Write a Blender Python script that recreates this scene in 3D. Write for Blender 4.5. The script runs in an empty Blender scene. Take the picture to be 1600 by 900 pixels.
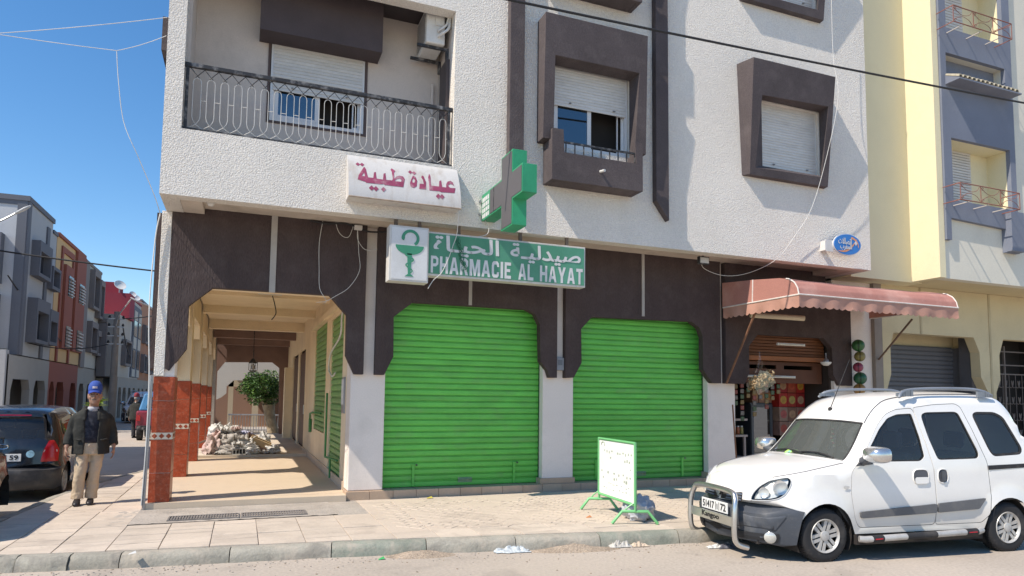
import bpy, math, random
import numpy as np
from mathutils import Vector, Matrix, noise
from mathutils.geometry import delaunay_2d_cdt

sc = bpy.context.scene
COL = sc.collection
rad = math.radians
random.seed(7)

# ---------------------------------------------------------------- camera, sky, sun, exposure
CAM_H = 1.70
yaw, pitch, roll = rad(21.59), rad(4.51), rad(0.678)
fw = Vector((math.sin(yaw) * math.cos(pitch), math.cos(yaw) * math.cos(pitch), math.sin(pitch)))
rt0 = Vector((math.cos(yaw), -math.sin(yaw), 0))
up0 = rt0.cross(fw)
rt = rt0 * math.cos(roll) + up0 * math.sin(roll)
up = up0 * math.cos(roll) - rt0 * math.sin(roll)
cd = bpy.data.cameras.new('camera')
cam = bpy.data.objects.new('camera', cd)
COL.objects.link(cam)
mw = Matrix(((rt.x, up.x, -fw.x, 0), (rt.y, up.y, -fw.y, 0), (rt.z, up.z, -fw.z, CAM_H), (0, 0, 0, 1)))
cam.matrix_world = mw
cd.sensor_width = 36.0
cd.lens = 1060.0 / 1600.0 * 36.0
cd.shift_y = 88.0 / 1600.0
cd.clip_start = 0.05
cd.clip_end = 3000
sc.camera = cam

SUN_DIR = Vector((0.79, 0.215, -1.0)).normalized()      # the way the light travels
sun_el = math.asin(-SUN_DIR.z)
to_sun = -SUN_DIR
world = bpy.data.worlds.new("World")
sc.world = world
world.use_nodes = True
wn = world.node_tree
bgn = wn.nodes['Background']
sky = wn.nodes.new('ShaderNodeTexSky')
sky.sky_type = 'NISHITA'
sky.sun_disc = False
sky.sun_elevation = sun_el
sky.sun_rotation = math.atan2(to_sun.x, to_sun.y)
sky.altitude = 60
sky.air_density = 1.0
sky.dust_density = 0.1
sky.ozone_density = 3.0
hsv = wn.nodes.new('ShaderNodeHueSaturation')
hsv.inputs['Saturation'].default_value = 1.27
hsv.inputs['Value'].default_value = 0.92
wn.links.new(sky.outputs[0], hsv.inputs['Color'])
wn.links.new(hsv.outputs[0], bgn.inputs[0])
bgn.inputs[1].default_value = 0.135
sd = bpy.data.lights.new('sun', 'SUN')
sd.energy = 3.6
sd.angle = rad(0.5)
sd.color = (1.0, 0.95, 0.87)
sun = bpy.data.objects.new('sun', sd)
COL.objects.link(sun)
sun.rotation_euler = SUN_DIR.to_track_quat('-Z', 'Y').to_euler()
sun.location = (-20, -8, 30)
sc.view_settings.view_transform = 'Standard'
sc.view_settings.look = 'None'
sc.view_settings.exposure = 0.64
sc.view_settings.gamma = 1.0
sc.view_settings.use_white_balance = True
sc.view_settings.white_balance_temperature = 7000
sc.view_settings.white_balance_tint = 12
sc.view_settings.use_curve_mapping = False
sc.render.engine = 'CYCLES'
sc.cycles.max_bounces = 8
sc.cycles.transparent_max_bounces = 12

# ---------------------------------------------------------------- materials
def _n(nt, t, **kw):
    n = nt.nodes.new(t)
    for k, v in kw.items():
        setattr(n, k, v)
    return n

MATS = {}
def mat(name, col, rough=0.8, metal=0.0, var=0.12, vs=2.5, fine=0.05, fs=60, bump=0.0, bs=40, bdist=0.01,
        bkind='noise', stretch=(1, 1, 1), spec=0.4, dirt=None, dirt_amt=0.0, dirt_s=1.2, coat=0.0, dirt_stretch=(1, 1, 1), rnd=0.0, dirt2=None, zdust=None):
    """plain painted / masonry surface: base colour with slow and fine variation, worn patches and relief"""
    if name in MATS:
        return MATS[name]
    m = bpy.data.materials.new(name)
    m.use_nodes = True
    nt = m.node_tree
    b = nt.nodes['Principled BSDF']
    b.inputs['Roughness'].default_value = rough
    b.inputs['Metallic'].default_value = metal
    b.inputs['Specular IOR Level'].default_value = spec
    if coat:
        b.inputs['Coat Weight'].default_value = coat
        b.inputs['Coat Roughness'].default_value = 0.05
    tc = _n(nt, 'ShaderNodeTexCoord')
    mp = _n(nt, 'ShaderNodeMapping')
    mp.inputs['Scale'].default_value = stretch
    nt.links.new(tc.outputs['Object'], mp.inputs[0])
    src = mp.outputs[0]
    co = tc.outputs['Object']
    if rnd:                                   # alike pieces: each with its own tone and its own run of the grain
        oi = _n(nt, 'ShaderNodeObjectInfo')
        sc_ = _n(nt, 'ShaderNodeVectorMath', operation='SCALE'); sc_.inputs[0].default_value = (37, 91, 53); nt.links.new(oi.outputs['Random'], sc_.inputs['Scale'])
        ad = _n(nt, 'ShaderNodeVectorMath', operation='ADD'); nt.links.new(src, ad.inputs[0]); nt.links.new(sc_.outputs[0], ad.inputs[1]); src = ad.outputs[0]
        ad2 = _n(nt, 'ShaderNodeVectorMath', operation='ADD'); nt.links.new(co, ad2.inputs[0]); nt.links.new(sc_.outputs[0], ad2.inputs[1]); co = ad2.outputs[0]
    n1 = _n(nt, 'ShaderNodeTexNoise'); n1.inputs['Scale'].default_value = vs; n1.inputs['Detail'].default_value = 5
    n2 = _n(nt, 'ShaderNodeTexNoise'); n2.inputs['Scale'].default_value = fs; n2.inputs['Detail'].default_value = 3
    nt.links.new(src, n1.inputs[0]); nt.links.new(src, n2.inputs[0])
    mr1 = _n(nt, 'ShaderNodeMapRange'); mr1.inputs[1].default_value = .3; mr1.inputs[2].default_value = .7
    mr1.inputs[3].default_value = 1 - var; mr1.inputs[4].default_value = 1 + var
    nt.links.new(n1.outputs[0], mr1.inputs[0])
    mr2 = _n(nt, 'ShaderNodeMapRange'); mr2.inputs[1].default_value = .3; mr2.inputs[2].default_value = .7
    mr2.inputs[3].default_value = 1 - fine; mr2.inputs[4].default_value = 1 + fine
    nt.links.new(n2.outputs[0], mr2.inputs[0])
    mul = _n(nt, 'ShaderNodeMath', operation='MULTIPLY')
    nt.links.new(mr1.outputs[0], mul.inputs[0]); nt.links.new(mr2.outputs[0], mul.inputs[1])
    if rnd:
        mr0 = _n(nt, 'ShaderNodeMapRange'); mr0.inputs[3].default_value = 1 - rnd; mr0.inputs[4].default_value = 1 + rnd; nt.links.new(oi.outputs['Random'], mr0.inputs[0])
        mul0 = _n(nt, 'ShaderNodeMath', operation='MULTIPLY'); nt.links.new(mul.outputs[0], mul0.inputs[0]); nt.links.new(mr0.outputs[0], mul0.inputs[1]); mul = mul0
    mx = _n(nt, 'ShaderNodeMix', data_type='RGBA', blend_type='MULTIPLY')
    mx.inputs[0].default_value = 1
    mx.inputs[6].default_value = (*col, 1)
    nt.links.new(mul.outputs[0], mx.inputs[7])
    out = mx.outputs[2]
    if dirt is not None:
        mp3 = _n(nt, 'ShaderNodeMapping'); mp3.inputs['Scale'].default_value = dirt_stretch
        nt.links.new(co, mp3.inputs[0])
        n3 = _n(nt, 'ShaderNodeTexNoise'); n3.inputs['Scale'].default_value = dirt_s; n3.inputs['Detail'].default_value = 8
        n3.inputs['Roughness'].default_value = .65
        nt.links.new(mp3.outputs[0], n3.inputs[0])
        mr3 = _n(nt, 'ShaderNodeMapRange'); mr3.inputs[1].default_value = .5; mr3.inputs[2].default_value = .72
        mr3.inputs[3].default_value = 0; mr3.inputs[4].default_value = dirt_amt
        nt.links.new(n3.outputs[0], mr3.inputs[0])
        mx2 = _n(nt, 'ShaderNodeMix', data_type='RGBA')
        nt.links.new(mr3.outputs[0], mx2.inputs[0]); nt.links.new(out, mx2.inputs[6]); mx2.inputs[7].default_value = (*dirt, 1)
        out = mx2.outputs[2]
    if dirt2 is not None:
        c2, a2, s2 = dirt2
        n4 = _n(nt, 'ShaderNodeTexNoise'); n4.inputs['Scale'].default_value = s2; n4.inputs['Detail'].default_value = 9; n4.inputs['Roughness'].default_value = .6; n4.inputs['Distortion'].default_value = .6
        nt.links.new(co, n4.inputs[0])
        mr4 = _n(nt, 'ShaderNodeMapRange'); mr4.inputs[1].default_value = .54; mr4.inputs[2].default_value = .66; mr4.inputs[3].default_value = 0; mr4.inputs[4].default_value = a2
        nt.links.new(n4.outputs[0], mr4.inputs[0])
        mx4 = _n(nt, 'ShaderNodeMix', data_type='RGBA'); nt.links.new(mr4.outputs[0], mx4.inputs[0]); nt.links.new(out, mx4.inputs[6]); mx4.inputs[7].default_value = (*c2, 1); out = mx4.outputs[2]
    if zdust is not None:                     # road dust caked on the lowest part of the thing
        cz, z0_, z1_, az = zdust
        sp = _n(nt, 'ShaderNodeSeparateXYZ'); nt.links.new(tc.outputs['Object'], sp.inputs[0])
        mz = _n(nt, 'ShaderNodeMapRange'); mz.inputs[1].default_value = z0_; mz.inputs[2].default_value = z1_; mz.inputs[3].default_value = az; mz.inputs[4].default_value = 0
        nt.links.new(sp.outputs['Z'], mz.inputs[0])
        mm = _n(nt, 'ShaderNodeMath', operation='MULTIPLY'); nt.links.new(mz.outputs[0], mm.inputs[0]); nt.links.new(mr1.outputs[0], mm.inputs[1])
        mx5 = _n(nt, 'ShaderNodeMix', data_type='RGBA'); nt.links.new(mm.outputs[0], mx5.inputs[0]); nt.links.new(out, mx5.inputs[6]); mx5.inputs[7].default_value = (*cz, 1); out = mx5.outputs[2]
    nt.links.new(out, b.inputs['Base Color'])
    if bump:
        if bkind == 'voronoi':
            t = _n(nt, 'ShaderNodeTexVoronoi', feature='SMOOTH_F1'); t.inputs['Scale'].default_value = bs
            t.inputs['Smoothness'].default_value = .6; o = t.outputs['Distance']
        elif bkind == 'brick':
            t = _n(nt, 'ShaderNodeTexBrick'); t.inputs['Scale'].default_value = bs; t.inputs['Mortar Size'].default_value = .025
            t.inputs['Color1'].default_value = (1, 1, 1, 1); t.inputs['Color2'].default_value = (.9, .9, .9, 1); t.inputs['Mortar'].default_value = (0, 0, 0, 1)
            o = t.outputs['Color']
        else:
            t = _n(nt, 'ShaderNodeTexNoise'); t.inputs['Scale'].default_value = bs; t.inputs['Detail'].default_value = 4; o = t.outputs[0]
        nt.links.new(src, t.inputs[0])
        bp = _n(nt, 'ShaderNodeBump'); bp.inputs['Strength'].default_value = bump; bp.inputs['Distance'].default_value = bdist
        nt.links.new(o, bp.inputs['Height'])
        nt.links.new(bp.outputs[0], b.inputs['Normal'])
    MATS[name] = m
    return m

def glass(name, tint=(.05, .06, .07), keep=0.35, rough=0.02, ior=1.7, mixd=.35):
    """tinted car / window glass: mirror reflection by angle over a dark see-through body"""
    if name in MATS:
        return MATS[name]
    m = bpy.data.materials.new(name); m.use_nodes = True
    nt = m.node_tree; nt.nodes.clear()
    o = _n(nt, 'ShaderNodeOutputMaterial')
    tr = _n(nt, 'ShaderNodeBsdfTransparent'); tr.inputs[0].default_value = (keep * .95, keep, keep * 1.02, 1)
    gl = _n(nt, 'ShaderNodeBsdfGlossy'); gl.inputs['Roughness'].default_value = rough; gl.inputs[0].default_value = (.9, .95, 1, 1)
    df = _n(nt, 'ShaderNodeBsdfDiffuse'); df.inputs[0].default_value = (*tint, 1)
    a = _n(nt, 'ShaderNodeMixShader'); a.inputs[0].default_value = mixd
    nt.links.new(tr.outputs[0], a.inputs[1]); nt.links.new(df.outputs[0], a.inputs[2])
    fr = _n(nt, 'ShaderNodeFresnel'); fr.inputs[0].default_value = ior
    b = _n(nt, 'ShaderNodeMixShader')
    nt.links.new(fr.outputs[0], b.inputs[0]); nt.links.new(a.outputs[0], b.inputs[1]); nt.links.new(gl.outputs[0], b.inputs[2])
    nt.links.new(b.outputs[0], o.inputs[0])
    MATS[name] = m
    return m

# ---------------------------------------------------------------- object helpers
WM = {}          # world matrix of everything built, by name
def link(o, parent=None, world=None):
    COL.objects.link(o)
    if parent is not None:
        o.parent = parent
    WM[o.name] = world if world is not None else Matrix.Identity(4)
    return o

def tag(o, label=None, cat=None, group=None, kind=None):
    if label: o['label'] = label
    if cat: o['category'] = cat
    if group: o['group'] = group
    if kind: o['kind'] = kind
    return o

def thing(name, label, cat, loc=(0, 0, 0), rz=0.0, group=None):
    o = bpy.data.objects.new(name, None)
    o.empty_display_size = .2
    w = Matrix.Translation(loc) @ Matrix.Rotation(rz, 4, 'Z')
    o.matrix_world = w
    o.location = loc; o.rotation_euler = (0, 0, rz)
    link(o, None, w)
    return tag(o, label, cat, group)

def copy_tree(o, parent=None, loc=None, rz=None, label=None, cat=None, group=None, matmap=None):
    c = o.copy(); COL.objects.link(c)
    if parent is not None:
        c.parent = parent
    if loc is not None: c.location = loc
    if rz is not None: c.rotation_euler = (0, 0, rz)
    if label: c['label'] = label
    if cat: c['category'] = cat
    if group: c['group'] = group
    if matmap and c.type == 'MESH':
        for i, s in enumerate(c.material_slots):
            nm = s.material.name if s.material else None
            if nm in matmap:
                s.link = 'OBJECT'; s.material = matmap[nm]
    for ch in list(o.children):
        copy_tree(ch, c, matmap=matmap)
    return c

def in_poly(p, poly):
    x, y = p; c = False; n = len(poly)
    for i in range(n):
        x1, y1 = poly[i]; x2, y2 = poly[i - 1]
        if (y1 > y) != (y2 > y) and x < (x2 - x1) * (y - y1) / (y2 - y1) + x1:
            c = not c
    return c

def area2(poly):
    return sum(poly[i - 1][0] * poly[i][1] - poly[i][0] * poly[i - 1][1] for i in range(len(poly))) / 2

def tri2d(outer, holes=(), grid=0.0, margin=.35):
    """triangulate a polygon with holes, with optional interior points; returns verts, ccw tris"""
    vs = []; es = []
    for poly in [outer] + list(holes):
        k = len(vs); n = len(poly)
        vs += [Vector(p) for p in poly]
        es += [(k + i, k + (i + 1) % n) for i in range(n)]
    if grid:
        xs = [p[0] for p in outer]; ys = [p[1] for p in outer]
        x = min(xs) + grid / 2
        pts = np.array([(v.x, v.y) for v in vs])
        seg = [(pts[a], pts[b]) for a, b in es]
        while x < max(xs):
            y = min(ys) + grid / 2
            while y < max(ys):
                if in_poly((x, y), outer) and not any(in_poly((x, y), h) for h in holes):
                    q = np.array((x, y)); ok = True
                    for a, b in seg:
                        d = b - a; t = max(0, min(1, float((q - a) @ d / max(d @ d, 1e-12))))
                        if np.hypot(*(a + d * t - q)) < grid * margin: ok = False; break
                    if ok: vs.append(Vector((x, y)))
                y += grid
            x += grid
    r = delaunay_2d_cdt(vs, es, [], 0, 1e-6)
    ov, of = r[0], r[2]
    tris = []
    for f in of:
        c = ((ov[f[0]].x + ov[f[1]].x + ov[f[2]].x) / 3, (ov[f[0]].y + ov[f[1]].y + ov[f[2]].y) / 3)
        if in_poly(c, outer) and not any(in_poly(c, h) for h in holes):
            a = (ov[f[1]] - ov[f[0]]).cross(ov[f[2]] - ov[f[0]])
            tris.append(tuple(f) if a > 0 else (f[0], f[2], f[1]))
    return [(v.x, v.y) for v in ov], tris

class MB:
    def __init__(s):
        s.v = []; s.f = []; s.m = []; s.cur = 0
    def add(s, vs, fs, mi=None):
        k = len(s.v); s.v += [tuple(p) for p in vs]
        for f in fs:
            s.f.append(tuple(i + k for i in f)); s.m.append(s.cur if mi is None else mi)
        return s
    def box(s, x0, x1, y0, y1, z0, z1, mi=None, M=None):
        vs = [(x, y, z) for x in (x0, x1) for y in (y0, y1) for z in (z0, z1)]
        if M is not None: vs = [tuple(M @ Vector(v)) for v in vs]
        return s.add(vs, [(0, 1, 3, 2), (4, 6, 7, 5), (0, 4, 5, 1), (2, 3, 7, 6), (0, 2, 6, 4), (1, 5, 7, 3)], mi)
    def plate(s, outer, holes, a, b, axis='y', mi=None, grid=0):
        """polygon with holes in the plane across `axis`, from a to b"""
        def P(p, d):
            return {'y': (p[0], d, p[1]), 'x': (d, p[0], p[1]), 'z': (p[0], p[1], d)}[axis]
        vs, ts = tri2d(outer, holes, grid)
        fl = (axis == 'y')
        n = len(vs)
        lo = [t if fl else (t[0], t[2], t[1]) for t in ts]
        hi = [((t[0], t[2], t[1]) if fl else t) for t in ts]
        s.add([P(p, a) for p in vs], lo, mi)
        s.add([P(p, b) for p in vs], hi, mi)
        for k, poly in enumerate([outer] + list(holes)):
            ccw = area2(poly) > 0
            if k: ccw = not ccw
            q = list(poly) if ccw else list(reversed(poly))
            m = len(q)
            vv = [P(p, a) for p in q] + [P(p, b) for p in q]
            ff = []
            for i in range(m):
                j = (i + 1) % m
                ff.append((i, i + m, j + m, j) if fl else (i, j, j + m, i + m))
            s.add(vv, ff, mi)
        return s
    def tube(s, pts, r, n=6, mi=None, closed=False, caps=True):
        pts = [Vector(p) for p in pts]; N = len(pts); vs = []; prev = None
        for i, p in enumerate(pts):
            if closed: t = (pts[(i + 1) % N] - pts[i - 1])
            else: t = pts[min(i + 1, N - 1)] - pts[max(i - 1, 0)]
            if t.length < 1e-9: t = Vector((0, 0, 1))
            t.normalize()
            if prev is None:
                a = Vector((0, 0, 1)) if abs(t.z) < .9 else Vector((1, 0, 0))
                u = t.cross(a).normalized()
            else:
                u = (prev - t * prev.dot(t))
                u = u.normalized() if u.length > 1e-6 else t.orthogonal().normalized()
            prev = u; w = t.cross(u)
            rr = r[i] if isinstance(r, (list, tuple)) else r
            for k in range(n):
                a = 2 * math.pi * k / n
                vs.append(p + (u * math.cos(a) + w * math.sin(a)) * rr)
        fs = []
        for i in range(N if closed else N - 1):
            j = (i + 1) % N
            for k in range(n):
                l = (k + 1) % n
                fs.append((i * n + k, i * n + l, j * n + l, j * n + k))
        if caps and not closed:
            fs.append(tuple(reversed(range(n)))); fs.append(tuple((N - 1) * n + k for k in range(n)))
        return s.add(vs, fs, mi)
    def lathe(s, prof, c=(0, 0, 0), n=16, axis='z', mi=None, sx=1, sy=1, caps=True):
        vs = []
        for r, h in prof:
            for k in range(n):
                a = 2 * math.pi * k / n; x = r * math.cos(a) * sx; y = r * math.sin(a) * sy
                p = {'z': (x, y, h), 'y': (x, h, -y), 'x': (h, x, y)}[axis]
                vs.append((p[0] + c[0], p[1] + c[1], p[2] + c[2]))
        fs = []
        for i in range(len(prof) - 1):
            for k in range(n):
                l = (k + 1) % n
                fs.append((i * n + k, i * n + l, (i + 1) * n + l, (i + 1) * n + k))
        if caps: fs.append(tuple(reversed(range(n)))); fs.append(tuple((len(prof) - 1) * n + k for k in range(n)))
        return s.add(vs, fs, mi)
    def loft(s, rings, mi=None, caps=True, closed=True):
        n = len(rings[0]); vs = [p for r in rings for p in r]; fs = []
        for i in range(len(rings) - 1):
            for k in range(n if closed else n - 1):
                l = (k + 1) % n
                fs.append((i * n + k, i * n + l, (i + 1) * n + l, (i + 1) * n + k))
        if caps:
            fs.append(tuple(reversed(range(n)))); fs.append(tuple((len(rings) - 1) * n + k for k in range(n)))
        return s.add(vs, fs, mi)
    def grid(s, fn, nu, nv, mi=None):
        vs = [fn(i / nu, j / nv) for i in range(nu + 1) for j in range(nv + 1)]
        fs = [(i * (nv + 1) + j, (i + 1) * (nv + 1) + j, (i + 1) * (nv + 1) + j + 1, i * (nv + 1) + j + 1) for i in range(nu) for j in range(nv)]
        return s.add(vs, fs, mi)
    def mesh(s, name, mats, smooth=None, winv=None):
        me = bpy.data.meshes.new(name)
        vs = s.v if winv is None else [tuple(winv @ Vector(p)) for p in s.v]
        me.from_pydata(vs, [], s.f)
        for m in (mats if isinstance(mats, (list, tuple)) else [mats]):
            me.materials.append(m)
        if any(s.m): me.polygons.foreach_set('material_index', s.m)
        if smooth is not None:
            me.polygons.foreach_set('use_smooth', [True] * len(me.polygons))
            me.set_sharp_from_angle(angle=rad(smooth))
        me.update()
        return me
    def build(s, name, mats, parent=None, smooth=None, fix=False, bevel=0.0):
        w = WM[parent.name] if parent is not None else Matrix.Identity(4)
        me = s.mesh(name, mats, smooth, w.inverted() if parent is not None else None)
        if fix:
            import bmesh
            bm = bmesh.new(); bm.from_mesh(me)
            bmesh.ops.remove_doubles(bm, verts=bm.verts, dist=1e-5)
            bmesh.ops.recalc_face_normals(bm, faces=bm.faces)
            bm.to_mesh(me); bm.free()
            if smooth is not None: me.set_sharp_from_angle(angle=rad(smooth))
        o = bpy.data.objects.new(name, me)
        link(o, parent, w)
        if bevel:
            b = o.modifiers.new('bevel', 'BEVEL'); b.width = bevel; b.segments = 2; b.limit_method = 'ANGLE'; b.angle_limit = rad(40)
        return o

def place_base(mb, name, mats, label, cat, group=None, smooth=None, loc=None, **kw):
    """one-mesh thing whose origin sits at its own base"""
    xs = [p[0] for p in mb.v]; ys = [p[1] for p in mb.v]; zs = [p[2] for p in mb.v]
    loc = loc or ((min(xs) + max(xs)) / 2, (min(ys) + max(ys)) / 2, min(zs))
    me = mb.mesh(name, mats, smooth, Matrix.Translation(loc).inverted())
    o = bpy.data.objects.new(name, me); o.location = loc
    link(o, None, Matrix.Translation(loc))
    return tag(o, label, cat, group, **kw)

def share(name, me, parent, M, world_of_parent=None):
    """another object on an existing mesh, placed by world matrix M under parent"""
    o = bpy.data.objects.new(name, me)
    COL.objects.link(o); o.parent = parent
    o.matrix_local = WM[parent.name].inverted() @ M
    WM[o.name] = M
    return o

def smoothpath(pts, n=6):
    """Catmull-Rom through points"""
    P = [Vector(p) for p in pts]; out = []
    for i in range(len(P) - 1):
        a = P[max(i - 1, 0)]; b = P[i]; c = P[i + 1]; d = P[min(i + 2, len(P) - 1)]
        for k in range(n):
            t = k / n
            out.append(.5 * ((2 * b) + (c - a) * t + (2 * a - 5 * b + 4 * c - d) * t * t + (3 * b - a - 3 * c + d) * t ** 3))
    out.append(P[-1]); return out

def sag(a, b, drop, n=14):
    a = Vector(a); b = Vector(b)
    return [a.lerp(b, i / n) - Vector((0, 0, drop * 4 * (i / n) * (1 - i / n))) for i in range(n + 1)]

# lettering ------------------------------------------------------
_AR = {'ع': 'ﻉﻊﻋﻌ', 'ي': 'ﻱﻲﻳﻴ', 'ا': 'ﺍﺎ', 'د': 'ﺩﺪ', 'ة': 'ﺓﺔ', 'ط': 'ﻁﻂﻃﻄ', 'ب': 'ﺏﺐﺑﺒ', 'ص': 'ﺹﺺﺻﺼ', 'ل': 'ﻝﻞﻟﻠ',
       'ح': 'ﺡﺢﺣﺤ', 'ت': 'ﺕﺖﺗﺘ', 'م': 'ﻡﻢﻣﻤ', 'غ': 'ﻍﻎﻏﻐ', 'ر': 'ﺭﺮ', 'ـ': 'ــــ', 'ﻻ': 'ﻻﻼ'}
def arabic(s):
    s = s.replace('لا', 'ﻻ'); out = []
    for i, c in enumerate(s):
        if c not in _AR: out.append(c); continue
        pj = i > 0 and s[i - 1] in _AR and len(_AR[s[i - 1]]) == 4
        nj = i < len(s) - 1 and s[i + 1] in _AR and len(_AR[c]) == 4
        out.append(_AR[c][3 if pj and nj else 1 if pj else 2 if nj else 0])
    return ''.join(reversed(out))

def text_tris(s):
    c = bpy.data.curves.new('lettering', 'FONT'); c.body = s; c.size = 1; c.resolution_u = 4
    o = bpy.data.objects.new('lettering', c); COL.objects.link(o)
    dg = bpy.context.evaluated_depsgraph_get(); dg.update()
    me = bpy.data.meshes.new_from_object(o.evaluated_get(dg))
    vs = [(v.co.x, v.co.y) for v in me.vertices]; fs = [tuple(p.vertices) for p in me.polygons]
    bpy.data.objects.remove(o); bpy.data.curves.remove(c); bpy.data.meshes.remove(me)
    return vs, fs

def lettering(mb, s, fit, fn, bold=0.0, mi=None, out=Vector((0, -1, 0))):
    """lay text into the box fit=(x0,x1,y0,y1) of a 2D frame, each point mapped to space by fn(x,y);
    bold strokes are copies shifted sideways by `bold`, each a hair above the last"""
    vs, fs = text_tris(s)
    xs = [v[0] for v in vs]; ys = [v[1] for v in vs]
    x0, x1, y0, y1 = fit
    kx = (x1 - x0 - 2 * bold) / (max(xs) - min(xs)); ky = (y1 - y0 - 2 * bold * (y1 - y0) / (x1 - x0) * .6) / (max(ys) - min(ys))
    off = [(0, 0)] if not bold else [(math.cos(a) * bold, math.sin(a) * bold * .75 * ((y1 - y0) / (x1 - x0) if y1 - y0 > 0 and fit[3] <= 1 and fit[0] > 1 else 1)) for a in np.linspace(0, 2 * math.pi, 9)[:8]]
    for k, (dx, dy) in enumerate(off):
        q = [tuple(Vector(fn(x0 + bold + (v[0] - min(xs)) * kx + dx, y0 + bold * .5 + (v[1] - min(ys)) * ky + dy)) + out * (k * .00035)) for v in vs]
        mb.add(q, fs, mi)
    return mb

# heavy block capitals
GLY = {'P': (.82, [(0, 0), (.3, 0), (.3, .38), (.7, .38), (1, .52), (1, .86), (.7, 1), (0, 1)], [(.3, .55), (.62, .55), (.72, .62), (.72, .76), (.62, .83), (.3, .83)]),
 'H': (.9, [(0, 0), (.3, 0), (.3, .4), (.7, .4), (.7, 0), (1, 0), (1, 1), (.7, 1), (.7, .6), (.3, .6), (.3, 1), (0, 1)], None),
 'A': (1.0, [(0, 0), (.28, 0), (.34, .2), (.66, .2), (.72, 0), (1, 0), (.66, 1), (.34, 1)], [(.39, .38), (.61, .38), (.5, .8)]),
 'R': (.9, [(0, 0), (.3, 0), (.3, .38), (.45, .38), (.68, 0), (1, 0), (.76, .42), (1, .56), (1, .86), (.7, 1), (0, 1)], [(.3, .55), (.62, .55), (.72, .62), (.72, .76), (.62, .83), (.3, .83)]),
 'M': (1.2, [(0, 0), (.24, 0), (.24, .6), (.42, 0), (.58, 0), (.76, .6), (.76, 0), (1, 0), (1, 1), (.7, 1), (.5, .38), (.3, 1), (0, 1)], None),
 'C': (.86, [(1, .35), (.72, .35), (.66, .2), (.36, .2), (.3, .3), (.3, .7), (.36, .8), (.66, .8), (.72, .66), (1, .66), (.95, .88), (.75, 1), (.25, 1), (.05, .88), (0, .7), (0, .3), (.05, .12), (.25, 0), (.75, 0), (.95, .12)], None),
 'I': (.30, [(0, 0), (1, 0), (1, 1), (0, 1)], None),
 'E': (.76, [(0, 0), (1, 0), (1, .19), (.33, .19), (.33, .41), (.87, .41), (.87, .59), (.33, .59), (.33, .81), (1, .81), (1, 1), (0, 1)], None),
 'L': (.74, [(0, 0), (1, 0), (1, .2), (.34, .2), (.34, 1), (0, 1)], None),
 'Y': (1.0, [(.35, 0), (.65, 0), (.65, .38), (1, 1), (.7, 1), (.5, .62), (.3, 1), (0, 1), (.35, .38)], None),
 'T': (.84, [(.34, 0), (.66, 0), (.66, .8), (1, .8), (1, 1), (0, 1), (0, .8), (.34, .8)], None)}
def block_letters(mb, s, fit, fn):
    tot_ = sum(GLY[c][0] for c in s) + .17 * (len(s) - 1); k = (fit[1] - fit[0]) / tot_; x = fit[0]
    for c in s:
        w, o, h = GLY[c]
        vs, ts = tri2d(o, [h] if h else [])
        mb.add([fn(x + px * w * k, fit[2] + py * (fit[3] - fit[2])) for px, py in vs], ts)
        x += (w + .17) * k

# shared paints
WHITE = mat('white_stucco', (.80, .75, .68), rough=.92, var=.05, vs=.8, fine=.07, fs=45, bump=1.0, bs=58, bdist=.028, bkind='noise',
            dirt=(.60, .56, .50), dirt_amt=.35, dirt_s=.7, dirt_stretch=(1.4, 1.4, .35))
SMOOTHW = mat('smooth_white_render', (.78, .70, .635), rough=.9, var=.06, vs=1.2, bump=.25, bs=30, bdist=.006, dirt=(.50, .45, .39), dirt_amt=.4, dirt_s=1.1)
FASC = mat('shaded_brown_fascia_paint', (.066, .047, .045), rough=.9, var=.14, vs=1.5, fine=.2, fs=50, bump=.8, bs=24, bdist=.012, stretch=(2.2, 2.2, .5), dirt=(.13, .105, .10), dirt_amt=.3, dirt_s=3)  # darker copy of the textured brown, overhang shade put into its colour
BROWN = mat('brown_textured_paint', (.082, .066, .067), rough=.9, var=.14, vs=1.5, fine=.18, fs=50, bump=.6, bs=40, bdist=.008, stretch=(1.3, 1.3, .9), dirt=(.16, .135, .13), dirt_amt=.35, dirt_s=3)
CREAM = mat('cream_paint', (.80, .655, .46), rough=.85, var=.07, vs=1.0, bump=.15, bs=25, bdist=.004, dirt=(.58, .45, .31), dirt_amt=.4, dirt_s=1.4)
TILEB = mat('beige_floor_tile', (.62, .50, .37), rough=.55, var=.07, vs=2.0, fine=.04, dirt=(.45, .36, .27), dirt_amt=.5, dirt_s=2)
REDT = mat('red_brown_marble_tile', (.37, .066, .026), rough=.34, var=.18, vs=5, fine=.15, fs=40, spec=.22, dirt=(.55, .27, .18), dirt_amt=.35, dirt_s=22, rnd=.09)
CREAMT = mat('cream_tile', (.70, .58, .45), rough=.35, var=.06)
GREEN = mat('green_shutter_paint', (.110, .500, .082), rough=.42, var=.10, vs=2.2, fine=.06, bump=.12, bs=30, bdist=.003, dirt=(.12, .27, .09), dirt_amt=.28, dirt_s=1.6, dirt_stretch=(.5, 1, 1.6), rnd=.06, dirt2=((.20, .30, .14), .22, 2.0))
GREENL = mat('pale_green_shutter_paint', (.16, .34, .10), rough=.5, var=.12, dirt=(.28, .33, .17), dirt_amt=.6, dirt_s=2, rnd=.1)
BLACKM = mat('black_painted_iron', (.03, .03, .033), rough=.55, var=.25, fine=.25, dirt=(.35, .34, .33), dirt_amt=.8, dirt_s=9)
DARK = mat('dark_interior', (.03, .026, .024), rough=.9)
RUBBER = mat('black_rubber', (.022, .022, .024), rough=.75, var=.2, dirt=(.16, .14, .12), dirt_amt=.35, dirt_s=6)
WIRE = mat('black_cable', (.02, .02, .022), rough=.6)
WIREW = mat('white_cable', (.62, .61, .58), rough=.6)
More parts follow.
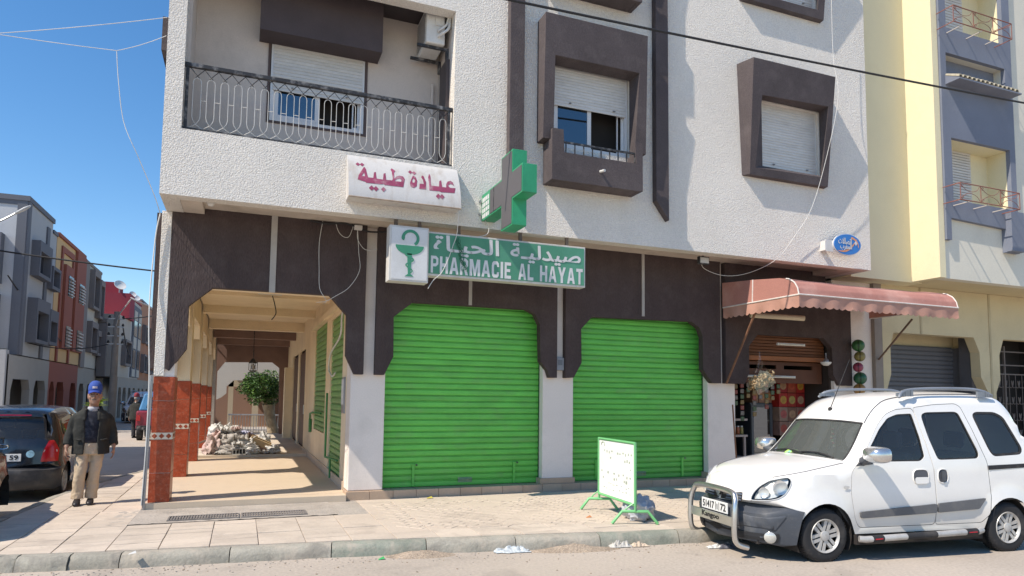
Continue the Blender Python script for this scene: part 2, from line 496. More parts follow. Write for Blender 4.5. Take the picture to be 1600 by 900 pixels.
GREYM = mat('grey_metal', (.35, .35, .36), rough=.4, metal=.7, var=.12)
STEEL = mat('brushed_steel', (.60, .59, .57), rough=.28, metal=.9, var=.1)
PLASTW = mat('white_plastic', (.66, .65, .62), rough=.5, var=.08, dirt=(.42, .38, .32), dirt_amt=.4, dirt_s=6)
SHUTW = mat('white_shutter_slat', (.60, .59, .57), rough=.5, var=.05, dirt=(.42, .39, .34), dirt_amt=.35, dirt_s=3, rnd=.04)
WINGLASS = glass('window_glass', (.02, .025, .03), .3, ior=2.6)
RUST = mat('rusty_iron', (.20, .095, .055), rough=.85, var=.3, vs=8)
# ---------------------------------------------------------------- ground
ROADM = mat('dusty_asphalt', (.425, .366, .305), rough=.95, var=.12, vs=.35, fine=.12, fs=30, bump=.55, bs=55, bdist=.006,
            dirt=(.46, .395, .32), dirt_amt=.7, dirt_s=.5, dirt2=((.27, .235, .20), .45, 1.3))
PAVEM = mat('pink_beige_paving', (.545, .462, .375), rough=.9, var=.10, vs=1.1, fine=.07, fs=35, bump=.4, bs=22, bdist=.006, stretch=(1, 2.2, 1),
            dirt=(.40, .34, .28), dirt_amt=.6, dirt_s=1.4, rnd=.07, dirt2=((.31, .26, .215), .4, 2.2))
PAVEH = mat('stamped_paving', (.555, .465, .375), rough=.9, var=.09, vs=1.1, fine=.07, fs=35, bump=.6, bs=30, bdist=.006,
            dirt=(.42, .355, .29), dirt_amt=.6, dirt_s=1.1, dirt2=((.33, .275, .225), .4, 1.8))
CONC = mat('rough_concrete', (.40, .355, .305), rough=.95, var=.14, vs=2.5, fine=.18, fs=45, bump=.8, bs=32, bdist=.012, dirt=(.24, .22, .20), dirt_amt=.6, dirt_s=3)
KERBM = mat('grey_green_kerb_paint', (.315, .295, .245), rough=.95, var=.16, vs=2.5, fine=.12, bump=.7, bs=24, bdist=.012, dirt=(.48, .41, .33), dirt_amt=.9, dirt_s=2.6, rnd=.08, dirt2=((.20, .185, .16), .6, 3.0))
KERBG = mat('worn_green_kerb_paint', (.235, .250, .205), rough=.95, var=.18, vs=3, fine=.12, bump=.7, bs=24, bdist=.012, dirt=(.38, .34, .28), dirt_amt=.8, dirt_s=2.4, dirt2=((.40, .355, .29), .8, 4.0))
DIRTM = mat('loose_dirt', (.36, .285, .215), rough=1, var=.2, vs=6, fine=.25, fs=50, bump=1, bs=40, bdist=.02)

def road_z(x, y):
    return 0.0
mb = MB()
mb.grid(lambda u, v: (-500 + 1000 * u, -400 + 1100 * v, 0), 40, 44)
road = mb.build('road', ROADM); tag(road, kind='structure')

# kerb line (front of the kerb), from the side street round the corner and along the road
KERB = [(-1.15, 17.3), (-1.5, 16.8), (-1.84, 16.0), (-2.2, 14.7), (-2.5, 13.4), (-2.68, 12.2), (-2.74, 11.0), (-2.86, 9.6), (-2.86, 8.75), (-2.62, 8.15), (-2.1, 7.83), (-0.96, 7.66), (0.0, 7.565), (0.79, 7.49),
        (1.9, 7.32), (3.0, 7.15), (4.1, 6.985), (5.2, 6.84), (5.8, 6.93), (6.4, 7.08), (7.6, 6.95), (9.2, 6.76), (12.0, 6.42), (18.0, 5.7), (30, 4.3)]
def kerb_off(d):
    out = []
    for i, p in enumerate(KERB):
        a = Vector(KERB[max(i - 1, 0)]); b = Vector(KERB[min(i + 1, len(KERB) - 1)])
        t = (b - a).normalized(); n = Vector((-t.y, t.x))          # to the left of travel = towards the building
        out.append(Vector(p) + n * d)
    return out
KIN = kerb_off(.17)
PZ = .14
inner = [(p.x, p.y) for p in KIN]
poly = inner + [(30, 14), (-.9, 14), (-.9, 17.3)]
mb = MB(); mb.plate(poly, [], 0.0, PZ - .012, 'z')
pavement = mb.build('pavement', CONC); tag(pavement, kind='structure')

# kerb stones, each its own
kerb = bpy.data.objects.new('kerb', None); link(kerb); tag(kerb, kind='structure')
def kerb_pt(s):
    """walk along the kerb polyline"""
    d = s
    for i in range(len(KERB) - 1):
        a = Vector(KERB[i]); b = Vector(KERB[i + 1]); L = (b - a).length
        if d <= L: return a.lerp(b, d / L), (b - a).normalized()
        d -= L
    return Vector(KERB[-1]), (Vector(KERB[-1]) - Vector(KERB[-2])).normalized()
S = 0.0
tot = sum((Vector(KERB[i + 1]) - Vector(KERB[i])).length for i in range(len(KERB) - 1))
rk = random.Random(3)
while S < tot - 1.0 and S < 34:
    L = 1.0
    if 7.6 < S < 11.0: L = .45
    pts = []; nseg = 9
    hz = PZ + rk.uniform(-.012, .004)
    rings = []
    for k in range(nseg + 1):
        p, t = kerb_pt(S + .005 + (L - .010) * k / nseg); n = Vector((-t.y, t.x))
        j = rk.uniform(-.010, .010); e_ = rk.uniform(0, .022) + (.02 if k in (0, nseg) else 0)
        prof = [(0.0 + j, -.02), (0.006 + j, hz - .055 - e_), (.018 + j + e_, hz - .018), (.055 + e_, hz + rk.uniform(-.004, .002)), (.168, hz), (.168, -.02)]
        rings.append([(p.x + n.x * a, p.y + n.y * a, z) for a, z in prof])
    b = MB(); b.loft(rings)
    mid, _ = kerb_pt(S + L / 2)
    green = (.75 < mid.x < 1.95) or (3.6 < mid.x < 4.6)
    b.build('kerb_stone', KERBG if green else KERBM, kerb, smooth=50, fix=True)
    S += L

# paving slabs
def clip(poly, a, b):
    """keep what lies to the left of a->b"""
    out = []
    d = Vector((b[0] - a[0], b[1] - a[1])); n = Vector((-d.y, d.x))
    f = lambda p: (p[0] - a[0]) * n.x + (p[1] - a[1]) * n.y
    for i in range(len(poly)):
        p, q = poly[i], poly[(i + 1) % len(poly)]; fp, fq = f(p), f(q)
        if fp >= 0: out.append(p)
        if (fp >= 0) != (fq >= 0):
            t = fp / (fp - fq); out.append((p[0] + (q[0] - p[0]) * t, p[1] + (q[1] - p[1]) * t))
    return out
KS = kerb_off(.18)
def slab(x0, x1, y0, y1, m):
    g = .0045
    poly = [(x0 + g, y0 + g), (x1 - g, y0 + g), (x1 - g, y1 - g), (x0 + g, y1 - g)]
    whole = list(poly)
    for i in range(len(KS) - 1):
        a, b = KS[i], KS[i + 1]
        lo, hi = min(a.x, b.x) - .05, max(a.x, b.x) + .05; ly, hy = min(a.y, b.y) - .05, max(a.y, b.y) + .05
        if (a.y < 9.5 and x1 > lo and x0 < hi and y0 < hy + .6) or (a.y >= 8.0 and a.x < -1.0 and y1 > ly and y0 < hy and x0 < hi + .5):
            poly = clip(poly, a, b)
            if len(poly) < 3: return 0
    ar = abs(area2(poly))
    if ar < .012: return 0
    dz = rk.uniform(-.003, .003); tx, ty = rk.uniform(-.004, .004), rk.uniform(-.004, .004)
    cx = sum(p[0] for p in poly) / len(poly); cy = sum(p[1] for p in poly) / len(poly)
    def top(p, sh): 
        px, py = p[0] + (cx - p[0]) * sh, p[1] + (cy - p[1]) * sh
        return (px, py, PZ + dz + tx * (px - cx) + ty * (py - cy))
    n = len(poly); b = MB()
    if n == 4 and (y1 - y0) > .4 and m is PAVEM and all((Vector(p) - Vector(q)).length < 1e-6 for p, q in zip(poly, whole)):
        ym = y0 + (y1 - y0) * rk.uniform(.42, .58); parts = [[(x0 + g, y0 + g), (x1 - g, y0 + g), (x1 - g, ym - .0025), (x0 + g, ym - .0025)], [(x0 + g, ym + .0025), (x1 - g, ym + .0025), (x1 - g, y1 - g), (x0 + g, y1 - g)]]
    else: parts = [poly]
    for poly in parts:
      n = len(poly); jz = rk.uniform(-.0015, .0015)
      b.add([(p[0], p[1], PZ - .03) for p in poly] + [(p[0], p[1], top(p, 0)[2] - .003) for p in poly] + [(top(p, .012)[0], top(p, .012)[1], top(p, .012)[2] + jz) for p in poly],
          [(i, (i + 1) % n, n + (i + 1) % n, n + i) for i in range(n)] + [(n + i, n + (i + 1) % n, 2 * n + (i + 1) % n, 2 * n + i) for i in range(n)] + [tuple(range(2 * n, 3 * n))])
    b.build('paving_slab', m, pavement)
    return 1
ns = 0
W_, D_ = .475, .46
i = 0
x = -3.1
while x < 10.6:
    y = 6.5
    while y < 10.42:
        y1 = min(y + D_, 10.44)
        patch = (x > -1.45 and x < 1.2 and y1 > 9.35)            # rough concrete strip along the step
        if not patch and ns < 215 and y1 - y > .15:
            ns += slab(x, x + W_, y, y1, PAVEH if (x > 1.15 and y > 7.75) else PAVEM)
        y += D_
    x += W_
y = 10.44
while y < 17.0:
    x = -3.55
    while x < -1.3:
        if ns < 296: ns += slab(x, min(x + W_, -1.2), y, y + D_, PAVEM)
        x += W_
    y += D_
# stamped herringbone blocks: thin raised setts on the slabs before the shutters
sett = MB(); rs2 = random.Random(17)
def kerb_y(x): 
    return float(np.interp(x, [p[0] for p in KERB[10:]], [p[1] for p in KERB[10:]]))
L2, W2 = .19, .095
M45 = Matrix.Rotation(rad(45), 2)
for i in range(-60, 90):
    for j in range(-40, 60):
        for o in (0, 1):
            # herringbone cell
            ox = (i + j) * W2; oy = (j - i) * W2 + 0
            ox = i * W2 + j * W2; oy = -i * W2 + j * W2
            if (i + j) % 2: continue
            q = (ox, oy, ox + L2, oy + W2) if o == 0 else (ox, oy + W2, ox + W2, oy + W2 + L2)
            c = [(q[0] + .004, q[1] + .004), (q[2] - .004, q[1] + .004), (q[2] - .004, q[3] - .004), (q[0] + .004, q[3] - .004)]
            c = [(4 + (M45 @ Vector(t)).x, 9 + (M45 @ Vector(t)).y) for t in c]
            mx_ = sum(t[0] for t in c) / 4; my_ = sum(t[1] for t in c) / 4
            if not (1.80 < mx_ < 7.2 and kerb_y(mx_) + .75 < my_ < 10.05): continue
            if rs2.random() < .05: continue
            dz = rs2.uniform(.0018, .0042)
            sett.add([(t[0], t[1], PZ - .002) for t in c] + [(t[0] + (mx_ - t[0]) * .06, t[1] + (my_ - t[1]) * .06, PZ + dz) for t in c], [(0, 1, 5, 4), (1, 2, 6, 5), (2, 3, 7, 6), (3, 0, 4, 7), (4, 5, 6, 7)])
o = sett.build('stamped_setts', PAVEH, pavement); tag(o, kind='stuff')
# rough concrete strip before the step, and the drain grate in it
b = MB()
b.grid(lambda u, v: (-1.44 + 2.68 * u, 9.32 + 1.12 * v, PZ - .002 + .006 * noise.noise((u * 30, v * 12, 3)) + .004 * noise.noise((u * 70, v * 30, 8))), 60, 24)
o = b.build('concrete_strip', CONC, pavement, smooth=60)
gr = thing('drain_grate', 'long rusty drain grate set in rough concrete before the tiled step', 'drain grate', (0.03, 9.6, PZ))
b = MB()
for (x0, x1) in ((-.80, .03), (.05, .86)):
    for (xa, xb, ya, yb) in ((x0, x1, 9.42, 9.44), (x0, x1, 9.72, 9.74), (x0, x0 + .02, 9.44, 9.72), (x1 - .02, x1, 9.44, 9.72)):
        b.box(xa, xb, ya, yb, PZ - .004, PZ + .012)
GRM = mat('rusty_grate', (.20, .18, .165), rough=.85, var=.2)
b.build('frame', GRM, gr)
b = MB()
for (x0, x1) in ((-.80, .03), (.05, .86)):
    xx = x0 + .035
    while xx < x1 - .03:
        b.box(xx, xx + .016, 9.44, 9.72, PZ - .004, PZ + .009); xx += .032
    b.box(x0 + .02, x1 - .02, 9.575, 9.587, PZ - .003, PZ + .0095)
o = b.build('bars', GRM, gr); tag(o, kind='stuff')

# loose dirt at the kerb foot
def dirt_heap(cx, cy, w, d, h, seed):
    b = MB()
    def fn(u, v):
        X = (u - .5) * 2; Y = (v - .5) * 2; r = math.hypot(X, Y)
        k = max(0, 1 - r) ** 1.3
        n_ = noise.noise((u * 5 + seed, v * 5, 1)) * .35 + noise.noise((u * 16 + seed, v * 16, 1)) * .15
        return (cx + X * w, cy + Y * d - .15 * X * w, -.004 + max(0, h * k * (1 + n_)))
    b.grid(fn, 36, 18)
    o = b.build('loose_dirt', DIRTM, None, smooth=80); tag(o, kind='stuff')
dirt_heap(1.85, 7.27, .42, .17, .075, 2)
dirt_heap(3.55, 6.98, .60, .16, .07, 9)
dirt_heap(-1.9, 10.55, .7, .5, .16, 15)
# ---------------------------------------------------------------- corner building
bld = thing('corner_building', 'white stucco corner building with brown arcade fascia, red tiled pillars and green shutters', 'building', (5.0, 10.5, PZ))
YU = 9.58      # plane of the upper storeys
YF = 10.48     # plane of the brown fascia
YG = 10.60     # plane of the ground floor piers
ZS = 4.26      # underside of the upper storeys
ZT = 12.6
# upper front wall with its openings
WIN2 = (4.44, 5.86, 5.72, 7.10)
WIN3 = (8.66, 10.04, 5.98, 7.20)
WIN2U = (4.44, 5.86, 8.92, 10.3)
WIN3U = (8.66, 10.04, 9.2, 10.42)
def rect(x0, x1, z0, z1): return [(x0, z0), (x1, z0), (x1, z1), (x0, z1)]
mb = MB()
mb.plate(rect(-1.09, 11.30, ZS, ZT), [rect(-.875, 2.805, 5.15, 7.58), rect(-.875, 2.805, 8.35, 10.8), rect(*WIN2), rect(*WIN3), rect(*WIN2U), rect(*WIN3U)], YU, YU + .22, 'y')
mb.build('upper_wall', WHITE, bld)
mb = MB()      # street side wall and party wall, roof
mb.box(-1.09, -.87, YU + .223, 27, ZS, ZT); mb.box(11.08, 11.30, YU + .223, 27, ZS, ZT); mb.box(11.352, 11.50, 11.2, 27, .15, ZS - .002)
mb.box(-.867, 11.077, YU + .223, 27, ZT - .25, ZT - .02)
mb.build('side_wall', WHITE, bld)
# underside of the overhang: lip, end beams, recessed soffit
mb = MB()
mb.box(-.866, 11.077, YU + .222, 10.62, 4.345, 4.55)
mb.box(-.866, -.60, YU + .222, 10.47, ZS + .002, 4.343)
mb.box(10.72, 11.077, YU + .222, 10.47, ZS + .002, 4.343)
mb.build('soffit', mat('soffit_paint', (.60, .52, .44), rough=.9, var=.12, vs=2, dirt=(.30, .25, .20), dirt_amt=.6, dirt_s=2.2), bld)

# brown fascia panels with chamfered arch openings
bays = [
    [(-1.01, 4.343), (-1.01, 2.05), (-.955, 2.015), (-.75, 2.33), (-.75, 2.94), (-.45, 3.215), (1.17, 3.22), (1.435, 2.93), (1.44, 2.31), (1.575, 2.03), (1.71, 2.03), (1.71, 4.343)],
    [(1.885, 4.343), (1.885, 2.03), (2.03, 2.03), (2.165, 2.32), (2.155, 2.94), (2.45, 3.185), (4.40, 3.19), (4.56, 3.12), (4.65, 2.95), (4.67, 2.32), (4.80, 2.17), (4.84, 2.05), (4.98, 2.05), (4.98, 4.343)],
    [(5.14, 4.343), (5.14, 2.05), (5.30, 2.06), (5.45, 2.32), (5.44, 2.91), (5.65, 3.13), (7.74, 3.16), (7.93, 3.05), (8.0, 2.88), (8.0, 2.27), (8.10, 2.14), (8.21, 2.02), (8.41, 2.02), (8.41, 4.343)],
    [(8.53, 4.343), (8.53, 2.02), (8.97, 2.02), (9.08, 2.25), (9.08, 2.75), (9.30, 2.99), (10.98, 2.99), (11.20, 2.80), (11.22, 2.25), (11.36, 2.03), (11.74, 2.03), (11.74, 4.0), (11.07, 4.0), (11.07, 4.343)],
]
for k, pl in enumerate(bays):
    mb = MB(); mb.plate(list(reversed(pl)), [], YF, YF + .13, 'y')
    o = mb.build('fascia', FASC, bld, bevel=.008)
STRIPM = mat('strip_paint', (.40, .375, .345), rough=.9, var=.1, dirt=(.25, .22, .2), dirt_amt=.4, dirt_s=4)
for xa, xb in ((.305, .39), (3.375, 3.43), (6.665, 6.72)):
    mb = MB(); mb.box(xa, xb, YF - .015, YF + .002, 3.20, 4.344)
    mb.build('joint_strip', STRIPM, bld)

# piers and the wall over the shutters
for xa, xb, ya in ((1.54, 2.07, YG), (4.77, 5.35, YG), (8.19, 8.83, YG)):
    mb = MB(); mb.box(xa, xb, ya, ya + .42, .262, 4.345); mb.build('pier', SMOOTHW, bld, bevel=.012)
mb = MB(); mb.plate([(11.302, .14), (12.38, .14), (12.38, 4.5), (11.302, 4.5)], [], YF + .06, YF + .4, 'y')
mb.build('pier', SMOOTHW, bld)
mb = MB(); mb.box(12.38, 12.60, YF - .03, YF + .4, .14, 4.6); mb.build('pilaster', mat('grey_brown_pilaster', (.26, .22, .19), rough=.9, var=.1), bld)
mb = MB()
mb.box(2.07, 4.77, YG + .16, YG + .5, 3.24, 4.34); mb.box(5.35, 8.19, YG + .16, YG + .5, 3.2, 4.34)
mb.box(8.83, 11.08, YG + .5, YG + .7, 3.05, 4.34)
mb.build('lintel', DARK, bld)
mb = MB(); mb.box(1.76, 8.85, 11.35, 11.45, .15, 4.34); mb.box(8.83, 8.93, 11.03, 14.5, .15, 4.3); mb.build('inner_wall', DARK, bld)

# tiled base under the shutters
base_t = [1.505]
while base_t[-1] < 8.85: base_t.append(base_t[-1] + .362 + random.uniform(-.004, .004))
BT = [mat('base_tile_%s' % n, c, rough=.5, var=.1, dirt=(.36, .28, .22), dirt_amt=.5, dirt_s=3) for n, c in (('a', (.47, .335, .235)), ('b', (.44, .315, .225)), ('c', (.49, .36, .26)))]
for a, c in zip(base_t[:-1], base_t[1:]):
    mb = MB(); mb.box(a + .0025, c - .0025, 10.525, 10.85, PZ - .02, .258 + random.uniform(-.001, .001)); mb.build('base_tile', random.choice(BT), bld, bevel=.004)
for xa, xb in ((4.74, 5.375), (8.16, 8.86)):
    mb = MB(); mb.box(xa, xb, 10.572, 10.72, .2585, .352); mb.build('skirting_tile', BT[0], bld, bevel=.004)
    mb = MB(); mb.box(xa - .012, xa - .002, 10.576, 10.76, .2585, .352); mb.build('skirting_tile', BT[2], bld)

# roller shutters
def slat_profile(h):
    return [(0, .0), (-.017, .002), (-.022, h * .08), (-.0245, h * .30), (-.0245, h * .55), (-.0235, h * .76), (-.020, h * .785), (-.001, h * .80), (-.001, h * .84), (-.014, h * .86), (-.015, h * .93), (-.003, h * .95), (-.002, h)]
def roller(xa, xb, y, z0, z1, n, m, label=None, bolts=True):
    e = thing('roller_shutter', None, None, ((xa + xb) / 2, y, z0)); e.parent = bld
    e.matrix_parent_inverse = WM[bld.name].inverted()
    if label: e['label'] = label
    h = (z1 - z0) / n; prof = slat_profile(h); me = None
    for k in range(n):
        if me is None:
            b = MB(); r = [[(xx, d, zz) for d, zz in prof] for xx in (xa - (xa + xb) / 2, xb - (xa + xb) / 2)]
            b.loft(r, closed=False, caps=False); me = b.mesh('slat', m, 50)
        o = bpy.data.objects.new('slat', me); COL.objects.link(o); o.parent = e
        o.location = (0, random.uniform(-.0025, .0025), k * h + random.uniform(-.002, .002)); o.rotation_euler = (random.uniform(-.012, .012), random.uniform(-.0008, .0008), 0)
    if bolts:
        for fx in (.19, .835):
            X = xa + (xb - xa) * fx
            b = MB(); b.box(X - .02, X + .02, y - .05, y - .026, z0 + .01, z0 + .35); b.box(X - .03, X + .065, y - .055, y - .028, z0 + .34, z0 + .362)
            b.build('bolt_bar', m, e)
            b = MB(); b.lathe([(.016, 0), (.016, .02)], (X + .05, y - .06, z0 + .35), 8, 'y'); b.build('lock', BLACKM, e)
        X = xa + (xb - xa) * .515
        b = MB(); b.tube(smoothpath([(X - .11, y - .03, z0 + .085), (X - .07, y - .06, z0 + .105), (X, y - .065, z0 + .11), (X + .07, y - .06, z0 + .105), (X + .11, y - .03, z0 + .085)], 3), .009, 6); b.box(X - .12, X + .12, y - .031, y - .025, z0 + .05, z0 + .13)
        b.build('handle', mat('worn_handle', (.18, .30, .17), rough=.5, dirt=(.4, .35, .25), dirt_amt=.8, dirt_s=20), e)
    return e
roller(2.075, 4.765, 10.80, .262, 3.30, 31, GREEN, 'left bright green roller shutter, under the pharmacy sign')
roller(5.355, 8.185, 10.80, .262, 3.26, 31, GREEN, 'right bright green roller shutter, behind the standing board')
for xa, xb in ((2.071, 2.076), (4.764, 4.769), (5.351, 5.356), (8.184, 8.189)):
    mb = MB(); mb.box(xa, xb, 10.74, 10.86, .262, 3.25); mb.build('guide_rail', mat('dark_green_rail', (.03, .12, .035), rough=.6), bld)

# ---- arcade
afl = MB(); afl.plate([(-1.17, 10.45), (1.502, 10.45), (1.502, 10.55), (1.56, 10.55), (1.56, 17.35), (-1.17, 17.35)], [], .10, .22, 'z')
o = afl.build('arcade_floor', TILEB); tag(o, kind='structure')
afl = MB(); afl.box(-1.17, 1.56, 17.35, 26.7, .05, .285); o = afl.build('arcade_floor', mat('pale_far_floor', (.60, .52, .42), rough=.7, var=.1, dirt=(.42, .35, .28), dirt_amt=.6, dirt_s=2)); tag(o, kind='structure')
PY0, PP = 10.5, 3.07
tile_rows = [(.223, .615), (.621, 1.072), (1.168, 1.60), (1.606, 1.935)]
for k in range(6):
    y = PY0 + PP * k
    concrete = k == 5
    mb = MB(); mb.box(-1.125, -.885, y + .012, y + .40, .2, 4.343 if k else 4.258)
    mb.build('pillar', CONC if concrete else (SMOOTHW if k == 0 else CREAM), bld, bevel=.006)
    if concrete: continue
    for z0, z1 in tile_rows:
        for f in range(3):
            b = MB(); j = random.uniform(-.002, .002)
            if f == 0: b.box(-1.136, -.874, y + j - .002, y + .0115, z0, z1)
            elif f == 1: b.box(-.8845, -.872 + j, y + .014, y + .412, z0, z1)
            else: b.box(-1.138 + j, -1.1255, y + .014, y + .412, z0, z1)
            b.build('pillar_tile', REDT, bld, bevel=.003)
    # diamond band
    b = MB(); b.box(-1.138, -.872, y - .003, y + .0115, 1.0745, 1.1655); b.box(-.8845, -.871, y + .012, y + .414, 1.0745, 1.1655); b.box(-1.139, -1.1255, y + .012, y + .414, 1.0745, 1.1655)
    band = b.build('band_tile', CREAMT, bld)
    b = MB()
    def dia(cx, cz, w, h, axis, d0, d1):
        pl = [(cx - w, cz), (cx, cz - h), (cx + w, cz), (cx, cz + h)]
        b.plate(pl, [], d0, d1, axis)
    for q in range(3): dia(-1.092 + q * .087, 1.12, .036, .036, 'y', y - .006, y - .001)
    for q in range(4): dia(y + .065 + q * .098, 1.12, .036, .036, 'x', -.8725, -.868)
    b.build('band_diamond', REDT, band)
# white corner strip up the first pillar and the brown fascia along the side street
mb = MB(); mb.box(-1.14, -1.013, 10.478, 10.56, 1.945, 4.258); mb.build('corner_strip', WHITE, bld, bevel=.006)
for k in range(5):
    y0 = PY0 + PP * k + .10; y1 = y0 + PP - .06
    pl = [(y0, 4.25), (y0, 2.05), (y0 + .10, 2.02), (y0 + .30, 2.33), (y0 + .30, 2.94), (y0 + .58, 3.21), (y1 - .58, 3.21), (y1 - .30, 2.94), (y1 - .30, 2.33), (y1 - .10, 2.02), (y1, 2.05), (y1, 4.25)]
    mb = MB(); mb.plate(list(reversed(pl)), [], -1.215, -1.127, 'x'); mb.build('side_fascia', FASC, bld)
    pl2 = [(p[0], p[1]) for p in pl]
    pl2 = [(y0 + .31, 3.7), (y0 + .31, 2.9), (y0 + .6, 3.19), (y1 - .6, 3.19), (y1 - .31, 2.9), (y1 - .31, 3.7)]
    mb = MB(); mb.plate(list(reversed(pl2)), [], -1.10, -.91, 'x'); mb.build('side_arch', CREAM, bld)
# ceiling and cross beams
MAUVE = mat('mauve_brown_paint', (.235, .150, .125), rough=.9, var=.1)
mb = MB(); mb.box(-.884, 1.54, 10.612, 19.6, 3.70, 3.9); mb.build('arcade_ceiling', CREAM, bld)
mb = MB(); mb.box(-.884, 1.54, 19.6, 26.4, 3.70, 3.9); mb.build('arcade_ceiling', mat('pale_ceiling', (.62, .56, .50), rough=.9), bld)
for k in range(1, 6):
    y = PY0 + PP * k - .1
    mb = MB(); mb.box(-.884, 1.54, y, y + .34, 3.53 if k < 3 else 3.46, 3.70); mb.build('cross_beam', CREAM if k < 4 else MAUVE, bld)
mb = MB(); mb.box(-.884, 1.54, 10.612, 10.75, 3.215, 3.70); mb.build('cross_beam', CREAM, bld)
# inner (shop) wall of the arcade with its doors
mb = MB()
op = [rect(11.55, 13.22, .221, 3.14), rect(14.0, 16.25, .95, 3.21), rect(18.85, 20.9, .286, 2.97), rect(21.4, 23.6, .286, 2.98)]
mb.plate([(11.02, .15), (26.4, .15), (26.4, 4.3), (11.02, 4.3)], op, 1.54, 1.72, 'x'); mb.build('arcade_wall', CREAM, bld)
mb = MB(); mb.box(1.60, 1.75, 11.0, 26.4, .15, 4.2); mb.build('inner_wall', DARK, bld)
mb = MB(); mb.box(1.515, 1.539, 11.03, 18.8, .22, .36); mb.build('skirting', TILEB, bld)
mb = MB(); mb.box(1.46, 1.541, 11.35, 16.6, 3.215, 3.32); mb.build('shutter_hood', CREAM, bld)
def roller_side(ya, yb, x, z0, z1, n, m, label):
    e = thing('roller_shutter', None, None, (x, (ya + yb) / 2, z0)); e.parent = bld; e.matrix_parent_inverse = WM[bld.name].inverted(); e['label'] = label
    h = (z1 - z0) / n; prof = slat_profile(h)
    b = MB(); L = (yb - ya) / 2
    b.loft([[(d, yy, zz) for d, zz in prof] for yy in (L, -L)], closed=False, caps=False); me = b.mesh('slat', m, 50)
    for k in range(n):
        o = bpy.data.objects.new('slat', me); COL.objects.link(o); o.parent = e; o.location = (0, 0, k * h)
    return e
r1 = roller_side(11.55, 13.22, 1.585, .225, 3.14, 26, GREENL, 'faded green door shutter inside the arcade, nearest the street')
r2 = roller_side(14.0, 16.25, 1.585, .95, 3.21, 21, GREENL, 'faded green window shutter inside the arcade, past the door shutter')
GREENI = mat('green_iron', (.05, .22, .07), rough=.6)
b = MB(); b.tube([(1.50, 13.3, .55), (1.50, 13.3, 1.75)], .022, 6); b.tube([(1.50, 13.3, .55), (1.46, 12.2, .62), (1.52, 11.7, .62)], .018, 6); b.tube([(1.46, 12.2, .62), (1.46, 12.2, .28)], .018, 6); b.build('bar_lock', GREENI, r1)
b = MB(); b.tube([(1.5, 16.6, .9), (1.5, 16.6, 1.28), (1.45, 15.5, 1.33), (1.53, 14.6, 1.33)], .022, 6); b.box(1.48, 1.53, 16.5, 16.7, .85, 1.15); b.build('bar_lock', GREENI, r2)
WOODD = mat('dark_brown_door_paint', (.12, .07, .05), rough=.6, var=.15)
for ya, yb in ((18.85, 20.9), (21.4, 23.6)):
    d = MB(); d.box(1.60, 1.64, ya, yb, .286, 2.975); door = d.build('door', WOODD, bld)
    n = 5
    for k in range(n):
        w = (yb - ya) / n; b = MB(); b.box(1.572, 1.601, ya + k * w + .03, ya + (k + 1) * w - .03, .34, 2.9); b.build('door_panel', WOODD, door, bevel=.01)
    b = MB(); b.tube([(1.55, ya + .25, 1.2), (1.55, ya + .25, 1.45)], .012, 6); b.build('handle', STEEL, door)
mb = MB(); mb.box(1.42, 1.538, 24.4, 25.3, .286, 2.5); dd = mb.build('door', mat('grey_louvre', (.12, .11, .115), rough=.6), bld)
for k in range(16):
    b = MB(); b.box(1.39, 1.419, 24.45, 25.25, .4 + k * .125, .49 + k * .125); b.build('louvre', mat('grey_louvre', (.12, .11, .115)), dd)
mb = MB(); mb.box(1.30, 1.538, 23.75, 24.2, .286, 2.62); mb.build('pier', CREAM, bld)
# far end of the arcade: header with chamfered opening
pl = [(-1.2, 4.3), (-1.2, .1), (-.86, .1), (-.86, 2.52), (-.62, 2.86), (.98, 2.90), (1.24, 2.70), (1.30, .1), (1.62, .1), (1.62, 4.3)]
mb = MB(); mb.plate(list(reversed(pl)), [], 26.4, 26.6, 'y'); mb.build('end_header', MAUVE, bld)

# ---- balcony
BALW = mat('balcony_render', (.60, .53, .475), rough=.9, var=.08, vs=1.2, bump=.2, bs=30, bdist=.004, dirt=(.34, .30, .27), dirt_amt=.5, dirt_s=1.2)
mb = MB()
mb.plate(rect(-.87, 2.80, 5.04, 8.25), [rect(.20, 1.61, 5.80, 7.06)], 10.52, 10.66, 'y')
mb.box(-.8695, -.83, YU + .223, 10.52, 5.152, 8.2); mb.box(2.805, 2.95, YU + .223, 10.6, 5.04, 8.2)
mb.box(-.869, 2.804, YU + .223, 10.6, 5.02, 5.148)
mb.build('balcony_wall', BALW, bld)
mb = MB(); mb.box(-.829, 2.803, YU + .223, 10.52, 7.78, 7.95); mb.build('balcony_ceiling', mat('dark_brown_boards', (.05, .04, .042), rough=.8), bld)
mb = MB(); mb.plate(rect(.03, 1.80, 6.98, 7.77), [], 10.12, 10.515, 'y'); mb.build('window_canopy', mat('dark_canopy', (.075, .058, .06), rough=.85, var=.12, bump=.3), bld, bevel=.01)
mb = MB(); mb.box(2.75, 2.803, 9.86, 10.25, 5.15, 6.95); d = mb.build('balcony_door', mat('dark_balcony_door', (.075, .06, .06), rough=.6), bld)
mb = MB(); mb.tube([(2.70, 10.49, 5.15), (2.70, 10.49, 6.8)], .025, 8); mb.build('drain_pipe', BALW, bld)

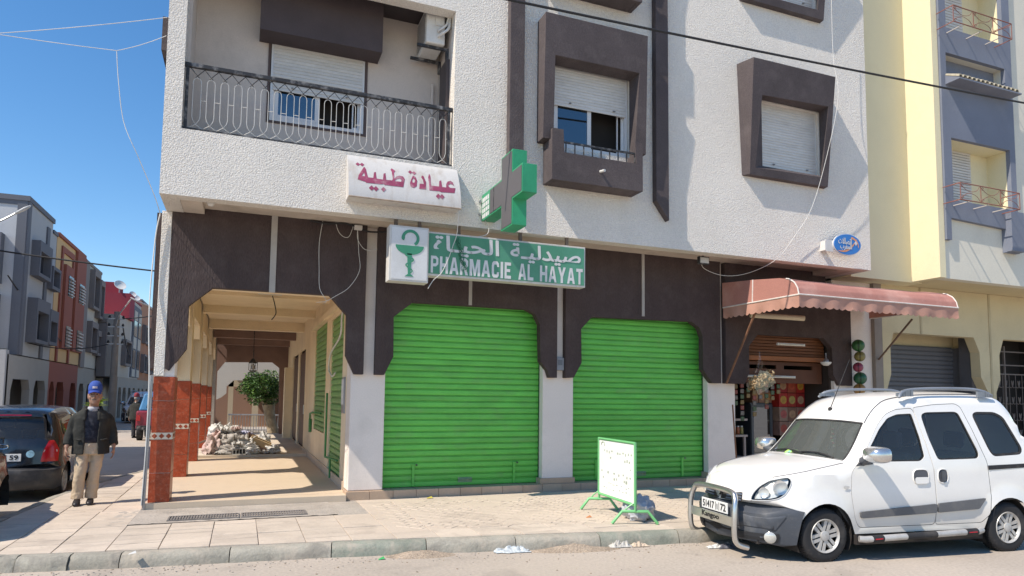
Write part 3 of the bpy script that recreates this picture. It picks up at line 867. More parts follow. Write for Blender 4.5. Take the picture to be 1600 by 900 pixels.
ALU = mat('white_window_frame', (.66, .66, .66), rough=.35, var=.04)
def window(xa, xb, y, z0, z1, zsh, open_right, name='window', label=None, nsl=None, frame_m=None):
    """sliding window behind a partly lowered roller blind; zsh = bottom of the blind"""
    e = thing(name, None, None, ((xa + xb) / 2, y, z0)); e.parent = bld; e.matrix_parent_inverse = WM[bld.name].inverted()
    if label: e['label'] = label
    t = .05
    b = MB()
    b.plate(rect(xa, xb, z0, z1), [rect(xa + t, xb - t, z0 + t, z1 - t)], y - .05, y + .03, 'y')
    b.build('frame', ALU, e, bevel=.004)
    xm = (xa + xb) / 2
    if zsh > z0 + .1:
        ztop = min(zsh + .04, z1)
        b = MB(); b.plate(rect(xa + t, xm + .03, z0 + t, ztop), [rect(xa + t + .07, xm - .04, z0 + t + .06, ztop - .02)], y - .022, y + .0, 'y')
        b.build('sash', ALU, e)
        b = MB(); b.box(xa + t + .06, xm - .03, y - .012, y - .006, z0 + t + .05, ztop); b.build('pane', WINGLASS, e)
        if open_right:
            b = MB(); b.plate(rect(xb - t - .12, xb - t, z0 + t, ztop), [rect(xb - t - .10, xb - t - .04, z0 + t + .05, ztop - .02)], y + .001, y + .022, 'y'); b.build('sash', ALU, e)
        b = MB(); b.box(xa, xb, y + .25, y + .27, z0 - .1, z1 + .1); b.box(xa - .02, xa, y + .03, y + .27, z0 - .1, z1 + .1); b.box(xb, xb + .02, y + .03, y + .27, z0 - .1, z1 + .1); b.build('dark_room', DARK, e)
    n = nsl or max(4, int(round((z1 - zsh) / .052))); h = (z1 - t * .2 - zsh) / n
    b = MB(); b.loft([[(xx, d, zz) for d, zz in [(0, 0), (-.008, .003), (-.012, h * .4), (-.009, h * .78), (-.001, h * .86), (-.001, h * .99)]] for xx in (-(xb - xa) / 2 + t * .7, (xb - xa) / 2 - t * .7)], closed=False, caps=False)
    me = b.mesh('slat', SHUTW, 40)
    for k in range(n):
        o = bpy.data.objects.new('slat', me); COL.objects.link(o); o.parent = e
        o.location = (0, -.052 + random.uniform(-.001, .001), zsh - z0 + k * h)
    for fx in (.22, .80):
        X = xa + (xb - xa) * fx; b = MB(); b.tube([(X, y - .065, zsh + .07), (X + .02, y - .10, zsh + .055)], .012, 6); b.build('stop', GREYM, e)
    return e
window(.21, 1.60, 10.56, 5.80, 7.05, 6.27, True, label='balcony window with its blind half down and one sash open')
mb = MB(); mb.plate(rect(.165, 1.645, 5.765, 7.09), [rect(.2, 1.61, 5.80, 7.06)], 10.505, 10.519, 'y'); mb.build('window_trim', mat('brown_trim', (.10, .07, .065), rough=.7), bld)

# balcony railing
rl = thing('balcony_railing', None, None, (.96, 9.66, 5.15)); rl.parent = bld; rl.matrix_parent_inverse = WM[bld.name].inverted()
YR = 9.655
b = MB(); b.box(-.872, 2.80, YR - .03, YR + .03, 6.02, 6.075); b.box(-.872, 2.80, YR - .024, YR + .024, 5.165, 5.195); b.build('handrail', BLACKM, rl, bevel=.006)
for X in (-.84, 2.745):
    b = MB(); b.box(X - .02, X + .02, YR - .021, YR + .021, 5.195, 6.02); b.build('post', BLACKM, rl)
NB = 21
BARM = mat('white_rail_bars', (.56, .55, .52), rough=.6, dirt=(.05, .05, .05), dirt_amt=.9, dirt_s=1.0)
me_l = None
pitch_ = 3.54 / NB; hw = pitch_ * .29
for k in range(NB):
    X = -.80 + pitch_ * (k + .5)
    if me_l is None:
        zA, zB = .195, .66
        loop = [(-hw, 0, zA), (-hw, 0, zB)] + [(-hw * math.cos(a), 0, zB + hw * 1.3 * math.sin(a)) for a in (.5, 1.0, 1.57, 2.14, 2.64)] + [(hw, 0, zB), (hw, 0, zA), (hw * .75, 0, zA - .05), (0, 0, zA - .105), (-hw * .75, 0, zA - .05)]
        b = MB(); b.tube(loop, .0048, 5, closed=True)
        b.tube([(0, 0, .09), (pitch_ / 2, 0, .03)], .005, 4); b.tube([(0, 0, .09), (-pitch_ / 2, 0, .03)], .005, 4)
        b.tube([(hw, 0, .42), (pitch_ - hw, 0, .42)], .005, 4)
        me_l = b.mesh('bar_loop', BARM, 60)
        b = MB(); b.tube([(-pitch_ * .6, .004, .865), (pitch_ * .15, .004, .72)], .005, 4); b.tube([(pitch_ * .6, -.004, .865), (-pitch_ * .15, -.004, .72)], .005, 4)
        me_x = b.mesh('lattice_bar', BLACKM, 60)
    share('bar_loop', me_l, rl, Matrix.Translation((X, YR, 5.165)))
    share('lattice_bar', me_x, rl, Matrix.Translation((X, YR, 5.165)))

# brown vertical fins
for xa, xb, zb, tip in ((3.655, 3.90, 4.75, False), (6.31, 6.56, 4.68, True)):
    d = .125
    b = MB()
    zt = ZT - .3
    if tip:
        vs = [(xa, YU - d, zb + .34), (xb, YU - d, zb + .02), (xb, YU - .001, zb + .02), (xa, YU - .001, zb + .34), (xa, YU - d, zt), (xb, YU - d, zt), (xb, YU - .001, zt), (xa, YU - .001, zt)]
        b.add(vs, [(3, 2, 1, 0), (4, 5, 6, 7), (0, 1, 5, 4), (1, 2, 6, 5), (2, 3, 7, 6), (3, 0, 4, 7)])
    else: b.box(xa, xb, YU - d, YU - .001, zb, zt)
    b.build('fin', BROWN, bld, bevel=.008)

# moulded window surrounds
def surround2(dx, dz, zs):
    e = thing('window_surround', None, None, (5.1 + dx, YU, 5.0 + dz)); e.parent = bld; e.matrix_parent_inverse = WM[bld.name].inverted()
    x0, x1, z0, z1 = 4.17 + dx, 6.03 + dx, 5.72 + dz, 7.72 + dz
    b = MB()
    # frame whose face leans out towards the top: ring between outer and inner outline
    yb, yt = YU - .24, YU - .32
    def F(x, z): return (x, yb + (yt - yb) * (z - z0) / (z1 - z0), z)
    xi0, xi1, zi0, zi1 = 4.35 + dx, 5.88 + dx, z0, 7.06 + dz
    outer = [F(x0, z0), F(x0, z1), F(x1, z1), F(x1, z0)]
    inn = [F(xi0, zi0), F(xi0, zi1), F(xi1, zi1), F(xi1 - .06, zi0)]
    back = [(p[0], YU - .001, p[2]) for p in outer]
    ib = [(4.45 + dx, YU - .02, zi0), (4.45 + dx, YU - .02, 7.04 + dz), (5.85 + dx, YU - .02, 7.04 + dz), (5.85 + dx, YU - .02, zi0)]
    v = outer + inn + back + ib
    f = [(0, 4, 5, 1), (1, 5, 6, 2), (2, 6, 7, 3), (0, 1, 9, 8), (1, 2, 10, 9), (2, 3, 11, 10), (0, 8, 12, 4), (3, 7, 15, 11),
         (4, 12, 13, 5), (5, 13, 14, 6), (6, 14, 15, 7)]
    b.add(v, f); b.build('moulding', BROWN, e, bevel=.008, fix=True)
    # planter box below
    b = MB()
    xb0, xb1 = 4.28 + dx, 5.90 + dx; zb = 5.05 + dz; yo = YU - .32
    pl = [(xb0, zb), (xb1, zb), (xb1, 5.86 + dz), (xb1 - .14, 5.86 + dz), (xb1 - .12, 5.50 + dz), (xb0 + .21, 5.50 + dz), (xb0 + .19, 5.86 + dz), (xb0, 5.86 + dz)]
    b.plate(pl, [], yo - .03, yo + .03, 'y')
    b.box(xb0, xb0 + .08, yo + .031, YU - .001, zb, 5.715 + dz); b.box(xb1 - .08, xb1, yo + .031, YU - .001, zb, 5.715 + dz)
    b.box(xb0 + .081, xb1 - .081, yo + .031, YU - .001, zb, zb + .12)
    b.build('planter', BROWN, e, bevel=.012)
    b = MB()
    for q in range(9): 
        X = xb0 + .24 + q * .155; b.box(X, X + .016, yo - .008, yo + .008, 5.503 + dz, 5.655 + dz)
    b.box(xb0 + .2, xb1 - .12, yo - .012, yo + .012, 5.656 + dz, 5.685 + dz)
    b.build('guard_rail', BLACKM, e)
    b = MB(); b.tube([(5.12 + dx, yo - .02, 5.28 + dz), (5.14 + dx, yo - .13, 5.27 + dz)], .022, 8); b.build('spout', PLASTW, e)
    window(4.45 + dx, 5.85 + dx, YU + .10, 5.735 + dz, 7.08 + dz, zs, True, label='window with half lowered blind over the brown planter box' if dz == 0 else None)
surround2(0, 0, 6.42)
surround2(0, 3.2, 9.9)
def surround3(dx, dz, closed_z):
    e = thing('window_surround', None, None, (9.3 + dx, YU, 5.7 + dz)); e.parent = bld; e.matrix_parent_inverse = WM[bld.name].inverted()
    b = MB()
    z0, z1 = 5.735 + dz, 7.80 + dz
    yb, yt = YU - .115, YU - .33
    def F(x, z): return (x, yb + (yt - yb) * (z - z0) / (z1 - z0), z)
    outer = [F(8.28 + dx, z0), F(8.22 + dx, z1), F(10.15 + dx, z1), F(10.12 + dx, z0)]
    inn = [F(8.40 + dx, 5.87 + dz), F(8.46 + dx, 7.17 + dz), F(10.02 + dx, 7.22 + dz), F(9.95 + dx, 5.90 + dz)]
    back = [(8.20 + dx, YU - .001, z0), (8.12 + dx, YU - .001, z1), (10.2 + dx, YU - .001, z1), (10.14 + dx, YU - .001, z0)]
    ib = [(8.655 + dx, YU - .02, 5.97 + dz), (8.655 + dx, YU - .02, 7.21 + dz), (10.045 + dx, YU - .02, 7.21 + dz), (10.045 + dx, YU - .02, 5.97 + dz)]
    v = outer + inn + back + ib
    f = [(0, 4, 5, 1), (1, 5, 6, 2), (2, 6, 7, 3), (3, 7, 4, 0)] + [(0, 1, 9, 8), (1, 2, 10, 9), (2, 3, 11, 10), (3, 0, 8, 11)] + [(4, 12, 13, 5), (5, 13, 14, 6), (6, 14, 15, 7), (7, 15, 12, 4)]
    b.add(v, f); b.build('moulding', BROWN, e, bevel=.008, fix=True)
    window(8.66 + dx, 10.04 + dx, YU + .12, 5.98 + dz, 7.2 + dz, closed_z, False, label='small window with its white blind fully closed' if dz == 0 else None)
surround3(0, 0, 6.0)
surround3(0, 3.28, 9.3)
# window box on the street side, seen edge on
b = MB(); b.box(-1.26, -1.092, 10.45, 12.3, 6.56, 7.05); b.box(-1.21, -1.092, 10.7, 12.1, 5.9, 6.55); b.build('side_window_surround', BROWN, bld)
# camera dome under the corner and lamp under the soffit
cam_d = thing('security_camera', 'small dome camera under the left corner of the overhang', 'security camera', (-.50, 9.95, 4.345))
b = MB(); b.box(-.56, -.44, 9.89, 10.01, 4.325, 4.3445); b.build('bracket', PLASTW, cam_d)
b = MB(); b.lathe([(.0, -.075), (.03, -.068), (.05, -.04), (.055, 0)], (-.50, 9.95, 4.325), 14); b.build('dome', PLASTW, cam_d, smooth=60)
fl = thing('flood_lamp', 'small black flood lamp under the overhang left of the awning', 'flood lamp', (7.62, 9.95, 4.2))
b = MB(); b.box(7.50, 7.72, 9.9, 9.97, 4.13, 4.27, M=Matrix.Rotation(0, 4, 'X')); b.build('housing', BLACKM, fl, bevel=.01)
b = MB(); b.box(7.52, 7.70, 9.893, 9.899, 4.15, 4.25); b.build('lens', mat('lamp_lens', (.5, .5, .48), rough=.2), fl)
b = MB(); b.box(7.60, 7.63, 9.94, 9.96, 4.27, 4.345); b.build('bracket', GREYM, fl)
# notice by the arcade corner and meter box
nt_ = thing('notice_board', 'small framed notice on the arcade wall beside the green door shutter', 'notice', (1.53, 11.25, 1.5))
b = MB(); b.plate([(11.12, 1.42), (11.40, 1.42), (11.40, 2.0), (11.12, 2.0)], [], 1.515, 1.539, 'x'); b.build('board', GREYM, nt_)
b = MB(); b.plate([(11.14, 1.56), (11.38, 1.56), (11.38, 1.97), (11.14, 1.97)], [], 1.508, 1.514, 'x'); b.build('paper', mat('paper', (.65, .64, .62), rough=.9), nt_)
mt = thing('meter_box', 'small grey meter box on the white pier between the two green shutters', 'meter box', (5.06, 10.58, 2.2))
b = MB(); b.box(4.985, 5.14, 10.53, 10.598, 2.18, 2.40); b.build('box', mat('grey_box', (.28, .29, .31), rough=.6, var=.1), mt, bevel=.01)
b = MB(); b.box(5.02, 5.10, 10.522, 10.529, 2.27, 2.36); b.build('cover', mat('dark_grey_cover', (.16, .17, .19), rough=.4), mt)
# ---------------------------------------------------------------- clinic sign (curved metal box)
cs = thing('clinic_sign', 'curved white metal sign with faded maroon Arabic lettering under the balcony', 'sign', (2.05, YU, 4.43))
SIGNW = mat('weathered_white_sheet', (.60, .58, .555), rough=.45, var=.06, vs=1.5, dirt=(.40, .33, .26), dirt_amt=.65, dirt_s=2.2, dirt_stretch=(2.6, 2.6, .5), spec=.5)
SX0, SX1, SZ0, SZ1, SD = 1.245, 2.855, 4.435, 5.10, .27
def cs_pt(x, t, d=0.0):
    """t: 0 bottom .. 1 top along the bulged face, d: outwards"""
    a = (t ** .9) * math.pi / 2
    y = YU - .02 - SD * math.cos(a) ** .8 if a < math.pi / 2 - 1e-6 else YU - .02
    z = SZ0 + (SZ1 - SZ0) * t
    ny = math.cos(a * .8); nz = math.sin(a * .8)
    return (x, y - d * ny, z + d * nz)
b = MB()
b.grid(lambda u, v: cs_pt(SX0 + (SX1 - SX0) * u, v), 8, 18)
for X, fl in ((SX0, 0), (SX1, 1)):
    vs = [cs_pt(X, i / 18) for i in range(19)] + [(X, YU - .001, SZ1), (X, YU - .001, SZ0)]
    b.add(vs, [tuple(range(21)) if fl else tuple(reversed(range(21)))])
b.add([(SX0, YU - .29, SZ0), (SX1, YU - .29, SZ0), (SX1, YU - .001, SZ0), (SX0, YU - .001, SZ0)], [(3, 2, 1, 0)])
b.build('panel', SIGNW, cs, smooth=50, fix=True)
MAROON = mat('faded_maroon_paint', (.30, .055, .115), rough=.6, var=.2, vs=4, dirt=(.50, .36, .38), dirt_amt=.8, dirt_s=5)
# the words of the sign in heavy squared script, drawn stroke by stroke on the sheet
def cs_uv(X, Y):
    u = (X - 100) / 1365.0
    top_, bot_ = 85 + 190 * u, 640 + 160 * u
    return (SX0 + (SX1 - SX0) * u, (bot_ - Y) / (bot_ - top_))
def dot(x, y, r): return [(x - r, y - 2), (x, y + r), (x + r, y + 2), (x, y - r)]
strokes = [
    ([(1065, 575), (1065, 400), (1085, 350), (1097, 385), (1094, 512), (1193, 525), (1203, 452), (1228, 440), (1232, 530), (1284, 536), (1288, 492), (1312, 456), (1350, 445), (1376, 465), (1391, 517), (1365, 497), (1340, 490), (1316, 505), (1318, 526), (1336, 541), (1404, 545), (1386, 608), (1212, 598), (1196, 586), (1180, 584)], []),
    ([(940, 556), (951, 488), (1000, 492), (996, 440), (977, 402), (988, 378), (1008, 384), (1033, 470), (1025, 563)], []),
    ([(875, 378), (906, 398), (922, 450), (911, 522), (872, 546), (834, 526), (829, 482), (848, 432)], [[(880, 415), (858, 448), (862, 474), (884, 478), (896, 450)]]),
    ([(205, 441), (216, 388), (286, 268), (306, 300), (326, 414), (388, 420), (400, 346), (422, 338), (427, 430), (503, 440), (514, 362), (538, 350), (541, 442), (612, 450), (622, 432), (616, 335), (603, 300), (620, 283), (660, 318), (642, 348), (643, 424), (668, 396), (705, 384), (748, 392), (771, 432), (745, 536), (522, 511), (503, 496), (484, 503), (302, 484), (290, 470), (272, 466)], [[(640, 458), (722, 466), (728, 442), (706, 424), (672, 430)], [(252, 398), (290, 400), (284, 348)]]),
]
for x, y, r in ((1176, 650, 33), (1222, 655, 33), (845, 332, 27), (893, 345, 27), (365, 550, 33), (416, 558, 33), (506, 566, 31), (214, 234, 27), (264, 238, 27)): strokes.append((dot(x, y, r), []))
b = MB()
for o2, hs in strokes:
    O2 = [cs_uv(*q) for q in o2]; H2 = [[cs_uv(*q) for q in h_] for h_ in hs]
    vs, ts = tri2d([(x, t * .665) for x, t in O2], [[(x, t * .665) for x, t in h_] for h_ in H2], .03)
    b.add([cs_pt(x, min(.99, max(.01, z / .665)), .004) for x, z in vs], ts)
b.build('lettering', MAROON, cs)
b = MB(); b.tube([(SX0, YU - .295, SZ0 - .004), (SX1, YU - .295, SZ0 - .004)], .011, 6); b.build('bottom_trim', mat('rusty_trim', (.34, .27, .21), rough=.8, var=.25, vs=9), cs)

# ---------------------------------------------------------------- pharmacy sign
ps = thing('pharmacy_sign', 'long green light box reading PHARMACIE AL HAYAT with white emblem box at its left', 'sign', (3.4, 9.5, 3.38))
ZB = lambda x: 0.0
SGREEN = mat('sign_green', (.070, .265, .160), rough=.35, var=.10, vs=1.2, spec=.5, dirt=(.12, .34, .25), dirt_amt=.6, dirt_s=1.3)
SWHITE = mat('sign_white', (.66, .66, .655), rough=.4, var=.05, dirt=(.50, .49, .46), dirt_amt=.5, dirt_s=2)
ALUF = mat('aged_sign_frame', (.60, .585, .55), rough=.5, var=.1, dirt=(.38, .33, .27), dirt_amt=.5, dirt_s=5)
GX0, GX1, GZ0, GZ1 = 2.42, 4.985, 3.452, 4.100
b = MB(); b.box(GX0, GX1, 9.475, 9.66, GZ0, GZ1); b.build('case', ALUF, ps, bevel=.006)
b = MB(); b.box(GX0 + .012, GX1 - .025, 9.4675, 9.474, GZ0 + .03, GZ1 - .028); b.build('panel', SGREEN, ps)
def ps_fn(x, y): return (x, 9.4645, y)
b = MB()
block_letters(b, 'PHARMACIE', (2.465, 3.715, 3.495, 3.745), ps_fn)
block_letters(b, 'AL', (3.835, 4.085, 3.495, 3.745), ps_fn)
block_letters(b, 'HAYAT', (4.195, 4.935, 3.495, 3.745), ps_fn)
lettering(b, arabic('صيدليـة'), (3.70, 4.90, 3.765, 4.045), ps_fn, .010)
lettering(b, arabic('الحيـاة'), (2.50, 3.52, 3.765, 4.055), ps_fn, .010)
b.build('lettering', SWHITE, ps)
EX0, EX1, EZ0, EZ1 = 1.845, 2.415, 3.325, 4.125
b = MB(); b.box(EX0, EX1, 9.405, 9.62, EZ0, EZ1); b.build('emblem_case', ALUF, ps, bevel=.008)
b = MB(); b.box(EX0 + .03, EX1 - .022, 9.398, 9.404, EZ0 + .03, EZ1 - .03); b.build('emblem_panel', SWHITE, ps)
b = MB(); ye0, ye1 = 9.394, 9.3972
cx, w_ = 2.135, 1.0
EMG = mat('emblem_green', (.05, .27, .16), rough=.45, var=.08)
bowl = [(cx - .20, 3.845), (cx + .205, 3.845)] + [(cx + .205 * math.cos(a) - .0, 3.845 - .135 * math.sin(a)) for a in np.linspace(.15, math.pi - .15, 14)]
b.plate(bowl, [], ye0, ye1, 'y')
b.plate([(cx - .035, 3.73), (cx + .035, 3.73), (cx + .018, 3.42), (cx - .018, 3.42)], [], ye0, ye1, 'y')
b.plate([(cx - .065, 3.40), (cx + .065, 3.40), (cx + .02, 3.435), (cx - .02, 3.435)], [], ye0 - .0006, ye1 - .0006, 'y')
def ribbon(pts, ws, d):
    L = []; R = []
    for i, p in enumerate(pts):
        a = Vector(pts[max(i - 1, 0)]); c = Vector(pts[min(i + 1, len(pts) - 1)]); t = (c - a).normalized(); n = Vector((-t.y, t.x))
        L.append((p[0] + n.x * ws[i] / 2, p[1] + n.y * ws[i] / 2)); R.append((p[0] - n.x * ws[i] / 2, p[1] - n.y * ws[i] / 2))
    b.add([(q[0], ye0 - d, q[1]) for q in L] + [(q[0], ye0 - d, q[1]) for q in R], [(i, i + 1, len(pts) + i + 1, len(pts) + i) for i in range(len(pts) - 1)])
ring = [(cx + .01 + .108 * math.cos(a), 3.95 + .105 * math.sin(a)) for a in np.linspace(-.95, math.pi + .35, 26)]
ribbon(ring, [.042] * 22 + [.045, .05, .042, .012], .001)
coil = [(cx + .062 * (1 - .35 * i / 30) * math.cos(math.pi * 2 * i / 16 + 2.2), 3.745 - .30 * i / 30) for i in range(31)]
ribbon(coil, [.030 - .016 * i / 30 for i in range(31)], .0016)
b.build('emblem', EMG, ps)
for X in (1.95, 2.3, 2.9, 3.9, 4.7):
    b = MB(); b.box(X, X + .05, 9.605, 9.64, 4.08, 4.345); b.build('hanger', mat('rusty_hanger', (.16, .12, .09), rough=.8), ps)

# ---------------------------------------------------------------- green pharmacy cross
cr = thing('pharmacy_cross', 'green projecting pharmacy cross with grey LED faces fixed to the white wall', 'sign', (3.37, YU, 4.0))
CG = mat('cross_green', (.025, .30, .14), rough=.4, var=.12, spec=.5, dirt=(.02, .16, .08), dirt_amt=.5, dirt_s=4)
xc0, xc1 = 3.27, 3.475
def crs(q): return q
out = [(9.575, 4.36), (8.74, 4.36), (8.74, 4.015), (8.31, 4.015), (8.31, 4.37), (7.965, 4.37), (7.965, 4.755), (8.31, 4.755), (8.31, 5.06), (8.74, 5.06), (8.74, 4.755), (9.575, 4.755)]
b = MB(); b.plate(list(reversed(out)), [], xc0, xc1, 'x'); b.build('case', CG, cr, bevel=.008)
ins = .022
face = [(9.20, 4.36 + ins), (8.74 - ins, 4.36 + ins), (8.74 - ins, 4.015 + ins), (8.31 + ins, 4.015 + ins), (8.31 + ins, 4.37 + ins), (7.965 + ins, 4.37 + ins), (7.965 + ins, 4.755 - ins), (8.31 + ins, 4.755 - ins), (8.31 + ins, 5.06 - ins), (8.74 - ins, 5.06 - ins), (8.74 - ins, 4.755 - ins), (9.20, 4.755 - ins)]
LED = bpy.data.materials.new('led_matrix'); LED.use_nodes = True
nt = LED.node_tree; bb = nt.nodes['Principled BSDF']; bb.inputs['Roughness'].default_value = .6
tc = _n(nt, 'ShaderNodeTexCoord'); vo = _n(nt, 'ShaderNodeTexVoronoi', feature='F1'); vo.inputs['Scale'].default_value = 42; vo.inputs['Randomness'].default_value = 0
mr = _n(nt, 'ShaderNodeMapRange'); mr.inputs[1].default_value = .28; mr.inputs[2].default_value = .4; mr.inputs[3].default_value = 1; mr.inputs[4].default_value = 0
mxx = _n(nt, 'ShaderNodeMix', data_type='RGBA'); mxx.inputs[6].default_value = (.10, .095, .10, 1); mxx.inputs[7].default_value = (.30, .275, .27, 1)
nt.links.new(tc.outputs['Object'], vo.inputs[0]); nt.links.new(vo.outputs['Distance'], mr.inputs[0]); nt.links.new(mr.outputs[0], mxx.inputs[0]); nt.links.new(mxx.outputs[2], bb.inputs['Base Color'])
b = MB(); b.plate(list(reversed(face)), [], xc0 - .006, xc0 - .001, 'x'); b.build('led_face', LED, cr)
b = MB(); b.plate(list(reversed(face)), [], xc1 + .001, xc1 + .006, 'x'); b.build('led_face', LED, cr)
b = MB(); b.box(xc0 - .010, xc0 - .002, 9.03, 9.045, 4.385, 4.735); b.build('seam', BLACKM, cr)
# green end panel with the small white text rows (mirrored on the camera face: reading towards the wall)
b = MB()
for r in range(4):
    z1 = 4.70 - r * .083
    for k in range(4):
        y0 = 9.54 - k * .078
        b.box(xc0 - .0035, xc0 - .001, y0 - .068 + random.uniform(0, .012), y0, z1 - .062 - random.uniform(0, .008), z1)
b.build('text_rows', SWHITE, cr)
b = MB(); b.box(xc0 + .02, xc1 - .02, 9.576, YU - .0005, 4.40, 4.70); b.build('mount', GREYM, cr)
b = MB()
for zz in (4.46, 4.66): b.tube([(xc0 - .03, YU - .02, zz), (xc0 - .03, YU + .01, zz)], .02, 8)
b.build('bolt', GREYM, cr)

# ---------------------------------------------------------------- blue oval operator sign
os_ = thing('oval_sign', 'blue oval sign with white Arabic lettering and orange swoosh on the facade', 'sign', (10.53, YU - .1, 4.4))
OB = mat('sign_blue', (.028, .19, .54), rough=.4, var=.05, spec=.5)
def ell(cx, cz, a, c, n=40, t0=0): return [(cx + a * math.cos(t) * 1 + c * .12 * math.sin(t), cz + c * math.sin(t)) for t in np.linspace(0, 2 * math.pi, n, endpoint=False)]
b = MB(); b.plate(ell(10.53, 4.665, .335, .195), [], YU - .16, YU - .125, 'y'); b.build('panel', OB, os_)
b = MB(); b.plate(ell(10.53, 4.665, .352, .21), [], YU - .15, YU - .13, 'y'); b.build('rim', SWHITE, os_)
b = MB()
fn = lambda x, y: (x, YU - .164, y)
lettering(b, arabic('اتصالات'), (10.29, 10.63, 4.665, 4.785), fn, .004)
lettering(b, arabic('المغرب'), (10.33, 10.63, 4.545, 4.675), fn, .004)
b.plate([(10.70, 4.70), (10.735, 4.655), (10.77, 4.70), (10.735, 4.75)], [], YU - .1655, YU - .1625, 'y')
b.build('lettering', SWHITE, os_)
b = MB()
arc1 = [(10.28 + .49 * t, 4.535 - .03 * math.sin(t * 3.1) + .25 * t ** 2.2) for t in np.linspace(0, 1, 16)]
ye0 = YU - .162; pts = arc1
ribbon(arc1, [.006 + .034 * math.sin(math.pi * min(1, i / 15)) for i in range(16)], .001)
arc2 = [(10.60 + .2 * math.sin(t), 4.80 - .16 * (1 - math.cos(t))) for t in np.linspace(.1, 1.7, 10)]
ribbon(arc2, [.045 - .03 * i / 9 for i in range(10)], .0014)
b.build('swoosh', mat('sign_orange', (.70, .30, .14), rough=.5), os_)
b = MB(); b.box(10.02, 10.20, YU - .13, YU - .11, 4.50, 4.72); b.box(10.00, 10.02, YU - .13, YU - .001, 4.52, 4.70); b.box(10.2, 10.3, YU - .125, YU - .115, 4.6, 4.64); b.build('bracket', PLASTW, os_)

# ---------------------------------------------------------------- awning
aw = thing('shop_awning', 'faded pink fabric awning with white piping and scalloped valance over the corner shop', 'awning', (10.3, 10.4, 3.2))
PINK = mat('faded_pink_canvas', (.41, .185, .15), rough=.9, var=.12, vs=1.2, fine=.07, bump=.25, bs=14, bdist=.012, dirt=(.60, .36, .30), dirt_amt=.6, dirt_s=1.5)
PINKD = mat('faded_pink_valance', (.47, .25, .19), rough=.92, var=.12, vs=2.5, dirt=(.40, .25, .20), dirt_amt=.6, dirt_s=3)
AX0, AX1 = 8.43, 12.22
prof = [(10.44, 3.93), (9.6, 3.86), (8.95, 3.785), (8.74, 3.735), (8.62, 3.66), (8.555, 3.56), (8.53, 3.45)]
def aprof(t):
    s = t * (len(prof) - 1); i = min(int(s), len(prof) - 2); f = s - i
    return prof[i][0] + (prof[i + 1][0] - prof[i][0]) * f, prof[i][1] + (prof[i + 1][1] - prof[i][1]) * f
b = MB()
def afn(u, v):
    y, z = aprof(v); X = AX0 + (AX1 - AX0) * u
    s = .018 * noise.noise((u * 7, v * 4, 2)) - .03 * math.sin(math.pi * u) * math.sin(math.pi * min(1, v * 1.25)) * .5
    return (X, y, z + s)
b.grid(afn, 48, 24)
b.build('canopy', PINK, aw, smooth=60)
for X, flip in ((AX0, False), (AX1, True)):
    n = 18
    b = MB()
    top = [aprof(i / n) for i in range(n + 1)]
    b.add([(X, y, z) for y, z in top] + [(X, y, 3.45) for y, z in top], [((i, i + 1, n + 2 + i, n + 1 + i) if not flip else (n + 1 + i, n + 2 + i, i + 1, i)) for i in range(n)])
    b.build('end_panel', PINK, aw)
def valance(p0, p1, n, name):
    b = MB(); p0 = Vector(p0); p1 = Vector(p1); d = (p1 - p0); side = Vector((-d.y, d.x, 0)).normalized()
    N = n * 8
    def fn(u, v):
        k = u * n; sc_ = .028 * abs(math.sin(math.pi * k)) 
        z = 3.45 - v * (.185 + sc_)
        w = .016 * math.sin(u * n * 2.1) * v + .02 * noise.noise((u * 11, v, 5)) * v
        p = p0 + d * u + side * w
        return (p.x, p.y, z)
    b.grid(fn, N, 4)
    b.build(name, PINKD, aw, smooth=60)
valance((AX0, 8.525, 0), (AX1, 8.525, 0), 26, 'valance')
valance((AX0, 10.42, 0), (AX0, 8.53, 0), 13, 'valance')
PIPE = mat('white_piping', (.66, .60, .55), rough=.7, dirt=(.48, .36, .31), dirt_amt=.5, dirt_s=6)
b = MB()
b.tube([(AX0 - .004, 10.42, 3.452), (AX0 - .004, 8.522, 3.452), (AX1 + .004, 8.522, 3.452), (AX1 + .004, 10.42, 3.452)], .014, 6)
for X in (AX0, AX1): b.tube([(X, aprof(t)[0], aprof(t)[1] + .004) for t in np.linspace(.45, 1, 12)], .012, 6)
b.tube([(AX0 - .004, 9.62, 3.45), (AX0 - .004, 9.6, 3.86)], .012, 6)
b.build('piping', PIPE, aw)
FR = mat('brown_awning_frame', (.15, .095, .07), rough=.8, var=.2)
b = MB()
b.tube([(AX0 + .03, 8.56, 3.42), (AX1 - .03, 8.56, 3.42)], .02, 6); b.tube([(AX0 + .03, 10.42, 3.86), (AX1 - .03, 10.42, 3.86)], .02, 6)
for X in (AX0 + .03, 9.6, 10.9, AX1 - .03): b.tube([(X, 10.42, 3.84), (X, 8.75, 3.68), (X, 8.56, 3.42)], .014, 6)
b.build('frame', FR, aw)
b = MB(); b.tube([(8.50, 9.62, 3.30), (8.50, 10.44, 2.02)], .021, 8); b.build('strut', RUST, aw)
b = MB(); b.tube([(11.95, 9.25, 3.30), (12.45, 10.43, 2.6)], .019, 8); b.build('strut', FR, aw)
# rolled sheet hanging under the awning's left end
rs = MB(); rs.tube([(8.62, 9.9, 3.27), (9.55, 9.55, 3.22)], .05, 10)
place_base(rs, 'rolled_sheet', mat('cream_sheet', (.56, .48, .36), rough=.9, var=.1), 'cream rolled sheet tied under the left end of the pink awning', 'rolled sheet', smooth=50)

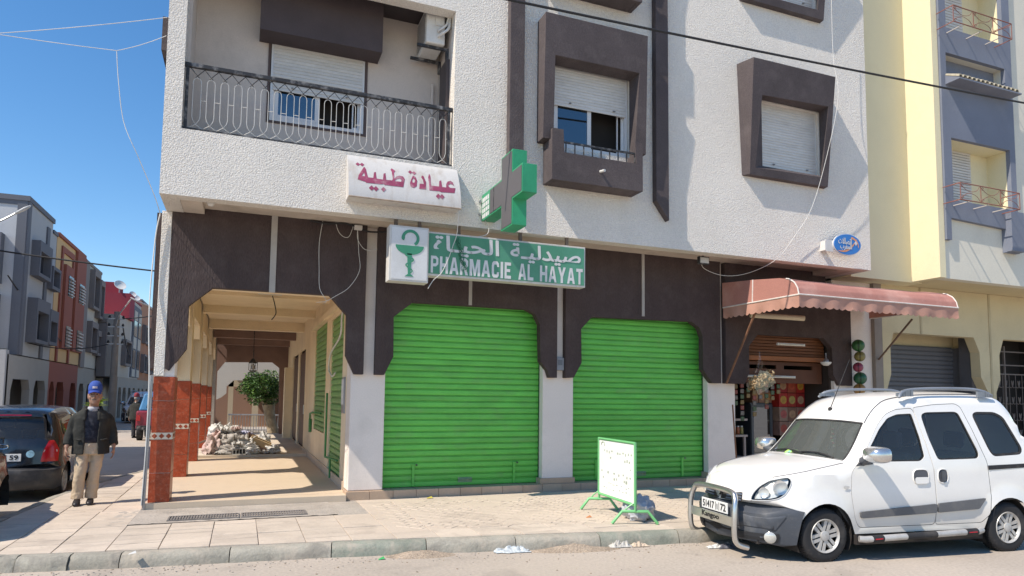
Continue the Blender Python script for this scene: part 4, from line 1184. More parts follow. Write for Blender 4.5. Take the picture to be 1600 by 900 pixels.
# ---------------------------------------------------------------- corner shop behind the awning
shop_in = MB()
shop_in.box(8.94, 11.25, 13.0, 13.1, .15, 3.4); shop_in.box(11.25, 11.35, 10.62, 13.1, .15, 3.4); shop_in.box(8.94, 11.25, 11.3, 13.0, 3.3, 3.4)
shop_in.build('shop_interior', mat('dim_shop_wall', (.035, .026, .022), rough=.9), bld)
WOODS = mat('orange_brown_wood', (.15, .052, .018), rough=.6, var=.2, vs=4, stretch=(.4, 1, 5), bump=.2, bs=20)
sh = thing('rolled_up_shutter', 'orange brown slatted shutter half rolled up over the shop doorway', 'shutter', (10.1, 10.7, 2.4))
for k in range(7):
    b = MB(); b.box(8.99, 11.2, 10.68 + .004 * (k % 2), 10.72, 2.60 + k * .062, 2.655 + k * .062); b.build('slat', WOODS, sh, bevel=.008)
b = MB(); b.box(8.99, 11.2, 10.60, 10.70, 2.50, 2.592); b.build('bottom_rail', mat('bright_orange_wood', (.25, .085, .026), rough=.55, var=.15, stretch=(.4, 1, 5)), sh, bevel=.01)
df = MB(); df.plate(rect(9.0, 11.2, 2.06, 2.49), [rect(9.25, 10.0, 2.34, 2.42), rect(10.2, 10.95, 2.34, 2.42)], 10.76, 10.80, 'y')
df.build('transom', mat('dark_red_wood', (.10, .035, .016), rough=.6, var=.15), sh)
def tube_lamp(loc, L, label):
    t = thing('fluorescent_lamp', label, 'lamp', loc, group='fluorescent lamps in the corner shop')
    b = MB(); b.box(loc[0] - L / 2, loc[0] + L / 2, loc[1], loc[1] + .04, loc[2], loc[2] + .045); b.build('fitting', PLASTW, t)
    b = MB(); b.tube([(loc[0] - L / 2 + .03, loc[1] - .015, loc[2] + .015), (loc[0] + L / 2 - .03, loc[1] - .015, loc[2] + .015)], .014, 8); b.build('tube', mat('lamp_tube', (.62, .60, .52), rough=.3), t)
tube_lamp((9.95, 10.28, 2.78), .68, 'short fluorescent lamp above the orange brown shutter')
tube_lamp((9.75, 10.66, 2.16), 1.3, 'long fluorescent lamp across the shop doorway under the orange rail')
gl_ = thing('globe_lamp', 'round white lamp hanging at the right of the shop doorway', 'lamp', (11.0, 10.45, 2.45))
b = MB(); b.lathe([(0, -.07), (.05, -.062), (.09, -.03), (.105, 0), (.10, .012)], (11.0, 10.45, 2.49), 16); b.build('bowl', PLASTW, gl_, smooth=60)
b = MB(); b.lathe([(.055, 0), (.05, .05), (.02, .07), (.012, .18)], (11.0, 10.45, 2.502), 12); b.build('holder', GREYM, gl_, smooth=60)
# hanging bag of snacks
bag = thing('snack_bag', 'clear plastic bag of brown snacks hanging beside the awning strut', 'bag', (8.95, 10.1, 1.9))
b = MB()
rings = []
for i, (z, r) in enumerate([(2.62, .008), (2.5, .03), (2.38, .075), (2.30, .12), (2.22, .17)]):
    rings.append([(8.95 + .05 * (2.62 - z) + r * math.cos(a) * (1 + .15 * math.sin(3 * a + i)), 10.05 + r * .6 * math.sin(a), z) for a in np.linspace(0, 2 * math.pi, 14, endpoint=False)])
b.loft(rings, caps=False)
PLB = bpy.data.materials.new('clear_plastic'); PLB.use_nodes = True
nt = PLB.node_tree; nt.nodes.clear(); o_ = _n(nt, 'ShaderNodeOutputMaterial'); a_ = _n(nt, 'ShaderNodeBsdfTransparent'); g_ = _n(nt, 'ShaderNodeBsdfGlossy'); g_.inputs['Roughness'].default_value = .15
m_ = _n(nt, 'ShaderNodeMixShader'); m_.inputs[0].default_value = .06; nt.links.new(a_.outputs[0], m_.inputs[1]); nt.links.new(g_.outputs[0], m_.inputs[2]); nt.links.new(m_.outputs[0], o_.inputs[0])
b.build('bag_neck', PLB, bag, smooth=70)
b = MB()
rr = random.Random(5)
for k in range(260):
    u = rr.random(); v = rr.random(); e = rr.uniform(-1, 1)
    X = 8.97 + (u - .5) * .50; Z = 1.98 + (u - .5) * .18 + v * .22; Y = 10.05 + e * .09 * (1 - abs(v - .4))
    s_ = rr.uniform(.014, .026); M = Matrix.Translation((X, Y, Z)) @ Matrix.Rotation(rr.random() * 6, 4, (rr.random(), rr.random(), .3))
    b.box(-s_, s_, -s_ * .7, s_ * .7, -s_ * .6, s_ * .6, M=M, mi=rr.choice((0, 0, 1)))
o = b.build('snacks', [mat('brown_snack', (.27, .165, .075), rough=.8, var=.3), mat('pale_snack', (.40, .30, .18), rough=.8)], bag); tag(o, kind='stuff')
b = MB(); c8 = [(8.70, 1.96), (8.80, 1.80), (9.22, 2.04), (9.14, 2.14), (9.02, 2.24), (8.84, 2.26)]
b.plate(c8, [], 9.925, 9.93, 'y'); b.build('bag_film', PLB, bag)
# string of toy balls in nets
BC = [((.035, .12, .045), 'green striped'), ((.20, .17, .06), 'yellow'), ((.24, .045, .08), 'pink'), ((.025, .10, .05), 'dark green'), ((.30, .16, .05), 'orange')]
for k, (c, nm) in enumerate(BC):
    z = 2.86 - k * .225; bx = 11.76 + (.0, .035, -.02, .03, .0)[k]
    t = thing('toy_ball', '%s toy ball, %s of the string hanging by the shop doorway' % (nm, ('topmost', 'second', 'middle one', 'fourth', 'lowest')[k]), 'ball', (bx, 10.33, z), group='string of toy balls at the shop doorway')
    b = MB(); N = 20; r = (.125, .108, .10, .128, .118)[k]
    for i in range(11):
        pass
    prof_ = [(max(0.002, r * math.sin(math.pi * i / 10)), -r * math.cos(math.pi * i / 10)) for i in range(11)]
    b.lathe(prof_, (bx, 10.33, z), N); b.m = [(1 if (j % N) % 4 == 0 else 0) for j in range(len(b.f))]
    c2 = tuple(min(1, q * .45) for q in c)
    b.build('ball', [mat('ball_' + nm.replace(' ', '_'), c, rough=.3, var=.15), mat('ball_dark_' + nm.replace(' ', '_'), c2, rough=.3)], t, smooth=60)
    b = MB(); b.tube([(bx, 10.33, z + r), (11.77, 10.33, z + .225 - r * .9)], .005, 4); b.build('string', WIREW, t)
# goods inside
random.seed(21)
def crate_panel(x0, x1, z0, z1, y, c1, c2, nm, label):
    t = thing(nm, label, 'box', ((x0 + x1) / 2, y, z0), group='product boxes stacked inside the corner shop')
    b = MB(); b.box(x0, x1, y, y + .25, z0, z1); b.build('carton', mat('carton_%.2f_%.2f' % (c1[0], c1[1]), c1, rough=.5, var=.2, vs=6), t, bevel=.004)
    b = MB()
    w = x1 - x0; h = z1 - z0
    b.plate([(x0 + w * (.5 + .38 * math.cos(a)), z0 + h * (.5 + .3 * math.sin(a))) for a in np.linspace(0, 2 * math.pi, 12, endpoint=False)], [], y - .003, y - .0005, 'y')
    b.build('print', mat('print_%.2f_%.2f' % (c2[0], c2[1]), c2, rough=.5, var=.3, vs=12), t)
reds = [((.36, .022, .016), (.40, .22, .04)), ((.30, .03, .02), (.36, .26, .08)), ((.26, .015, .015), (.34, .2, .12)), ((.30, .06, .03), (.38, .07, .04))]
pal = [((.24, .13, .10), (.30, .055, .04)), ((.27, .17, .125), (.34, .08, .07)), ((.20, .10, .07), (.34, .2, .13))]
for i in range(3):
    for j in range(4):
        c = reds[(i + j * 2) % 4] if j >= 2 else pal[(i + j) % 3]
        pos = ('lowest', 'second', 'third', 'topmost')[j]
        side = ('left', 'middle', 'right')[i]
        crate_panel(10.52 + i * .235, 10.745 + i * .235, .98 + j * .30, 1.27 + j * .30, 11.25, c[0], c[1], 'product_box', '%s box, %s of the %s stack on the shop wall' % ('red and yellow' if j >= 2 else 'pale printed', pos, side))
for i in range(3):
    crate_panel(9.98 + i * .18, 10.145 + i * .18, 1.66, 1.92, 11.45, (.25, .13, .08), (.4, .2, .08), 'product_box', '%s brown box on top of the drinks fridge' % ('left', 'middle', 'right')[i])
fr_ = thing('drinks_fridge', 'tall drinks fridge with glass door standing in the dim shop', 'fridge', (10.22, 11.6, .26))
b = MB(); b.box(9.92, 10.50, 11.45, 12.0, .26, 1.655); b.build('cabinet', mat('fridge_grey', (.05, .055, .065), rough=.4), fr_)
b = MB(); b.plate(rect(9.93, 10.49, .34, 1.63), [rect(9.99, 10.43, .42, 1.56)], 11.42, 11.449, 'y'); d = b.build('door', mat('fridge_frame', (.08, .085, .095), rough=.4), fr_)
b = MB(); b.box(9.99, 10.43, 11.432, 11.437, .42, 1.56); b.build('pane', WINGLASS, d)
sf = thing('shop_counter', 'small pale shelf counter at the left edge of the shop doorway', 'shelf', (9.05, 11.2, .26))
SHP = mat('pale_shelf', (.36, .30, .27), rough=.7)
for z in (.55, .98, 1.30):
    b = MB(); b.box(8.94, 9.42, 10.95, 11.35, z, z + .04); b.build('shelf', SHP, sf)
for X in (8.95, 9.34):
    b = MB(); b.box(X, X + .04, 10.96, 11.0, .26, 1.0); b.build('leg', SHP, sf)
for k in range(5):
    t = thing('jar', '%s small jar on the shop counter shelf' % ('leftmost', 'second', 'middle', 'fourth', 'rightmost')[k], 'jar', (8.99 + k * .09, 11.05, 1.02), group='jars on the shop counter')
    b = MB(); b.lathe([(.03, 0), (.036, .02), (.036, .12), (.028, .15)], (8.99 + k * .09, 11.05, 1.02), 10); b.build('body', mat('jar_%d' % k, ((.30, .08, .03), (.25, .2, .06), (.12, .06, .03))[k % 3], rough=.3), t, smooth=50)
    b = MB(); b.lathe([(.03, 0), (.03, .025)], (8.99 + k * .09, 11.05, 1.1702), 10); b.build('lid', GREYM, t)
for k in range(8):
    X = 9.14 + k * .155
    t = thing('snack_strip', '%s strip of small snack packets hanging inside the doorway' % ('leftmost', 'second', 'third', 'fourth', 'fifth', 'sixth', 'seventh', 'rightmost')[k], 'snack strip', (X, 10.95, 1.5), group='strips of packets hanging in the shop')
    for j in range((4, 7, 3, 6, 3, 5, 3, 2)[k]):
        b = MB(); z = 1.98 - j * .11 + .02 * (k % 3); b.box(X - .045, X + .045, 10.94, 10.97, z - .045, z + .045, M=None)
        b.build('packet', mat('packet_%d' % ((k + j) % 4), ((.20, .13, .05), (.22, .05, .04), (.15, .13, .12), (.06, .10, .05))[(k + j) % 4], rough=.35, var=.3, vs=14), t, bevel=.012)
rod = MB(); rod.tube([(8.52, 10.30, 1.62), (8.72, 10.42, .15)], .014, 6)
place_base(rod, 'iron_rod', RUST, 'thin rusty rod leaning on the white pier left of the shop', 'rod')

# ---------------------------------------------------------------- air conditioner on the balcony wall
ac = thing('air_conditioner', 'old white air conditioner unit hung on the right wall of the balcony', 'air conditioner', (2.6, 10.1, 7.1))
b = MB(); b.box(2.42, 2.72, 9.86, 10.5, 7.16, 7.74); b.build('case', PLASTW, ac, bevel=.02)
b = MB()
for k in range(14): b.tube([(2.415, 9.93, 7.22 + k * .034), (2.415, 10.43, 7.22 + k * .034)], .006, 4)
b.build('fan_grille', GREYM, ac)
b = MB(); b.box(2.56, 2.70, 9.845, 9.858, 7.45, 7.7); b.build('cover', PLASTW, ac, bevel=.006)
b = MB(); b.tube(smoothpath([(2.60, 9.855, 7.36), (2.64, 9.78, 7.37), (2.72, 9.78, 7.46), (2.76, 9.82, 7.62), (2.79, 9.9, 7.72)]), .018, 6); b.tube(smoothpath([(2.60, 9.855, 7.28), (2.66, 9.77, 7.30), (2.75, 9.77, 7.40), (2.78, 9.82, 7.6), (2.795, 9.9, 7.72)]), .022, 6); b.build('pipe', WIREW, ac)
for Y in (9.95, 10.4):
    b = MB(); b.box(2.30, 2.80, Y - .02, Y + .02, 7.115, 7.155); b.box(2.755, 2.80, Y - .02, Y + .02, 6.95, 7.115); b.build('bracket', BLACKM, ac)

# ---------------------------------------------------------------- cables
def cable(name, pts, r, m, label, group=None, n=6):
    b = MB(); b.tube(pts, r, n)
    o = place_base(b, name, m, label, 'cable', group); return o
cable('power_cable', sag((1.2, 8.0, 6.88), (16.0, 8.0, 7.50), .05, 24), .017, WIRE, 'thick black cable strung in front of the white facade')
cable('power_cable', sag((-8.6, 20.0, 5.50), (-1.22, 20.0, 4.90), .10, 20), .022, WIRE, 'black cable crossing the side street to the corner building')
cable('phone_wire', sag((-3.6, 9.5, 5.75), (-1.11, 9.62, 6.62), .03), .0042, WIREW, 'upper thin white wire reaching the upper left edge of the facade')
cable('phone_wire', sag((-1.64, 9.5, 6.0), (-1.11, 9.62, 6.37), .02), .0042, WIREW, 'short white wire from the upper left facade edge to the hanging loop')
cable('phone_wire', sag((-4.2, 9.5, 5.95), (-1.64, 9.5, 6.0), .03), .004, WIREW, 'lower thin white wire running out of the picture at the left')
cable('phone_wire', smoothpath([(-1.64, 9.5, 5.99), (-1.60, 9.5, 5.6), (-1.52, 9.52, 5.1), (-1.35, 9.56, 4.7), (-1.2, 10.0, 4.35), (-1.16, 10.44, 4.2)]), .005, WIREW, 'thin white wire hanging down past the corner of the overhang')
cable('phone_wire', smoothpath([(-1.16, 10.44, 4.2), (-1.20, 10.44, 3.9), (-1.23, 10.44, 3.2), (-1.22, 10.4, 2.6), (-1.185, 10.42, 1.9), (-1.18, 10.42, 1.0), (-1.20, 10.42, .2)]), .009, WIREW, 'white cable running down the corner pillar')
cable('drain_pipe', [(-1.175, 10.44, .12), (-1.165, 10.45, 1.2), (-1.16, 10.455, 1.95)], .022, GREYM, 'thin grey pipe up the left edge of the corner pillar')
cable('phone_wire', smoothpath([(10.15, 9.3, 9.5), (10.16, 9.3, 8.2), (10.17, 9.22, 7.4), (9.95, 9.3, 6.3), (9.7, 9.45, 5.3), (9.3, 9.5, 4.7), (8.9, 9.52, 4.26), (8.6, 9.9, 4.05), (8.2, 10.1, 4.0), (7.75, 10.1, 4.1), (7.62, 10.0, 4.25)]), .005, WIREW, 'white wire looping from the upper floor to the flood lamp')
cable('fascia_wire', smoothpath([(1.03, 10.44, 4.33), (.99, 10.44, 4.0), (1.0, 10.44, 3.6), (1.02, 10.44, 3.3), (1.12, 10.46, 3.13), (1.1, 10.6, 3.1)]), .0045, WIREW, 'white wire hanging down the fascia left of the white joint box')
cable('fascia_wire', smoothpath([(1.55, 10.44, 4.28), (1.58, 10.44, 3.9), (1.6, 10.44, 3.62), (1.45, 10.44, 3.35), (1.25, 10.44, 3.2), (1.12, 10.46, 3.12), (1.0, 10.7, 3.12)]), .0045, WIREW, 'grey wire drooping from the joint box to the arch')
cable('fascia_wire', smoothpath([(1.22, 10.44, 4.33), (1.27, 10.44, 4.19), (1.35, 10.44, 4.12), (1.43, 10.44, 4.14), (1.49, 10.44, 4.32)]), .0045, WIREW, 'small wire loop on the fascia beside the joint box')
cable('fascia_wire', smoothpath([(1.55, 10.44, 4.25), (1.56, 10.44, 4.1), (1.65, 10.44, 3.97), (1.75, 10.44, 3.95), (1.86, 10.44, 3.98)]), .0045, WIREW, 'white wire loop from the joint box to the pier strip')
cable('fascia_cable', smoothpath([(.85, 10.44, 4.32), (1.1, 10.44, 4.30), (1.35, 10.44, 4.33), (1.55, 10.44, 4.29), (1.75, 10.44, 4.24), (2.1, 10.44, 4.28)]), .014, WIRE, 'black cable bundle under the soffit above the arcade')
jb = thing('joint_box', 'white electrical joint box with cables at the top of the brown fascia', 'joint box', (1.56, 10.44, 4.25))
b = MB(); b.box(1.50, 1.62, 10.40, 10.478, 4.25, 4.32); b.build('box', PLASTW, jb, bevel=.008)
b = MB(); b.box(1.52, 1.60, 10.392, 10.399, 4.26, 4.31); b.build('lid', PLASTW, jb)
cable('sign_wire', smoothpath([(2.84, 9.3, 4.5), (2.83, 9.35, 4.25), (2.84, 9.44, 4.08), (2.78, 9.43, 3.9), (2.72, 9.43, 3.72), (2.62, 9.43, 3.5), (2.5, 9.43, 3.38), (2.42, 9.42, 3.25)]), .0055, WIREW, 'frayed white wire dangling over the pharmacy sign')
cable('sign_wire', smoothpath([(3.30, 9.5, 4.36), (3.36, 9.5, 4.25), (3.33, 9.5, 4.15), (3.2, 9.5, 4.1)]), .006, WIREW, 'thin wire under the green cross')
tg = thing('rope_tangle', 'dark green tangle of old rope over the letters of the pharmacy sign', 'rope', (2.93, 9.45, 3.5))
b = MB(); rr = random.Random(11)
for k in range(6):
    z = 4.03; x = 2.86; p = []
    for i in range(9):
        p.append((x + rr.uniform(-.04, .05) + i * .014, 9.45 + rr.uniform(-.006, .004), z - i * .058 + rr.uniform(-.03, .03)))
    b.tube(smoothpath(p, 4), .0035, 4)
b.build('strands', mat('green_rope', (.03, .15, .09), rough=.9), tg)
# arcade lamp, meter and cables inside
al = thing('hanging_lantern', 'dark hanging lantern on a chain in the middle of the arcade', 'lantern', (.28, 22.4, 2.45))
b = MB(); b.tube([(.28, 22.4, 3.68), (.28, 22.4, 2.8)], .014, 6); b.build('chain', BLACKM, al)
b = MB(); b.lathe([(.03, 2.82), (.10, 2.72), (.13, 2.70), (.13, 2.67)], (.28, 22.4, 0), 8); b.lathe([(.12, 2.45), (.08, 2.41), (.02, 2.40)], (.28, 22.4, 0), 8)
for k in range(6):
    a = k * math.pi / 3; b.tube([(.28 + .12 * math.cos(a), 22.4 + .12 * math.sin(a), 2.45), (.28 + .12 * math.cos(a), 22.4 + .12 * math.sin(a), 2.68)], .009, 4)
b.build('cage', BLACKM, al)
b = MB(); b.lathe([(.005, 2.46), (.05, 2.5), (.055, 2.58), (.02, 2.66)], (.28, 22.4, 0), 10); b.build('bulb', PLASTW, al, smooth=60)
eb = thing('fuse_box', 'white framed fuse box on the first arcade beam', 'fuse box', (.42, 13.2, 3.55))
b = MB(); b.plate(rect(.20, .62, 3.555, 3.695), [rect(.28, .54, 3.585, 3.665)], 13.24, 13.288, 'y'); b.build('frame', PLASTW, eb)
b = MB(); b.box(.28, .54, 13.27, 13.288, 3.585, 3.665); b.build('panel', mat('fuse_panel', (.10, .08, .07)), eb)
cable('arcade_wire', smoothpath([(.45, 13.2, 3.53), (.5, 13.2, 3.35), (.52, 13.2, 3.2), (.45, 13.2, 3.08)]), .01, WIRE, 'short black wire hanging from the first arcade beam')
cable('arcade_wire', smoothpath([(1.5, 11.2, 3.2), (1.47, 11.3, 3.0), (1.49, 11.6, 2.7), (1.44, 12.4, 2.45), (1.47, 12.9, 2.2), (1.5, 12.6, 2.05), (1.5, 12.2, 2.1)]), .016, WIREW, 'white hose hanging on the arcade wall over the green shutters')
# ---------------------------------------------------------------- yellow building at the right
yb_ = thing('yellow_building', 'pale yellow building with grey blue window panel, right of the white building', 'building', (15, 10.4, .1))
YEL = mat('pale_yellow_paint', (.75, .67, .45), rough=.9, var=.05, vs=.8, bump=.15, bs=30, bdist=.004, dirt=(.52, .45, .29), dirt_amt=.3, dirt_s=.8)
YELW = mat('cream_white_paint', (.68, .64, .54), rough=.9, var=.06, vs=.8, bump=.2, bs=30, bdist=.004, dirt=(.46, .43, .37), dirt_amt=.35, dirt_s=1)
BLUEG = mat('grey_blue_paint', (.175, .195, .245), rough=.9, var=.08, vs=1.2, bump=.2, bs=28, bdist=.004, dirt=(.28, .29, .32), dirt_amt=.3, dirt_s=1.6)
YEL2 = mat('dull_yellow_paint', (.60, .50, .31), rough=.9, var=.07, vs=1, bump=.15, bs=25, bdist=.004, dirt=(.42, .35, .23), dirt_amt=.4, dirt_s=1.2)
BF = 9.41; BX = 13.01
b = MB(); b.box(11.302, BX + .3, 10.05, 12, 4.22, 13); b.build('recessed_wall', YEL, yb_)
b = MB(); b.box(BX, 13.18, BF + .001, 10.4, 4.235, 13); b.build('bay_side', YEL, yb_)
Wn1 = (13.43, 15.27, 5.86, 7.18); Wn2 = (13.40, 15.2, 9.55, 11.0); Nic = (13.36, 15.22, 8.42, 9.0)
b = MB(); b.plate(rect(13.181, 18.5, 4.235, 13), [rect(*Wn1), rect(*Wn2), rect(*Nic)], BF + .05, BF + .25, 'y'); b.build('bay_front', YELW, yb_)
b = MB(); b.plate([(13.19, 5.02), (13.34, 5.02), (13.34, 5.48), (15.02, 5.42), (15.02, 4.92), (15.44, 4.92), (15.46, 13), (13.20, 13)], [rect(Wn1[0], Wn1[1], Wn1[2], Wn1[3]), rect(*Wn2), rect(*Nic)], BF - .04, BF + .05 - .002, 'y')
b.build('window_panel', BLUEG, yb_)
b = MB(); b.box(15.02, 15.44, BF - .16, BF - .041, 4.93, 5.78); b.build('corbel', BLUEG, yb_)
b = MB(); b.box(13.20, 18.5, BF + .251, 12.5, 4.30, 4.6); b.box(BX + .01, 18.5, BF + .251, 12, 4.24, 4.299); b.build('bay_soffit', YEL2, yb_)
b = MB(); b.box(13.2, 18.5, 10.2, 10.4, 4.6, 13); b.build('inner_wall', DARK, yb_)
REV = .50
def ywin(xa, xb, z0, z1, label):
    e = thing('window', label, None, ((xa + xb) / 2, BF, z0)); e.parent = yb_; e.matrix_parent_inverse = WM[yb_.name].inverted()
    y1 = BF + REV
    b = MB(); b.box(xb - .006, xb + .03, BF + .052, y1, z0 - .03, z1 + .03); b.box(xa - .03, xa + .006, BF + .052, y1, z0 - .03, z1 + .03); b.box(xa + .007, xb - .007, BF + .052, y1, z1 - .006, z1 + .03); b.box(xa + .007, xb - .007, BF + .052, y1, z0 - .03, z0 + .006); b.build('reveal', YEL, e)
    xs = xb - .58
    b = MB(); b.box(xs, xb, y1 - .04, y1, z0, z1); b.build('side_wall', YEL, e)
    n = 22; h = (z1 - z0) / n; b = MB()
    b.loft([[(xx, d, zz) for d, zz in [(0, 0), (-.01, .004), (-.014, h * .4), (-.01, h * .8), (-.001, h * .9)]] for xx in (-(xs - xa) / 2, (xs - xa) / 2)], closed=False, caps=False); me = b.mesh('slat', SHUTW, 40)
    for k in range(n):
        o = bpy.data.objects.new('slat', me); COL.objects.link(o); o.parent = e; o.location = ((xa + xs) / 2 - (xa + xb) / 2, REV - .06, k * h)
    # red ironwork window guard standing off the wall
    RI = mat('red_brown_iron', (.24, .09, .065), rough=.7)
    yo = BF - .40; zz0, zz1 = z0 - .12, z0 + .22
    X0, X1 = 13.12, 14.92
    b = MB()
    b.tube([(X0, BF - .04, zz1), (X0, yo, zz1), (X1, yo, zz1), (X1, BF - .04, zz1)], .011, 5); b.tube([(X0, BF - .04, zz0), (X0, yo, zz0), (X1, yo, zz0), (X1, BF - .04, zz0)], .011, 5)
    w = (X1 - X0) / 3
    for k in range(4): b.tube([(X0 + k * w, yo, zz0), (X0 + k * w, yo, zz1)], .009, 5)
    for k in range(3):
        xm = X0 + k * w
        for s_ in (1, -1):
            zm = (zz0 + zz1) / 2
            b.tube(smoothpath([(xm + .02, yo, zm + s_ * .14), (xm + w * .25, yo, zm + s_ * .05), (xm + w * .5, yo, zm + s_ * .015), (xm + w * .8, yo, zm + s_ * .06), (xm + w * .95, yo, zm + s_ * .15)], 4), .006, 4)
            b.tube([(xm + .06 + .03 * math.cos(t), yo, zm + s_ * .12 + .03 * math.sin(t)) for t in np.linspace(0, 5, 8)], .005, 4)
    b.build('window_guard', RI, e)
    for k in range(3):
      b = MB(); b.tube([(X0 + .3 + k * w, yo, zz0), (X0 + .3 + k * w, BF - .04, zz0)], .012, 5)
      b.build('guard_bracket', mat('pale_iron', (.5, .46, .42), rough=.6), e)
ywin(*Wn1, 'lower yellow building window with closed blind and red iron guard')
ywin(*Wn2, 'upper yellow building window with closed blind and red iron guard')
# niche with a little tiled canopy
b = MB(); b.box(Nic[0], Nic[1], BF + .20, BF + .24, Nic[2], Nic[3]); b.box(Nic[0] - .02, Nic[0], BF + .0, BF + .24, Nic[2], Nic[3]); b.build('niche', BLUEG, yb_)
cn = thing('tile_canopy', 'little sloping clay tile canopy', None, (14.3, BF, 8.3)); del cn['label']; cn.parent = yb_; cn.matrix_parent_inverse = WM[yb_.name].inverted()
CT = mat('dusty_clay_tile', (.40, .36, .27), rough=.95, var=.2, vs=8)
me = None
for k in range(14):
    X = 13.38 + k * .135
    if me is None:
        b = MB(); r0 = [(.06 * math.cos(a), -.30, .06 * math.sin(a)) for a in np.linspace(0, math.pi, 7)] + [(.045 * math.cos(a), -.30, .045 * math.sin(a)) for a in np.linspace(math.pi, 0, 7)]
        r1_ = [(p[0] * .85, .02, p[2] * .85 + .16) for p in r0]; b.loft([r0, r1_]); me = b.mesh('roof_tile', CT, 60)
    o = bpy.data.objects.new('roof_tile', me); COL.objects.link(o); o.parent = cn; o.location = (X - 14.3, 0 - .03, .05 + random.uniform(-.006, .006))
b = MB(); b.add([(13.32, BF - .34, 8.33), (15.26, BF - .34, 8.33), (15.26, BF - .041, 8.48), (13.32, BF - .041, 8.48), (13.32, BF - .34, 8.30), (15.26, BF - .34, 8.30), (15.26, BF - .041, 8.30), (13.32, BF - .041, 8.30)], [(0, 1, 2, 3), (7, 6, 5, 4), (0, 4, 5, 1), (1, 5, 6, 2), (3, 7, 4, 0)]); b.build('canopy_slab', BLUEG, cn)
# ground floor arcade
arch1 = [(12.85, 2.08 - .3), (12.62, 1.5), (12.62, .14)]
o1 = [(12.72, .142), (12.72, 1.95), (12.86, 2.30), (12.86, 2.9), (12.97, 3.20), (15.50, 3.20), (15.68, 2.86), (15.70, 2.30), (15.92, 1.95), (15.92, .142)]
o2 = [(16.20, .142), (16.20, 1.95), (16.36, 2.25), (16.36, 2.82), (16.52, 3.20), (18.3, 3.20), (18.3, .142)]
wall = [(12.601, .14)] + o1 + o2 + [(18.5, .14), (18.5, 4.235), (12.601, 4.235)]
b = MB(); b.plate(wall, [], YF, YF + .22, 'y'); b.build('arcade_front', YEL2, yb_)
for q in ((13.78, 13.83, 3.2), (16.03, 16.09, .2)):
    b = MB(); b.box(q[0], q[1], YF - .012, YF - .001, q[2], 4.23); b.build('groove', mat('groove', (.45, .37, .23), rough=.9), yb_)
b = MB(); b.box(12.6, 16.2, 11.25, 11.35, 2.98, 4.2); b.box(12.6, 18.4, YF + .222, 11.25, 3.6, 3.7); b.box(15.9, 16.2, YF + .222, 11.35, .14, 4.2); b.build('arcade_wall', YEL2, yb_)
rs_ = thing('roller_shutter', 'dark grey closed roller shutter behind the yellow arch', None, (14.6, 11.2, .2)); rs_.parent = yb_; rs_.matrix_parent_inverse = WM[yb_.name].inverted()
GSH = mat('dark_grey_shutter', (.115, .115, .125), rough=.55, var=.1)
n = 27; h = (3.02 - .2) / n; b = MB(); b.loft([[(xx, d, zz) for d, zz in slat_profile(h)] for xx in (-1.25, 1.15)], closed=False, caps=False); me = b.mesh('slat', GSH, 50)
for k in range(n):
    o = bpy.data.objects.new('slat', me); COL.objects.link(o); o.parent = rs_; o.location = (0, 0, k * h)
b = MB(); b.box(15.715, 15.899, YF + .223, 10.995, .145, 3.3); b.build('side_jamb', mat('dark_jamb', (.10, .095, .10), rough=.8, var=.12), yb_)
for q in ((13.28, 13.34, 11.1, 11.25, .2, 3.0), (15.76, 15.9, 11.0, 11.25, .2, 3.0)):
    b = MB(); b.box(*q); b.build('guide_rail', mat('dark_rail', (.09, .085, .09), rough=.6), rs_)
# ornamental iron gate in the second arch
ig = thing('iron_gate', 'ornamental wrought iron gate', None, (17.3, 10.95, .15)); del ig['label']; ig.parent = yb_; ig.matrix_parent_inverse = WM[yb_.name].inverted()
IR = mat('dull_gate_iron', (.16, .13, .115), rough=.6)
b = MB(); 
for X in (16.3, 17.25, 18.2): b.box(X - .02, X + .02, 10.93, 10.97, .15, 3.1)
for z in (.2, 2.4, 2.62, 2.95): b.box(16.3, 18.2, 10.935, 10.965, z, z + .03)
b.build('frame', IR, ig)
b = MB()
for X in np.arange(16.45, 18.2, .24):
    for z in np.arange(.35, 2.35, .4):
        for s_ in (1, -1):
            b.tube([(X + s_ * (.10 - .09 * t / 5.5 * math.cos(t) * .9 - .01 * t), 10.95, z + .2 + .14 * math.sin(t) * (1 - t / 8)) for t in np.linspace(0, 5.5, 12)], .009, 4)
    b.tube([(X, 10.95, .2), (X, 10.95, 2.4)], .008, 4)
b.build('scrolls', IR, ig)
b = MB(); b.box(16.2, 20.4, 11.3, 11.4, .15, 3.6); b.box(18.4, 18.5, 10.71, 11.3, .15, 3.6); b.build('dark_entry', DARK, yb_)
# ---------------------------------------------------------------- vehicles
CARW = mat('white_car_paint', (.80, .785, .75), rough=.35, var=.02, fine=.01, spec=.5, coat=.7, dirt=(.62, .585, .53), dirt_amt=.3, dirt_s=1.5, zdust=((.44, .40, .345), .24, .74, .62))
CARK = mat('black_car_paint', (.012, .013, .016), rough=.25, var=.05, spec=.5, coat=.8, dirt=(.10, .09, .08), dirt_amt=.35, dirt_s=2)
BUMP_ = mat('dark_grey_bumper', (.060, .068, .082), rough=.55, var=.12, vs=3, fine=.05, dirt=(.20, .19, .17), dirt_amt=.4, dirt_s=4)
CHROME = mat('chrome', (.62, .62, .62), rough=.15, metal=1.0, var=.03)
SILV = mat('silver_plastic', (.48, .47, .45), rough=.42, metal=.25, var=.06, dirt=(.25, .22, .19), dirt_amt=.5, dirt_s=9)
CARG = glass('car_glass', (.12, .125, .125), .82, ior=1.5, mixd=.16)
LENS = bpy.data.materials.new('lamp_glass'); LENS.use_nodes = True
